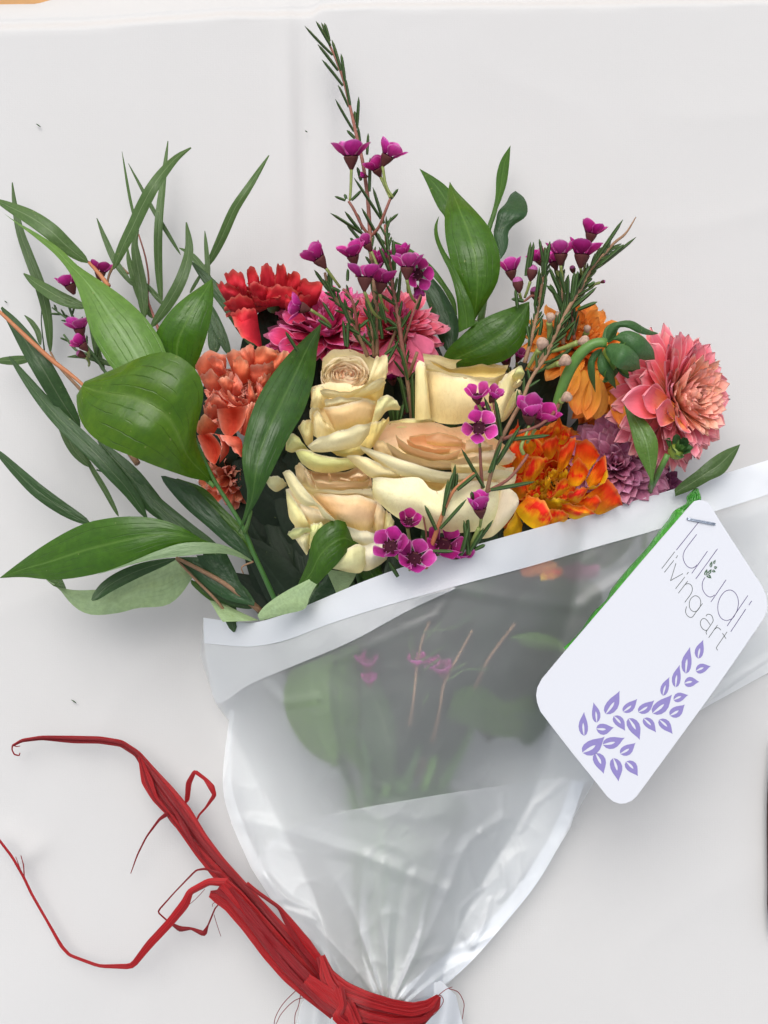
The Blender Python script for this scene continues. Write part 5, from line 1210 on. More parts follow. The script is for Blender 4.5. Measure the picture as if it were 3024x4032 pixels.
# --- dim blossoms between the roses
s4 = thing('waxflower_sprig', 'waxflower sprig deep between the two upper cream roses', 'flower sprig', pt('D', 870, 860, .04), WXG)
sprig_stem(s4, 'F', [(1530, 1260, .05), (1500, 1000, .054), (1460, 760, .056), (1430, 600, .058)], [.0008, .0006], 'twig', 10, (90, 150), 24, .05, .95, 10)
blossom(s4, 'F', (1400, 980), .036, 100, 30, 70, None, .6, True)
blossom(s4, 'F', (1490, 1180), .036, 60, 30, 60, None, .5, True)
needles2(s4, 'F', [(1410, 1260, 1395, 1150), (1430, 1270, 1440, 1150), (1450, 1260, 1475, 1140), (1400, 1250, 1380, 1170), (1440, 1265, 1420, 1160), (1540, 1250, 1530, 950), (1500, 1200, 1450, 960)], .055, .0009)
# blossoms peeping over rose 2
s5 = thing('waxflower_sprig', 'row of small magenta blossoms peeping out behind the upper right cream rose', 'flower sprig', pt('C', 500, 1560, .03), WXG)
sprig_stem(s5, 'C', [(320, 1620, .03), (450, 1600, .03), (600, 1600, .03), (720, 1640, .03)], [.0006, .0006], 'twig')
for x, y, r_, a in ((315, 1490, 55, 100), (400, 1485, 45, 90), (450, 1495, 45, 80), (520, 1500, 45, 90), (650, 1500, 75, 110), (735, 1480, 60, 70)):
    blossom(s5, 'C', (x, y+22), .044, a, 30, r_*.95, (x+10, y+120, .03), .7)

# --- right sprig
s6 = thing('waxflower_sprig', 'waxflower sprig at upper right, thick with needles, rising over the orange dahlia', 'flower sprig', pt('D', 1130, 900, .05), WXG)
sprig_stem(s6, 'Q', [(430, 1680, .062), (600, 1400, .064), (720, 1150, .062), (830, 950, .060), (930, 800, .056), (1010, 650, .052), (1100, 500, .048), (1200, 400, .044), (1300, 290, .040), (1420, 190, .036), (1530, 15, .03)],
           [.0009, .0008, .0007, .0006, .0006, .0005, .0002], 'twig', 56, (150, 270), 17, .02, .74, 11)
sprig_stem(s6, 'Q', [(320, 1600, .060), (390, 1350, .060), (460, 1050, .056), (500, 800, .052), (530, 560, .048), (540, 350, .044)], [.0008, .0006, .0004], 'twig', 26, (130, 220), 16, .1, .97, 12)
sprig_stem(s6, 'Q', [(740, 1400, .056), (740, 1150, .056), (725, 900, .054), (720, 760, .052), (700, 600, .05)], [.0007, .0005], 'twig', 26, (150, 250), 17, .05, .95, 13)
sprig_stem(s6, 'Q', [(860, 1350, .05), (840, 1100, .05), (860, 900, .05), (960, 640, .05)], [.0006, .0005], 'twig_red', 24, (140, 250), 16, .02, .92, 14)
sprig_stem(s6, 'Q', [(470, 900, .054), (400, 870, .056), (330, 920, .056), (300, 930, .056)], [.0005, .0004], 'twig_red')
blossom(s6, 'Q', (1045, 200), .050, 78, 10, 150, (960, 640, .048), .70, True)
blossom(s6, 'Q', (715, 420), .058, 90, 10, 165, (760, 800, .052), .74)
blossom(s6, 'Q', (945, 430), .058, 84, 8, 175, (960, 640, .05), .70, True)
blossom(s6, 'Q', (640, 500), .052, 110, 14, 120, (720, 740, .05), .6)
blossom(s6, 'Q', (170, 600), .050, 102, 10, 125, (300, 740, .05), .72)
blossom(s6, 'Q', (480, 480), .046, 120, 20, 100, (500, 640, .048), .55, True)
blossom(s6, 'Q', (245, 720), .060, 100, 12, 130, (290, 920, .056), 0)
blossom(s6, 'Q', (405, 590), .060, 80, 12, 130, (320, 890, .056), 0)
blossom(s6, 'Q', (430, 820), .052, 95, 20, 100, (470, 960, .05), 0)
blossom(s6, 'Q', (840, 570), .050, 110, 20, 70, (900, 660, .05), 0)
blossom(s6, 'Q', (1180, 715), .050, 15, 5, 42, (1020, 760, .05), 0)
needles2(s6, 'Q', [(1050, 540, 1390, 40), (1120, 560, 1535, 230), (1150, 520, 1400, 310), (330, 650, 385, 285), (360, 640, 418, 285), (520, 500, 478, 250), (545, 560, 595, 275), (540, 640, 540, 340), (820, 1020, 1105, 775), (900, 1020, 1112, 935), (690, 900, 555, 755), (735, 1000, 600, 740),
                   (740, 1060, 590, 750), (310, 930, 175, 905), (240, 1000, 215, 800), (1010, 770, 1085, 715), (880, 800, 1030, 540), (700, 820, 590, 560), (760, 840, 700, 600), (780, 1080, 800, 640), (830, 900, 860, 610), (860, 860, 900, 600), (430, 980, 480, 560), (500, 980, 560, 640), (350, 1200, 375, 1350),
                   (480, 1300, 510, 1120), (640, 1560, 500, 1700), (700, 1560, 870, 1390), (650, 1350, 880, 1140), (600, 1340, 740, 1150), (790, 1350, 870, 1150), (590, 1600, 780, 1480)], .060, .0008)
drybud(s6, 'Q', (600, 1105), .068, 80, 62, (580, 1370)); drybud(s6, 'Q', (510, 1390), .074, 70, 80, (360, 1650)); drybud(s6, 'Q', (965, 1365), .072, 12, 74, (620, 1480))
drybud(s6, 'Q', (760, 1575), .076, 28, 78, (560, 1660)); drybud(s6, 'Q', (1000, 1230), .05, 90, 48, (960, 1320)); drybud(s6, 'H', (650, 850), .072, 35, 38, (575, 915)); drybud(s6, 'Q', (690, 1080), .058, 100, 44, (670, 1180))
# main stem of that sprig runs on down between rose 2 and rose 3
s7 = thing('waxflower_sprig', 'waxflower sprig crossing the right cream rose; one blossom shows its dark round centre', 'flower sprig', pt('H', 170, 1420, .08), WXG)
sprig_stem(s7, 'H', [(175, 1420, .082), (200, 1310, .084), (250, 1130, .084), (330, 970, .083), (385, 870, .081), (440, 740, .078), (520, 620, .074), (560, 540, .071)], [.0007, .0007, .0007, .0006, .0006], 'twig', 10, (80, 140), 28, .5, .98, 15)
sprig_stem(s7, 'H', [(180, 1410, .082), (300, 1340, .085), (380, 1250, .086), (420, 1190, .086)], [.0006, .0005], 'twig_red')
sprig_stem(s7, 'H', [(150, 1390, .082), (140, 1260, .086), (135, 1150, .088)], [.0006, .0005], 'twig_red')
sprig_stem(s7, 'H', [(255, 1080, .084), (230, 960, .087), (215, 870, .087)], [.0005, .0005], 'twig_red')
sprig_stem(s7, 'H', [(270, 1100, .084), (370, 1060, .086), (480, 1020, .086), (560, 960, .084), (600, 900, .074)], [.0006, .0005, .0008], 'twig_red')
sprig_stem(s7, 'H', [(395, 1190, .086), (380, 1150, .087), (395, 1100, .087)], [.0007, .0006], 'calyx_green')
blossom(s7, 'H', (130, 1035), .093, 96, 78, 70*1.22, (140, 1180, .086), .93, seed=5)
blossom(s7, 'H', (120, 850), .088, 100, 40, 70, (170, 960, .086), .7)
blossom(s7, 'H', (215, 850), .088, 60, 30, 62, None, .55)
blossom(s7, 'H', (150, 930), .086, 130, 60, 46, None, .8)
blossom(s7, 'H', (430, 950), .088, 92, 30, 92, (395, 1100, .087), .35)
blossom(s7, 'H', (500, 985), .082, 60, 30, 80, (415, 1120, .086), .45, True)
blossom(s7, 'H', (135, 1510), .088, 100, 25, 86, (120, 1640, .078), .22)
needles2(s7, 'H', [(160, 1390, 25, 1155), (200, 1400, 460, 1352), (310, 1100, 550, 1075), (230, 1250, 375, 1020), (250, 1210, 330, 1080), (190, 1300, 265, 1110), (245, 1100, 160, 850), (260, 1080, 225, 860), (90, 1460, 85, 1410), (0, 1400, 120, 1300), (-80, 1500, -20, 1290), (240, 1170, 210, 1300)], .088, .0008)
# --- front lower sprig by the film edge
s8 = thing('waxflower_sprig', 'waxflower sprig in front of the big cream rose at the film edge', 'flower sprig', pt('G', 1130, 1200, .07), WXG)
sprig_stem(s8, 'G', [(1120, 1220, .074), (1150, 1110, .078), (1190, 990, .082), (1240, 850, .085), (1290, 740, .087), (1340, 680, .088), (1440, 600, .088)], [.0009, .0008, .0006, .0004], 'stem_orange', 0)
needles2(s8, 'G', [(1190, 975, 1115, 812), (1235, 880, 1268, 645), (1215, 965, 1388, 772), (1295, 735, 1315, 545), (1310, 720, 1328, 600), (1330, 690, 1460, 605), (1170, 1110, 1305, 1112)], .086, .0008)
sprig_stem(s8, 'G', [(1130, 1130, .074), (1125, 1000, .078), (1105, 880, .08)], [.0004, .0003], 'twig_red')
blossom(s8, 'G', (1010, 925), .086, 80, 52, 85, (1040, 1090, .076), .5, True)
blossom(s8, 'G', (895, 1085), .084, 110, 60, 118, (1000, 1200, .07), .62)
blossom(s8, 'G', (1045, 1165), .084, 75, 62, 118, (1000, 1260, .066), .62)
blossom(s8, 'G', (1235, 1075), .078, 70, 55, 120, (1200, 1180, .066), .72, True)
blossom(s8, 'G', (1320, 1130), .074, 40, 40, 80, None, .6)
needles2(s8, 'G', [(940, 1280, 880, 1180), (1090, 1140, 1095, 1010), (1400, 1130, 1370, 910), (1350, 1140, 1400, 960), (1410, 1110, 1500, 960), (1420, 1100, 1560, 910), (1440, 1100, 1510, 1070), (1400, 1080, 1395, 880)], .080, .0009)
sprig_stem(s8, 'G', [(1400, 1130, .074), (1430, 1050, .08), (1470, 960, .084)], [.0009, .0007], 'calyx_green')
# --- left sprig behind the big leaves
s9 = thing('waxflower_sprig', 'small waxflower sprig at far left, deep magenta blossoms behind the broad leaves', 'flower sprig', pt('A', 600, 1500, .02), WXG)
sprig_stem(s9, 'A', [(700, 1620, .02), (620, 1500, .02), (560, 1420, .02), (480, 1250, .02), (450, 1170, .02)], [.0006, .0005], 'willow_dark' if False else 'needle', 8, (60, 110), 30, .1, .95, 21)
sprig_stem(s9, 'A', [(500, 1300, .02), (420, 1240, .02), (340, 1180, .018)], [.0004, .0003], 'needle', 4, (60, 90), 26, .1, .9, 22)
sprig_stem(s9, 'A', [(600, 1490, .02), (500, 1460, .02), (415, 1355, .02)], [.0006, .0004], 'needle', 3, (50, 80), 26, .1, .9, 23)
sprig_stem(s9, 'A', [(700, 1100, .02), (690, 1040, .022), (680, 1000, .024)], [.0005, .0005], 'calyx_green')
blossom(s9, 'A', (655, 950), .028, 82, 10, 88, None, .78, True)
blossom(s9, 'A', (460, 1035), .030, 112, 10, 86, None, .75, True)
blossom(s9, 'A', (520, 1320), .036, 100, 14, 88, (560, 1450, .024), .8)
blossom(s9, 'A', (540, 1425), .034, 130, 5, 74, (560, 1500, .024), .7, True)
blossom(s9, 'A', (520, 1480), .030, 150, 5, 50, (580, 1560, .024), 0)
# ------------------------------------------------------------------ frosted film wrapping
def film_h(x, y):
    """height of the film over the cloth, x y on the D ruler"""
    v = (2150-y)/960.0
    xc = 835 + 75*max(0, v)
    vv = max(0.0, min(1.25, v))
    hw = 115 + 345*sstep(min(1, vv*1.15)*.9) + 60*vv
    zc = .022 + .040*sstep(vv)
    q = (x-xc)/hw
    h = .012 + zc*max(0.0, 1-min(1, abs(q))**2.2)**1.1
    if x > xc and v > .35:                       # the wing on the right stays lifted and carries the card
        h = max(h, lerp(.012, .046, sstep((v-.35)/.5)) - .000012*max(0, x-1450))
    h += .0025*mnoise.noise(Vector((x*.004, y*.004, 2))) + .0012*mnoise.noise(Vector((x*.012, y*.012, 7)))
    # pleats running into the tie, and fine crinkles
    dt = math.hypot(x-838, y-2190); th = math.atan2(x-838, 2190-y)
    fade = max(0.0, 1 - dt/560.0)
    if fade > 0 and y < 2185:
        n_ = mnoise.noise(Vector((th*3.0, dt*.004, 5)))
        h += .0026*fade*(1-abs(math.sin(th*9 + n_*2.2)))*min(1, dt/60.0) - .0010*fade
    low = sstep((y-1560)/260.0)
    a_ = 1-abs(mnoise.noise(Vector((x*.0125, y*.0125, 21))))*2.4
    b_ = 1-abs(mnoise.noise(Vector((x*.026+y*.008, y*.020, 33))))*2.4
    h += (.0003+.0004*low)*max(0, a_)**2 + (.0001+.0001*low)*max(0, b_)**2
    # creases: (line, height, half width); ridges > 0, valleys < 0
    for P, a, w in CREASES:
        d = 1e9
        for (ax, ay), (bx, by) in zip(P, P[1:]):
            dx, dy = bx-ax, by-ay; t = max(0, min(1, ((x-ax)*dx+(y-ay)*dy)/(dx*dx+dy*dy)))
            dd = math.hypot(x-ax-t*dx, y-ay-t*dy)
            d = min(d, dd)
        if d < w: h += a*(1-d/w)**1.3
    return h
def kk(P): return [(900+x*.9042, 3000+y*.9042) for x, y in P]
def toD(P): return [(x/1.8228, y/1.8228) for x, y in P]
K_ = lambda P: toD(kk(P))
L_f = lambda P: toD([(700+x*.9644, 2200+y*.9644) for x, y in P])
CREASES = [(K_([(75, 262), (220, 290), (400, 350), (600, 410), (760, 480), (958, 556)]), 0.00186, 28),
           (K_([(958, 556), (990, 460), (1045, 345), (1120, 290), (1195, 240)]), 0.00174, 19),
           (K_([(958, 556), (900, 680), (820, 850), (715, 1050)]), 0.00186, 22),
           (K_([(1190, 150), (1195, 250), (1150, 350), (1100, 305)]), 0.00124, 12),
           (K_([(1045, 420), (1060, 500), (1100, 550), (1010, 640), (1000, 720), (1060, 800)]), 0.00161, 12),
           (K_([(1060, 800), (1110, 720), (1140, 600)]), 0.00124, 10),
           (K_([(1100, 310), (1190, 430), (1215, 560), (1180, 600)]), 0.00136, 11),
           (K_([(1240, 290), (1270, 400), (1275, 500)]), 0.00099, 9),
           (K_([(1455, 90), (1330, 190), (1270, 300)]), 0.00124, 13),
           (K_([(590, 410), (570, 600), (580, 850), (640, 1000)]), 0.00161, 19),
           (K_([(670, 440), (660, 640), (690, 860), (715, 1040)]), 0.00149, 16),
           (K_([(780, 470), (745, 620), (730, 760), (720, 900)]), -0.00136, 19),
           (K_([(165, 500), (260, 600), (350, 640), (380, 690)]), 0.00149, 13),
           (K_([(240, 620), (360, 650)]), -0.00112, 10),
           (K_([(100, 300), (160, 500), (250, 640), (385, 690), (470, 880), (540, 1000)]), 0.00112, 16),
           (K_([(820, 860), (900, 830), (1060, 800), (1180, 740)]), 0.00099, 13),
           (L_f([(360, 520), (430, 590), (560, 570)]), 0.00174, 18),
           (L_f([(215, 580), (225, 650), (190, 900)]), 0.00099, 13),
           (L_f([(980, 160), (1130, 120), (1400, 170), (1659, 200)]), 0.00136, 22),
           (L_f([(1130, 118), (1060, 230), (840, 330), (640, 420)]), 0.00074, 13),
           (L_f([(1659, 180), (1850, 60)]), 0.00124, 22),
           ([(1530, 1518), (1600, 1460), (1659, 1425)], .0020, 20)]
TOP = [(440, 1335), (520, 1345), (558, 1344), (620, 1325), (700, 1292), (780, 1258), (870, 1225), (1000, 1185), (1150, 1143), (1300, 1102), (1400, 1073), (1500, 1043), (1600, 1012), (1720, 975)]
def poly_y(P, x):
    if x <= P[0][0]: return P[0][1]
    for (a, ya), (b, yb) in zip(P, P[1:]):
        if a <= x <= b: return lerp(ya, yb, (x-a)/(b-a))
    return P[-1][1]
def film(name, parent, rows, mat, nu=150, nv=150, off=0.0, hfun=film_h, stack=None):
    """rows: (left, right, left edge height factor) pairs from the top edge down; surface follows film_h"""
    n = len(rows); V, UV = [], []
    for j in range(nv):
        t = j/(nv-1)*(n-1); a = min(int(t), n-2); t -= a
        r0, r1 = rows[a], rows[a+1]
        for i in range(nu):
            s = i/(nu-1)
            p0 = interp2(r0, s); p1 = interp2(r1, s)
            x = lerp(p0[0], p1[0], t); y = lerp(p0[1], p1[1], t)
            V.append(pt('D', x, y, hfun(x, y)+off)); UV.append((s, j/(nv-1)))
    F = grid_faces(nu, nv)
    return put(name, V, [tuple(reversed(q)) for q in F], mat, parent, UV)
def interp2(P, s):
    n = len(P)-1; f = s*n; i = min(int(f), n-1); f -= i
    return (lerp(P[i][0], P[i+1][0], f), lerp(P[i][1], P[i+1][1], f))
def resample(P, n=24):
    Q = smooth_path([Vector((x, y, 0)) for x, y in P], n) if len(P) > 2 else [Vector((*P[0], 0)).lerp(Vector((*P[1], 0)), i/(n-1)) for i in range(n)]
    return [(q.x, q.y) for q in Q]
wrapper = thing('bouquet_wrapper', 'frosted see-through film wrapped round the stems, gathered at the bottom', 'wrapping film', pt('D', 840, 2150, .01))
def blendrow(l, r, sag):
    """row from l to r whose shape sags like the top edge by factor sag"""
    out = []
    base = resample(TOP, 24)
    x0, y0 = base[0]; x1, y1 = base[-1]
    for i, (bx, by) in enumerate(base):
        s = (bx-x0)/(x1-x0); dev = by - lerp(y0, y1, s)
        out.append((lerp(l[0], r[0], s), lerp(l[1], r[1], s) + dev*sag))
    return out
rows = [resample(TOP, 24), blendrow((436, 1378), (1720, 1060), .95), blendrow((432, 1415), (1720, 1180), .8), blendrow((466, 1520), (1720, 1388), .5), blendrow((497, 1560), (1530, 1518), .3),
        blendrow((483, 1690), (1300, 1660), .1), blendrow((500, 1780), (1225, 1790), 0), blendrow((542, 1875), (1165, 1895), 0), blendrow((600, 1965), (1090, 1985), 0), blendrow((680, 2045), (1010, 2080), 0), blendrow((740, 2120), (945, 2150), 0), blendrow((752, 2150), (930, 2170), 0)]
film('film_sheet', wrapper, rows, M['wrap'], 170, 190)
# turned-over hem along the mouth: a second layer, milkier
HEM_LO = [(441, 1390), (520, 1397), (560, 1395), (620, 1383), (700, 1352), (830, 1310), (1000, 1262), (1150, 1222), (1300, 1178), (1400, 1150), (1500, 1118), (1600, 1087), (1720, 1048)]
film('film_hem', wrapper, [resample([(439, 1334)] + TOP[1:], 40), resample(HEM_LO, 40)], M['wrap_hem'], 120, 10, .0007)
# double layer between hem and the diagonal fold line
film('film_fold', wrapper, [resample([(441, 1391), (520, 1398), (560, 1396), (620, 1384), (700, 1353), (830, 1311), (980, 1268)], 30), resample([(452, 1460), (470, 1521), (540, 1478), (640, 1436), (760, 1385), (880, 1320), (985, 1271)], 30)], M['wrap_fold'], 80, 12, .0006)
# edge hems left and right
film('film_hem', wrapper, [resample([(497, 1535), (481, 1690), (503, 1785), (548, 1880), (605, 1965), (660, 2025)], 30), resample([(506, 1535), (500, 1690), (528, 1785), (566, 1870), (618, 1955), (668, 2015)], 30)], M['wrap_fold'], 60, 6, .0008)
RE = [(1262, 1690), (1228, 1785), (1165, 1900), (1090, 1995), (1010, 2085), (940, 2140), (880, 2165)]
RI = [(1236, 1684), (1196, 1790), (1135, 1890), (1070, 1975), (985, 2045), (900, 2110), (860, 2150)]
film('film_hem', wrapper, [resample(RI, 30), resample(RE, 30)], M['wrap_hem'], 80, 8, .0010)
# lower flap that overlaps the sheet (its upper edge is the line crossing the middle)
film('film_flap', wrapper, [resample([(718, 1757), (800, 1742), (960, 1715), (1100, 1695), (1205, 1681), (1262, 1690)], 24), resample([(600, 1800), (760, 1830), (960, 1840), (1100, 1820), (1190, 1800), (1232, 1788)], 24),
                            resample([(545, 1870), (740, 1930), (950, 1945), (1060, 1920), (1165, 1898)], 24), resample([(610, 1965), (760, 2010), (930, 2030), (1090, 1990)], 24), resample([(700, 2060), (800, 2090), (940, 2100), (1005, 2082)], 24), resample([(745, 2130), (800, 2150), (880, 2160), (942, 2148)], 24)],
     M['wrap_flap'], 130, 110, .0016)
# back sheet under the stems
def back_h(x, y): return .0035 + .0012*mnoise.noise(Vector((x*.006, y*.006, 4)))
film('film_back', wrapper, [resample([(455, 1400), (900, 1300), (1720, 1060)], 24), resample([(450, 1420), (900, 1420), (1720, 1420)], 24), resample([(500, 1560), (900, 1560), (1520, 1530)], 24), resample([(490, 1690), (900, 1690), (1250, 1700)], 24), resample([(560, 1880), (850, 1880), (1150, 1890)], 24), resample([(700, 2060), (840, 2060), (980, 2070)], 24), resample([(760, 2160), (840, 2160), (920, 2160)], 24)],
     M['wrap_fold'], 60, 60, 0, back_h)
# gathered tail below the tie
def tail_h(x, y): 
    return .022 + .006*math.sin((x-640)/360*math.pi) + .0035*math.sin(x*.09 + y*.01) - .00008*(y-2140) + .002*mnoise.noise(Vector((x*.03, y*.01, 1)))
film('film_tail', wrapper, [resample([(728, 2105), (700, 2118), (672, 2140)], 12) + [], resample([(760, 2150), (720, 2160), (650, 2170)], 12), resample([(780, 2215), (710, 2215), (640, 2215)], 12), resample([(790, 2290), (710, 2290), (628, 2290)], 12)][::1], M['wrap_fold'], 50, 40, 0, tail_h)
film('film_tail', wrapper, [resample([(760, 2140), (860, 2150), (952, 2118)], 12), resample([(770, 2160), (870, 2165), (985, 2150)], 12), resample([(770, 2215), (870, 2215), (1000, 2215)], 12), resample([(770, 2290), (870, 2290), (1010, 2290)], 12)], M['wrap_hem'], 60, 40, -.002, tail_h)
film('film_tail', wrapper, [resample([(700, 2045), (698, 2060), (705, 2075)], 12), resample([(720, 2060), (725, 2090), (728, 2120)], 12), resample([(740, 2100), (750, 2130), (760, 2150)], 12)], M['wrap_fold'], 20, 20, .004)

# stems and leaves seen dimly through the film
inner = thing('stem_bundle', 'bundle of cut stems and leaves, many coloured near-black for shade, seen blurred through the frosted film', 'stems', pt('D', 860, 1700, .02))
rr = random.Random(77)
for k in range(14):
    x0 = rr.uniform(700, 1150); x1 = lerp(800, 900, (x0-560)/770); y0 = lerp(1290, 1130, (x0-560)/770)
    z0 = rr.uniform(.012, .030)
    P = [pt('D', x0, y0, z0), pt('D', lerp(x0, x1, .45)+rr.uniform(-20, 20), 1560, min(z0, .026)), pt('D', lerp(x0, x1, .8), 1850, rr.uniform(.008, .016)), pt('D', x1, 2130, rr.uniform(.008, .016)), pt('D', x1+rr.uniform(-25, 25), 2240, rr.uniform(.010, .018))]
    V, F, UV = tube_geo(P, [rr.uniform(.0009, .0018)]*2, 7, 22); put('stem', V, F, M[rr.choice(['stem_dark', 'stem_green', 'stem_green', 'twig_red'])], inner, UV)
def under(parent, name, L, Rr, d0, d1, mat, nu=8, nv=18, cup=.0, ruler='L'):
    """leaf or petal lying just below the film: d0, d1 = gap under it at tip and base"""
    x0, y0, k0 = FR[ruler]
    A = resample([((x0+x*k0)/1.8228, (y0+y*k0)/1.8228) for x, y in L], nv); B = resample([((x0+x*k0)/1.8228, (y0+y*k0)/1.8228) for x, y in Rr], nv)
    V, UV = [], []; sd = rr.random()*40
    for j in range(nv):
        t = j/(nv-1)
        for i in range(nu):
            s = i/(nu-1); x = lerp(A[j][0], B[j][0], s); y = lerp(A[j][1], B[j][1], s)
            z = max(.004, film_smooth(x, y) - lerp(d0, d1, t) - .0035*(1-4*s*(1-s)) - .0012*mnoise.noise(Vector((s*2, t*3, sd))))
            V.append(pt('D', x, y, z)); UV.append((s, t))
    F = grid_faces(nu, nv); n = (V[F[9][1]]-V[F[9][0]]).cross(V[F[9][3]]-V[F[9][0]])
    return put(name, V, F if n.z > 0 else [q[::-1] for q in F], M[mat], parent, UV)
def film_smooth(x, y):
    return sum(film_h(x+a, y+b) for a, b in ((0, 0), (18, 0), (-18, 0), (0, 18), (0, -18)))/5 - .0012
def zl(P, d, ruler='L'):
    x0, y0, k0 = FR[ruler]
    return [(x, y, film_smooth((x0+x*k0)/1.8228, (y0+y*k0)/1.8228) - d) for x, y in P]
for L_, R_, d0, d1, m_ in (
    ([(748, 340), (750, 480), (748, 620), (745, 740), (780, 870)], [(660, 370), (600, 480), (590, 620), (640, 760), (760, 870)], .003, .012, 'ruscus'),
    ([(640, 380), (665, 500), (680, 620), (680, 740), (660, 840)], [(470, 450), (440, 540), (460, 650), (530, 760), (640, 840)], .003, .011, 'ruscus_light'),
    ([(1360, 310), (1450, 295), (1560, 330), (1600, 380)], [(1350, 320), (1430, 360), (1520, 368), (1580, 388)], .003, .006, 'ruscus_light'),
    ([(1130, 520), (1280, 470), (1400, 500), (1450, 600)], [(1090, 640), (1220, 690), (1340, 720), (1440, 690)], .009, .013, 'ruscus'),
    ([(1380, 600), (1460, 600), (1500, 660), (1440, 740)], [(1340, 640), (1360, 700), (1390, 745), (1430, 750)], .012, .014, 'ruscus_blue'),
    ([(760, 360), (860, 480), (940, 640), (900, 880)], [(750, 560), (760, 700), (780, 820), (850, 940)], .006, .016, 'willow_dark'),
    ([(860, 330), (1000, 420), (1080, 560), (980, 840)], [(820, 400), (820, 600), (850, 750), (900, 900)], .006, .016, 'willow_shade'),
    ([(1000, 280), (1200, 360), (1260, 480), (1160, 760)], [(960, 400), (960, 560), (960, 720), (1030, 860)], .007, .016, 'willow_shade'),
    ([(1240, 230), (1440, 300), (1500, 440), (1320, 680)], [(1140, 330), (1160, 460), (1180, 620), (1250, 740)], .006, .015, 'willow_shade'),
    ([(1420, 130), (1660, 180), (1680, 330), (1560, 560)], [(1300, 220), (1380, 330), (1400, 450), (1440, 600)], .006, .014, 'willow_shade'),
    ([(1180, 140), (1420, 160), (1500, 240), (1400, 380)], [(1000, 180), (1060, 270), (1150, 350), (1300, 400)], .005, .012, 'willow_shade'),
    ([(800, 300), (980, 240), (1060, 320), (980, 480)], [(760, 400), (780, 480), (820, 540), (920, 560)], .005, .012, 'willow_shade'),
    ([(1500, 60), (1700, 100), (1720, 200), (1600, 300)], [(1400, 110), (1480, 200), (1520, 250), (1580, 320)], .005, .010, 'willow_shade'),
    ([(840, 960), (1000, 930), (1150, 960), (1140, 1080)], [(820, 1010), (880, 1060), (980, 1100), (1100, 1110)], .010, .013, 'ruscus_blue')):
    under(inner, 'leaf', L_, R_, d0, d1, m_)  # near-black ones carry the darkness inside the wrapping in their colour
for L_, R_, m_ in (([(1390, 40), (1440, 10), (1500, 0), (1540, 20)], [(1400, 70), (1440, 75), (1500, 60), (1540, 40)], 'dah_orange'), ([(1470, 60), (1500, 40), (1560, 30)], [(1480, 100), (1520, 95), (1570, 60)], 'dah_fire'),
                   ([(1560, 30), (1640, 10), (1720, 20)], [(1580, 90), (1650, 90), (1720, 70)], 'dah_purple')):
    under(d_fi if m_ != 'dah_purple' else d_pu, 'petal', L_, R_, .004, .006, m_, 6, 8)
for P_, d_, m_ in (([(740, 560), (770, 760), (790, 980), (790, 1300), (800, 1700)], .016, 'stem_dark'), ([(900, 560), (880, 800), (850, 1000), (830, 1300), (820, 1700)], .018, 'stem_green'), ([(1010, 560), (960, 800), (900, 1050), (860, 1350), (830, 1700)], .017, 'stem_dark'),
                   ([(1120, 500), (1040, 800), (960, 1050), (890, 1350), (850, 1700)], .018, 'stem_green'), ([(830, 560), (830, 800), (820, 1100), (820, 1700)], .022, 'stem_dark'), ([(1240, 560), (1120, 820), (1010, 1060), (920, 1350), (870, 1700)], .018, 'stem_dark')):
    tube('stem', 'L', [(x, y, max(.006, z)) for x, y, z in zl(P_, d_)], [.0016, .0020, .0020], M[m_], inner, 7, 26)
# leaf blades added behind the flowers; near-black colour stands in for gap shade
def heart_top(x): return poly_y([(430, 1000), (480, 760), (560, 668), (640, 668), (760, 700), (900, 700), (1050, 790), (1180, 760), (1330, 800), (1400, 860), (1460, 980)], x)
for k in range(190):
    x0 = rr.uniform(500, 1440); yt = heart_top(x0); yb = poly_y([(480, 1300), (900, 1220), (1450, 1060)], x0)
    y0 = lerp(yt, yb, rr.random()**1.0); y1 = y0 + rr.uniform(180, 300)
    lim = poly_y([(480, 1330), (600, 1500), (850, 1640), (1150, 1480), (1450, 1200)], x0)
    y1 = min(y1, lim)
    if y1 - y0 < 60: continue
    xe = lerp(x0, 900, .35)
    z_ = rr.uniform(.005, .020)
    narrow('leaf', inner, 'D', [(xe, y1), (lerp(xe, x0, .5)+rr.uniform(-15, 15), (y0+y1)/2), (x0, y0)], rr.uniform(70, 110), [z_, z_+.004, z_], M['willow_shade'], nv=8, twist=rr.uniform(-.4, .4))
for k in range(60):
    x0 = rr.uniform(600, 1420); lo = poly_y([(600, 1450), (850, 1690), (1160, 1480), (1440, 1230)], x0)
    y0 = poly_y(TOP, x0) - rr.uniform(0, 60); y1 = lerp(y0+140, lo, rr.random()); y1 = min(y1, y0+330, lo); 
    if y1 - y0 < 80: continue
    xe = lerp(x0, 860, .25); z_ = min(film_h(x0, y0+70), film_h(xe, y1)) - rr.uniform(.009, .022)
    if z_ < .008: continue
    narrow('leaf', inner, 'D', [(xe, y1), (lerp(xe, x0, .5), (y0+y1)/2), (x0, y0)], rr.uniform(50, 90), [z_, z_+.002, z_], M[rr.choice(['willow_shade', 'willow_dark', 'willow_shade', 'ruscus_blue'])], nv=10, twist=rr.uniform(-.3, .3))
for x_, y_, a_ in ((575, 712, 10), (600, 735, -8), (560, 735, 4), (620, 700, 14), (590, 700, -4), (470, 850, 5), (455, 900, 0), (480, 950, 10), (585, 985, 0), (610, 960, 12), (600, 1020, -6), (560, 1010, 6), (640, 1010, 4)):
    narrow('leaf', inner, 'D', [(x_-a_, y_+75), (x_, y_), (x_+a_, y_-55)], 80, [.012, .022, .020], M['willow_shade'], nv=8)  # near-black blades added to darken open gaps beside the red and salmon dahlias
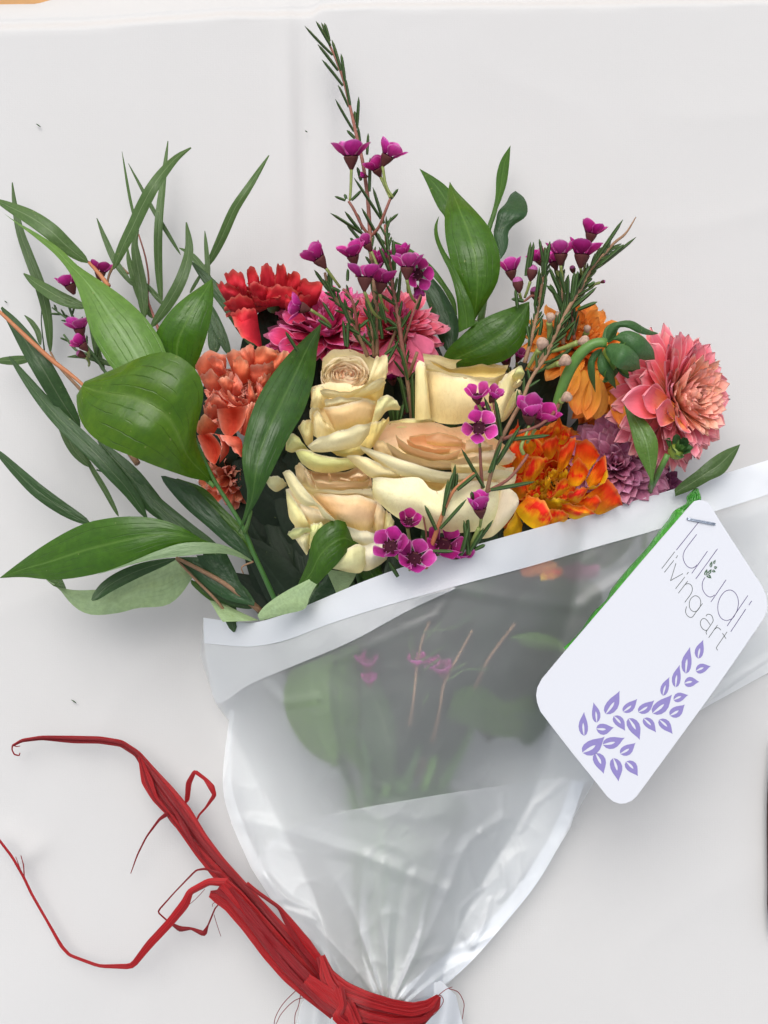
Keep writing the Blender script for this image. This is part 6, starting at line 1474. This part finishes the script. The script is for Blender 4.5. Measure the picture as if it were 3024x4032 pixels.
s10 = thing('waxflower_sprig', 'waxflower sprig pressed against the frosted film from inside, two blurred pink blossoms', 'flower sprig', pt('L', 980, 500, .05), WXG)
sprig_stem(s10, 'L', [(900, 860, .030), (935, 720, .040)] + zl([(960, 590), (975, 450), (995, 340), (1025, 255)], .0036), [.0007, .0005, .0004], 'twig', 0)
sprig_stem(s10, 'L', [(960, 880, .030), (1030, 740, .040)] + zl([(1070, 600), (1085, 510), (1140, 400), (1200, 290)], .0036), [.0007, .0005, .0004], 'twig', 0)
sprig_stem(s10, 'L', [(1050, 800, .030), (1170, 580, .042)] + zl([(1250, 430), (1310, 340), (1370, 262)], .0050), [.0007, .0005], 'twig', 0)
for x0_, y0_, x1_, y1_ in [(985, 420, 1100, 350), (1000, 455, 1075, 400), (1100, 495, 1165, 450), (1165, 450, 1275, 448), (970, 400, 950, 300), (1000, 300, 1150, 275), (1000, 590, 1025, 552), (1010, 330, 1080, 250), (965, 430, 940, 330), (1110, 460, 1180, 420)]:
    needle(s10, pt('L', *zl([(x0_, y0_)], .0020)[0]), pt('L', *zl([(x1_, y1_)], .0020)[0]), .0006)
for x_, y_, r_, o_, a_ in ((975, 425, 40, .8, 90), (1082, 462, 48, .45, 100), (785, 500, 36, .5, 90), (1055, 440, 40, .6, 120), (780, 430, 50, .5, 90)):
    q_ = zl([(x_, y_)], .0045)[0]; blossom(s10, 'L', (x_, y_), q_[2], a_, 30, r_, None, o_)

# ------------------------------------------------------------------ raffia
raf = thing('raffia_tie', 'red raffia strands tied round the neck of the wrapping, ends trailing to the left', 'ribbon', pt('D', 800, 2150, .03))
def strand(f, P, widths, z, mat='raffia', name='strand', nv=None, seed=None, cross=7, fold=.20, dz=0.0):
    if max(widths) > 55 and name == 'strand':
        o = None; k = 4 if max(widths) > 85 else 3
        for q in range(k):
            off = (q+.5)/k - .5; ph = rnd.random()*9
            Q = []
            for i, (x, y) in enumerate(P):
                a, b = P[max(0, i-1)], P[min(len(P)-1, i+1)]; dx, dy = b[0]-a[0], b[1]-a[1]; n_ = math.hypot(dx, dy) or 1
                w_ = interp(widths, i/(len(P)-1)); s_ = off*w_*(.86+.22*math.sin(ph+i*1.3))
                Q.append((x - dy/n_*s_, y + dx/n_*s_))
            o = strand(f, Q, [w*rnd.uniform(.9, 1.15)/k*1.25 for w in widths], z, mat if rnd.random() < .75 else 'raffia_dark', 'raffia_strip', None, None, 7, rnd.uniform(.3, .6), dz + rnd.uniform(-.0012, .0016))
        return o
    nv = nv or max(14, len(P)*5)
    acc = [0.0]
    for a, b in zip(P, P[1:]): acc.append(acc[-1] + math.hypot(b[0]-a[0], b[1]-a[1]))
    pts = [pt(f, x, y, interp(z, s/acc[-1]) + dz) for (x, y), s in zip(P, acc)]
    # straight runs with tight corners, like creased straw
    D = []
    for a, b in zip(pts, pts[1:]):
        for q in range(6): D.append(a.lerp(b, q/6))
    D.append(pts[-1])
    S = []
    for i, p in enumerate(D):
        S.append((D[max(0, i-1)] + p*2 + D[min(len(D)-1, i+1)])/4)
    n = len(S); L = [0.0]
    for a, b in zip(S, S[1:]): L.append(L[-1]+(b-a).length)
    sd = rnd.random()*99 if seed is None else seed
    V, UV = [], []
    for j, p in enumerate(S):
        t = L[j]/L[-1]; d = (S[min(j+1, n-1)]-S[max(0, j-1)]).normalized()
        side = d.cross(Vector((0, 0, 1)))
        side = side.normalized() if side.length > 1e-6 else Vector((1, 0, 0))
        # width list follows the listed points
        u_ = j/(n-1)
        w = interp(widths, u_)*unit(f, p.z)*.5
        for i in range(cross):
            s = 2*i/(cross-1)-1
            h = w*fold*((i % 2)*1.0 - .5) + w*.5*mnoise.noise(Vector((s*1.7+sd, t*5, sd))) + .3*w*(1-s*s)
            V.append(p + side*w*s*(1+.08*mnoise.noise(Vector((t*14, sd, s))))+ Vector((0, 0, h))); UV.append(((s+1)/2, L[j]*12))
    F = grid_faces(cross, n)
    return put(name, V, F, M[mat], raf, UV)
strand('J', [(60, 303), (110, 276), (210, 262), (370, 270), (500, 273), (610, 290), (690, 342), (760, 440), (825, 540), (905, 650), (1000, 775), (1100, 895), (1200, 1000), (1330, 1150), (1450, 1290), (1560, 1430), (1680, 1580)],
       [10, 20, 30, 42, 34, 34, 40, 74, 112, 108, 82, 90, 84, 84, 76, 76, 70], [.010, .012, .014, .018, .022, .028, .030])
strand('J', [(700, 352), (740, 480), (780, 570), (850, 650), (920, 740), (1000, 840), (1090, 940), (1180, 1040), (1280, 1170), (1400, 1310)], [14, 60, 40, 26, 30, 40, 60, 50, 50, 50], [.014, .018, .02, .026], 'raffia')
strand('J', [(860, 600), (930, 720), (1010, 860)], [10, 24, 8], [.021, .024], 'raffia_dark')
strand('J', [(62, 300), (60, 322), (72, 346), (96, 351), (101, 336)], [9, 7, 8, 7, 5], .010, 'raffia_dark'); strand('J', [(66, 300), (84, 306), (102, 303)], [6, 5, 4], .010, 'raffia_dark')
strand('J', [(932, 590), (940, 570), (948, 490), (978, 430), (1030, 468), (1062, 510), (1078, 550), (1035, 612), (1000, 650), (990, 672)], [8, 26, 30, 20, 18, 34, 22, 12, 10, 10], [.018, .028, .030, .022], 'raffia')
strand('J', [(845, 640), (800, 672), (735, 760), (690, 850), (655, 948)], [26, 14, 9, 8, 4], [.02, .012, .008], 'raffia_dark')
strand('J', [(1110, 945), (1030, 920), (985, 927), (880, 1035), (790, 1136), (850, 1190), (905, 1224), (960, 1220), (1025, 1248), (1045, 1205), (1080, 1120), (1108, 1088)], [14, 12, 9, 7, 9, 9, 30, 14, 30, 9, 8, 6], [.028, .018, .010, .012, .02], 'raffia_dark')
strand('J', [(1150, 990), (1050, 985), (955, 1035), (930, 1095), (850, 1195), (755, 1295), (662, 1412), (500, 1410), (350, 1355), (310, 1312), (230, 1170), (158, 1045), (120, 965), (60, 860), (-20, 755)],
       [46, 36, 34, 46, 42, 40, 30, 18, 18, 20, 14, 15, 15, 14, 12], [.028, .022, .014, .008, .008, .01], 'raffia')
strand('J', [(122, 960), (118, 900), (104, 850)], [6, 6, 4], .01, 'raffia_dark'); strand('J', [(105, 930), (90, 890), (78, 858)], [5, 5, 3], .01, 'raffia_dark')
strand('J', [(1052, 1045), (1100, 1060), (1160, 1100), (1250, 1210), (1350, 1340), (1450, 1440), (1550, 1530), (1690, 1650)], [30, 70, 90, 92, 88, 90, 90, 86], [.026, .028, .030, .032])
strand('J', [(1090, 1020), (1150, 1060), (1250, 1180), (1360, 1330), (1480, 1470), (1620, 1600)], [40, 40, 36, 40, 36, 36], [.030, .032, .034], 'raffia_dark')
strand('J', [(1120, 990), (1200, 1060), (1300, 1190), (1420, 1330), (1540, 1450), (1690, 1610)], [60, 74, 80, 76, 76, 70], [.030, .030, .032])
strand('J', [(1150, 1010), (1260, 1150), (1380, 1290), (1500, 1420), (1660, 1580)], [20, 44, 40, 50, 50], [.031, .032, .034], 'raffia_dark')
strand('J', [(1235, 992), (1300, 1042), (1400, 1112), (1450, 1190), (1530, 1300), (1620, 1410), (1720, 1530)], [26, 24, 22, 44, 62, 62, 56], [.030, .034, .034, .033])
strand('J', [(1615, 1365), (1640, 1430), (1680, 1500)], [16, 40, 50], [.034, .034], 'raffia_dark')
# knot and band round the neck
strand('K', [(410, 850), (430, 930), (500, 990), (600, 1035), (700, 1065), (800, 1080), (870, 1060), (915, 1016)], [20, 70, 80, 70, 60, 60, 50, 16], [.034, .040, .042, .038, .028], dz=.002)
strand('K', [(400, 960), (480, 1040), (600, 1095), (720, 1120), (840, 1115), (900, 1060), (918, 1018)], [60, 90, 90, 80, 60, 46, 14], [.034, .042, .042, .036, .026])
strand('K', [(440, 1080), (560, 1130), (700, 1150), (820, 1145), (890, 1090)], [60, 70, 60, 50, 20], [.034, .038, .038, .028], 'raffia_dark')
strand('K', [(400, 840), (440, 960), (520, 1060), (560, 1150)], [40, 70, 60, 50], [.034, .042, .044], dz=.002)
strand('K', [(330, 950), (430, 1030), (500, 1090), (540, 1190)], [60, 90, 80, 60], [.036, .044, .046], dz=.002)
strand('K', [(480, 980), (500, 1060), (470, 1110), (560, 1180)], [40, 30, 60, 60], [.044, .048, .046], 'raffia', dz=.002)
for P_ in ([(315, 975), (240, 1050), (205, 1110), (198, 1145)], [(380, 1030), (300, 1033), (235, 1090), (205, 1145)], [(318, 985), (305, 1060), (290, 1100), (288, 1145)], [(905, 1018), (925, 1018), (935, 1045), (905, 1090), (868, 1120)], [(960, 988), (1000, 1003), (1025, 1050), (1022, 1090), (1018, 1120)], [(915, 1016), (945, 992), (975, 980)]):
    tube('raffia_hair', 'K', [(x, y, .030) for x, y in P_], [.00016, .00013], M['raffia_dark'], raf, 4, 16)
for P_ in ([(1075, 1150), (1090, 1200), (1110, 1260)], [(1030, 1022), (980, 1075), (930, 1115)], [(1100, 1080), (1070, 1095), (1068, 1110)]):
    tube('raffia_hair', 'J', [(x, y, .014) for x, y in P_], [.00013, .0001], M['raffia_dark'], raf, 4, 12)

# ------------------------------------------------------------------ card, staple, green packet
CZ = .060
card = thing('gift_card', 'white rounded card with violet leaf print and thin lettering, stapled over the film', 'card', pt('I', 900, 1100, CZ))
OUT = [(1150, 150), (1178, 122), (1212, 113), (1250, 120), (1280, 142), (1302, 182), (1400, 338), (1510, 508), (1620, 676), (1645, 730), (1655, 795), (1648, 850), (1632, 885), (1500, 1080), (1300, 1367), (1100, 1642), (900, 1915), (800, 2050), (770, 2078), (730, 2095), (690, 2098), (648, 2084), (610, 2052), (520, 1938), (390, 1778), (270, 1624), (172, 1495), (152, 1440), (145, 1390), (152, 1340), (180, 1285), (330, 1105), (560, 838), (800, 555), (1000, 323)]
def poly_solid(name, f, P, z, th, mat, parent, hole=None):
    n = len(P); V = [pt(f, x, y, z+th) for x, y in P] + [pt(f, x, y, z+th) - Vector((0, 0, th)) for x, y in P]
    F = [tuple(range(n))[::-1], tuple(range(n, 2*n))] + [(i, (i+1) % n, n+(i+1) % n, n+i) for i in range(n)]
    return put(name, V, F, mat, parent, None, False)
cd = poly_solid('card_sheet', 'I', OUT, CZ, .00045, M['card'], card)
ZT = CZ + .00045 + .00006
def stroke(f, P, w, mat, name='lettering', smooth_=True):
    """flat printed line"""
    W = smooth_path([pt(f, x, y, ZT) for x, y in P], max(2, len(P)*5 if len(P) > 2 else 2)); h = w*unit(f, ZT)/2
    V, F = [], []
    for j, p in enumerate(W):
        d = (W[min(j+1, len(W)-1)]-W[max(0, j-1)]).normalized(); s = d.cross(Vector((0, 0, 1)))
        V += [p+s*h, p-s*h]
    F = [(2*j, 2*j+1, 2*j+3, 2*j+2) for j in range(len(W)-1)]
    return V, F
def letters(name, f, strokes, w, mat):
    V, F = [], []
    for P in strokes:
        v, g = stroke(f, P, w, mat); o = len(V); V += v; F += [tuple(o+i for i in q) for q in g]
    # one above another by a hair so crossing strokes never share a plane
    return put(name, V, F, mat, card, None, False)
PU, GR = M['print_purple'], M['print_grey']
# big word, one object per letter
letters('lettering', 'R', [[(690, 352), (385, 735)]], 9, PU)
letters('lettering', 'R', [[(545, 322), (720, 355), (893, 388)]], 7, PU)
letters('lettering', 'R', [[(657, 524), (520, 705), (485, 770), (475, 830), (490, 890), (520, 940), (560, 970), (600, 975), (640, 955), (662, 930)], [(802, 750), (592, 1046)]], 8.5, PU)
letters('lettering', 'R', [[(936, 718), (645, 1122)]], 9, PU)
letters('lettering', 'R', [[(770, 1100), (742, 1150), (732, 1210), (742, 1270), (775, 1325), (820, 1360), (860, 1360), (900, 1335)], [(1052, 1132), (848, 1430)]], 8.5, PU)
letters('lettering', 'R', [[(1200, 1545), (1150, 1635), (1100, 1668), (1040, 1676), (985, 1645), (950, 1580), (940, 1500), (952, 1420), (990, 1340), (1045, 1285), (1110, 1270), (1165, 1300), (1205, 1365), (1217, 1450), (1200, 1545)], [(1343, 1343), (1065, 1752)]], 8.5, PU)
letters('lettering', 'R', [[(1394, 1415), (1357, 1472)], [(1315, 1525), (1115, 1827)]], 9, PU)
# small words
letters('lettering', 'R', [[(364, 757), (190, 982)]], 8, GR)
letters('lettering', 'R', [[(402, 808), (380, 842)], [(352, 872), (225, 1033)]], 8, GR)
letters('lettering', 'R', [[(380, 912), (308, 1142)], [(305, 1145), (472, 1050)]], 8, GR)
letters('lettering', 'R', [[(547, 1030), (525, 1060)], [(498, 1095), (375, 1253)]], 8, GR)
letters('lettering', 'R', [[(538, 1150), (412, 1312)], [(500, 1200), (530, 1185), (565, 1190), (592, 1220), (598, 1270), (575, 1330), (498, 1435)]], 8, GR)
letters('lettering', 'R', [[(705, 1490), (672, 1540), (630, 1560), (590, 1545), (562, 1500), (560, 1440), (580, 1385), (625, 1350), (665, 1352), (700, 1385), (712, 1430), (705, 1490)], [(736, 1450), (660, 1550), (610, 1620), (575, 1638), (530, 1610), (508, 1555), (522, 1490)]], 8, GR)
letters('lettering', 'R', [[(783, 1620), (800, 1597), (835, 1597), (865, 1625), (878, 1670), (868, 1705), (790, 1820), (783, 1840), (793, 1865)], [(838, 1735), (790, 1670), (750, 1650), (715, 1680), (708, 1730), (730, 1780), (770, 1810), (800, 1805)]], 8, GR)
letters('lettering', 'R', [[(936, 1740), (818, 1908)], [(895, 1800), (925, 1775), (955, 1780), (982, 1808)]], 8, GR)
letters('lettering', 'R', [[(1065, 1830), (935, 2020), (922, 2050), (940, 2078)], [(1003, 1848), (1050, 1922)]], 8, GR)
def print_leaf(f, b, t, w, mat, k=1, bow=.10):
    """tear-shaped printed leaf with a pale slit from its foot"""
    bx, by = b; tx, ty = t; dx, dy = tx-bx, ty-by; L = math.hypot(dx, dy); dx /= L; dy /= L; nx, ny = -dy, dx
    def P(s, o): return (bx+dx*L*s+nx*o*w, by+dy*L*s+ny*o*w)
    side = [(0, .02), (.08, .30), (.22, .46), (.40, .50), (.58, .42), (.74, .26), (.88, .10), (1, 0)]
    slit = [(0, .02), (.10, .05), (.25, .09), (.40, .10), (.50, .06), (.56, 0)]
    V, F = [], []
    for sg in (1, -1):
        o = len(V)
        A = [P(s, sg*q + bow*k*math.sin(math.pi*s)) for s, q in side]
        B = [P(s*1.0, sg*q*.9 + bow*k*math.sin(math.pi*s)) for s, q in [(0, .02), (.10, .06), (.22, .10), (.36, .12), (.47, .08), (.55, 0), (.78, 0), (1, 0)]]
        V += [pt(f, x, y, ZT) for x, y in A] + [pt(f, x, y, ZT) for x, y in B]
        for i in range(7):
            q = (o+i, o+i+1, o+8+i+1, o+8+i)
            F.append(q if sg > 0 else q[::-1])
    n = (V[F[2][1]]-V[F[2][0]]).cross(V[F[2][2]]-V[F[2][0]])
    if n.z < 0: F = [q[::-1] for q in F]
    put('printed_leaf', V, F, mat, card, None, False)
for b, t, w, k in [((1202, 1150), (1236, 1027), 58, -1), ((1188, 1232), (1285, 1200), 62, -1), ((1122, 1248), (1150, 1073), 66, -1), ((1112, 1312), (1210, 1302), 66, -1), ((1055, 1338), (1082, 1190), 58, -1), ((1042, 1420), (1138, 1388), 60, -1), ((972, 1392), (1015, 1270), 54, -1),
                   ((905, 1508), (1032, 1385), 84, 1), ((1018, 1522), (1115, 1450), 72, 1), ((812, 1500), (916, 1423), 66, 1), ((948, 1548), (1036, 1643), 66, -1), ((712, 1498), (805, 1413), 62, 1), ((846, 1540), (928, 1633), 62, -1), ((598, 1512), (690, 1360), 80, 1),
                   ((748, 1540), (821, 1681), 78, -1), ((540, 1568), (518, 1435), 56, 1), ((652, 1525), (726, 1623), 64, -1), ((458, 1655), (458, 1497), 62, -1), ((537, 1608), (652, 1600), 74, 1), ((447, 1765), (592, 1660), 98, 1), ((580, 1712), (723, 1667), 78, 1),
                   ((694, 1772), (794, 1700), 68, 1), ((532, 1768), (585, 1903), 80, -1), ((648, 1800), (682, 1953), 78, -1), ((732, 1822), (809, 1918), 72, -1)]:
    print_leaf('I', b, t, w, M['print_violet'], k)
for b, t, w, k in [((845, 968), (865, 880), 38, -1), ((885, 922), (912, 862), 32, -1), ((888, 972), (935, 958), 40, 1), ((768, 1072), (795, 985), 44, 1), ((812, 1052), (855, 987), 42, 1), ((862, 1012), (914, 1030), 38, -1), ((790, 1070), (857, 1115), 48, -1)]:
    print_leaf('R', b, t, w, M['print_green'], k)
# staple
for dy, wz in ((0, .0009),):
    A = pt('R', 545, 318, ZT+.0004); B = pt('R', 893, 385, ZT+.0004)
    for off in (-.00022, .00022):
        o_ = Vector((0, off, 0)); V, F, UV = tube_geo([A+o_-Vector((0, 0, .0006)), A+o_, A.lerp(B, .5)+o_+Vector((0, 0, .0001)), B+o_, B+o_-Vector((0, 0, .0006))], [.00024], 6, 24)
        put('staple', V, F, M['staple'], card, UV)

# green packet: crinkled glossy sleeve sticking out behind the card
pk = thing('green_packet', 'slim shiny green plastic packet with a crimped end, tucked behind the white card', 'packet', pt('I', 800, 500, .05))
m_, nt_ = new_mat('green_glossy_film'); T_ = NT(nt_)
n1 = T_.noise(T_.objco(260), 1.0, 4, .6, 1.2); n2 = T_.noise(T_.objco(700), 1.0, 3, .6, .6)
cl_ = T_.mix(n1, (.035, .28, .02), (.10, .55, .05))
pp = thin_shader(T_, cl_, .16, .15, T_.bump(T_.math('ADD', n1, T_.math('MULTIPLY', n2, .4)), 1.0, .0016), .7); pp.inputs['Coat Weight'].default_value = .8; pp.inputs['Coat Roughness'].default_value = .08
L_p = [(1180, 36), (1128, 92), (1125, 135), (1045, 185), (1008, 240), (930, 340), (865, 430), (745, 560), (640, 690), (602, 765), (510, 855), (430, 975), (325, 1078)]
R_p = [(1200, 40), (1222, 110), (1200, 190), (1150, 270), (1100, 340), (1010, 430), (930, 520), (830, 620), (740, 730), (690, 800), (580, 920), (480, 1030), (370, 1130)]
V, UV = [], []; nu, nv = 26, 110
A_ = smooth_path([pt('I', x, y, .050) for x, y in L_p], nv); B_ = smooth_path([pt('I', x, y, .050) for x, y in R_p], nv)
for side in (1, -1):
    for j in range(nv):
        t = j/(nv-1)
        for i in range(nu):
            s = i/(nu-1); p = A_[j].lerp(B_[j], s)
            crimp = .0009*math.sin(s*42) if t < .13 else 0
            body = (.0045 if t > .16 else .0012)*math.sqrt(max(0, 4*s*(1-s)))*min(1, (1-t)*8+.15)
            cr = .0016*abs(mnoise.noise(Vector((s*2.2, t*16, 3))))*(1 if side > 0 else 0)*4*s*(1-s)
            V.append(p + Vector((0, 0, side*body*(1 if side > 0 else .4) + crimp + cr))); UV.append((s, t))
F = grid_faces(nu, nv); n0 = (V[F[0][1]]-V[F[0][0]]).cross(V[F[0][3]]-V[F[0][0]])
F = [q[::-1] for q in F] if n0.z < 0 else F
o_ = nu*nv; F += [tuple(o_+i for i in reversed(q)) for q in F[:]]
put('packet_sleeve', V, F, m_, pk, UV)

# ------------------------------------------------------------------ small debris on the cloth
for f, x, y, L, lab in (('B', 673, 857, 8, 'tiny dark speck on the cloth left of the tall waxflower tip'), ('D', 83, 270, 5, 'small dark plant crumb on the cloth near the upper left edge'), ('J', 371, 77, 13, 'brown plant crumb on the cloth above the end of the raffia'), ('A', 38, 1141, 9, 'faint grey fibre lying on the cloth at the far left')):
    P = [pt(f, x-L, y-L*.5, .0012), pt(f, x, y+L*.1, .0016), pt(f, x+L, y+L*.9, .0012)]
    V, F, UV = tube_geo(P, [.00008, .00028, .0001], 5, 8)
    tag(put('plant_crumb', V, F, M['willow_dark'], None, UV), lab, 'crumb', 'plant crumbs on the cloth')
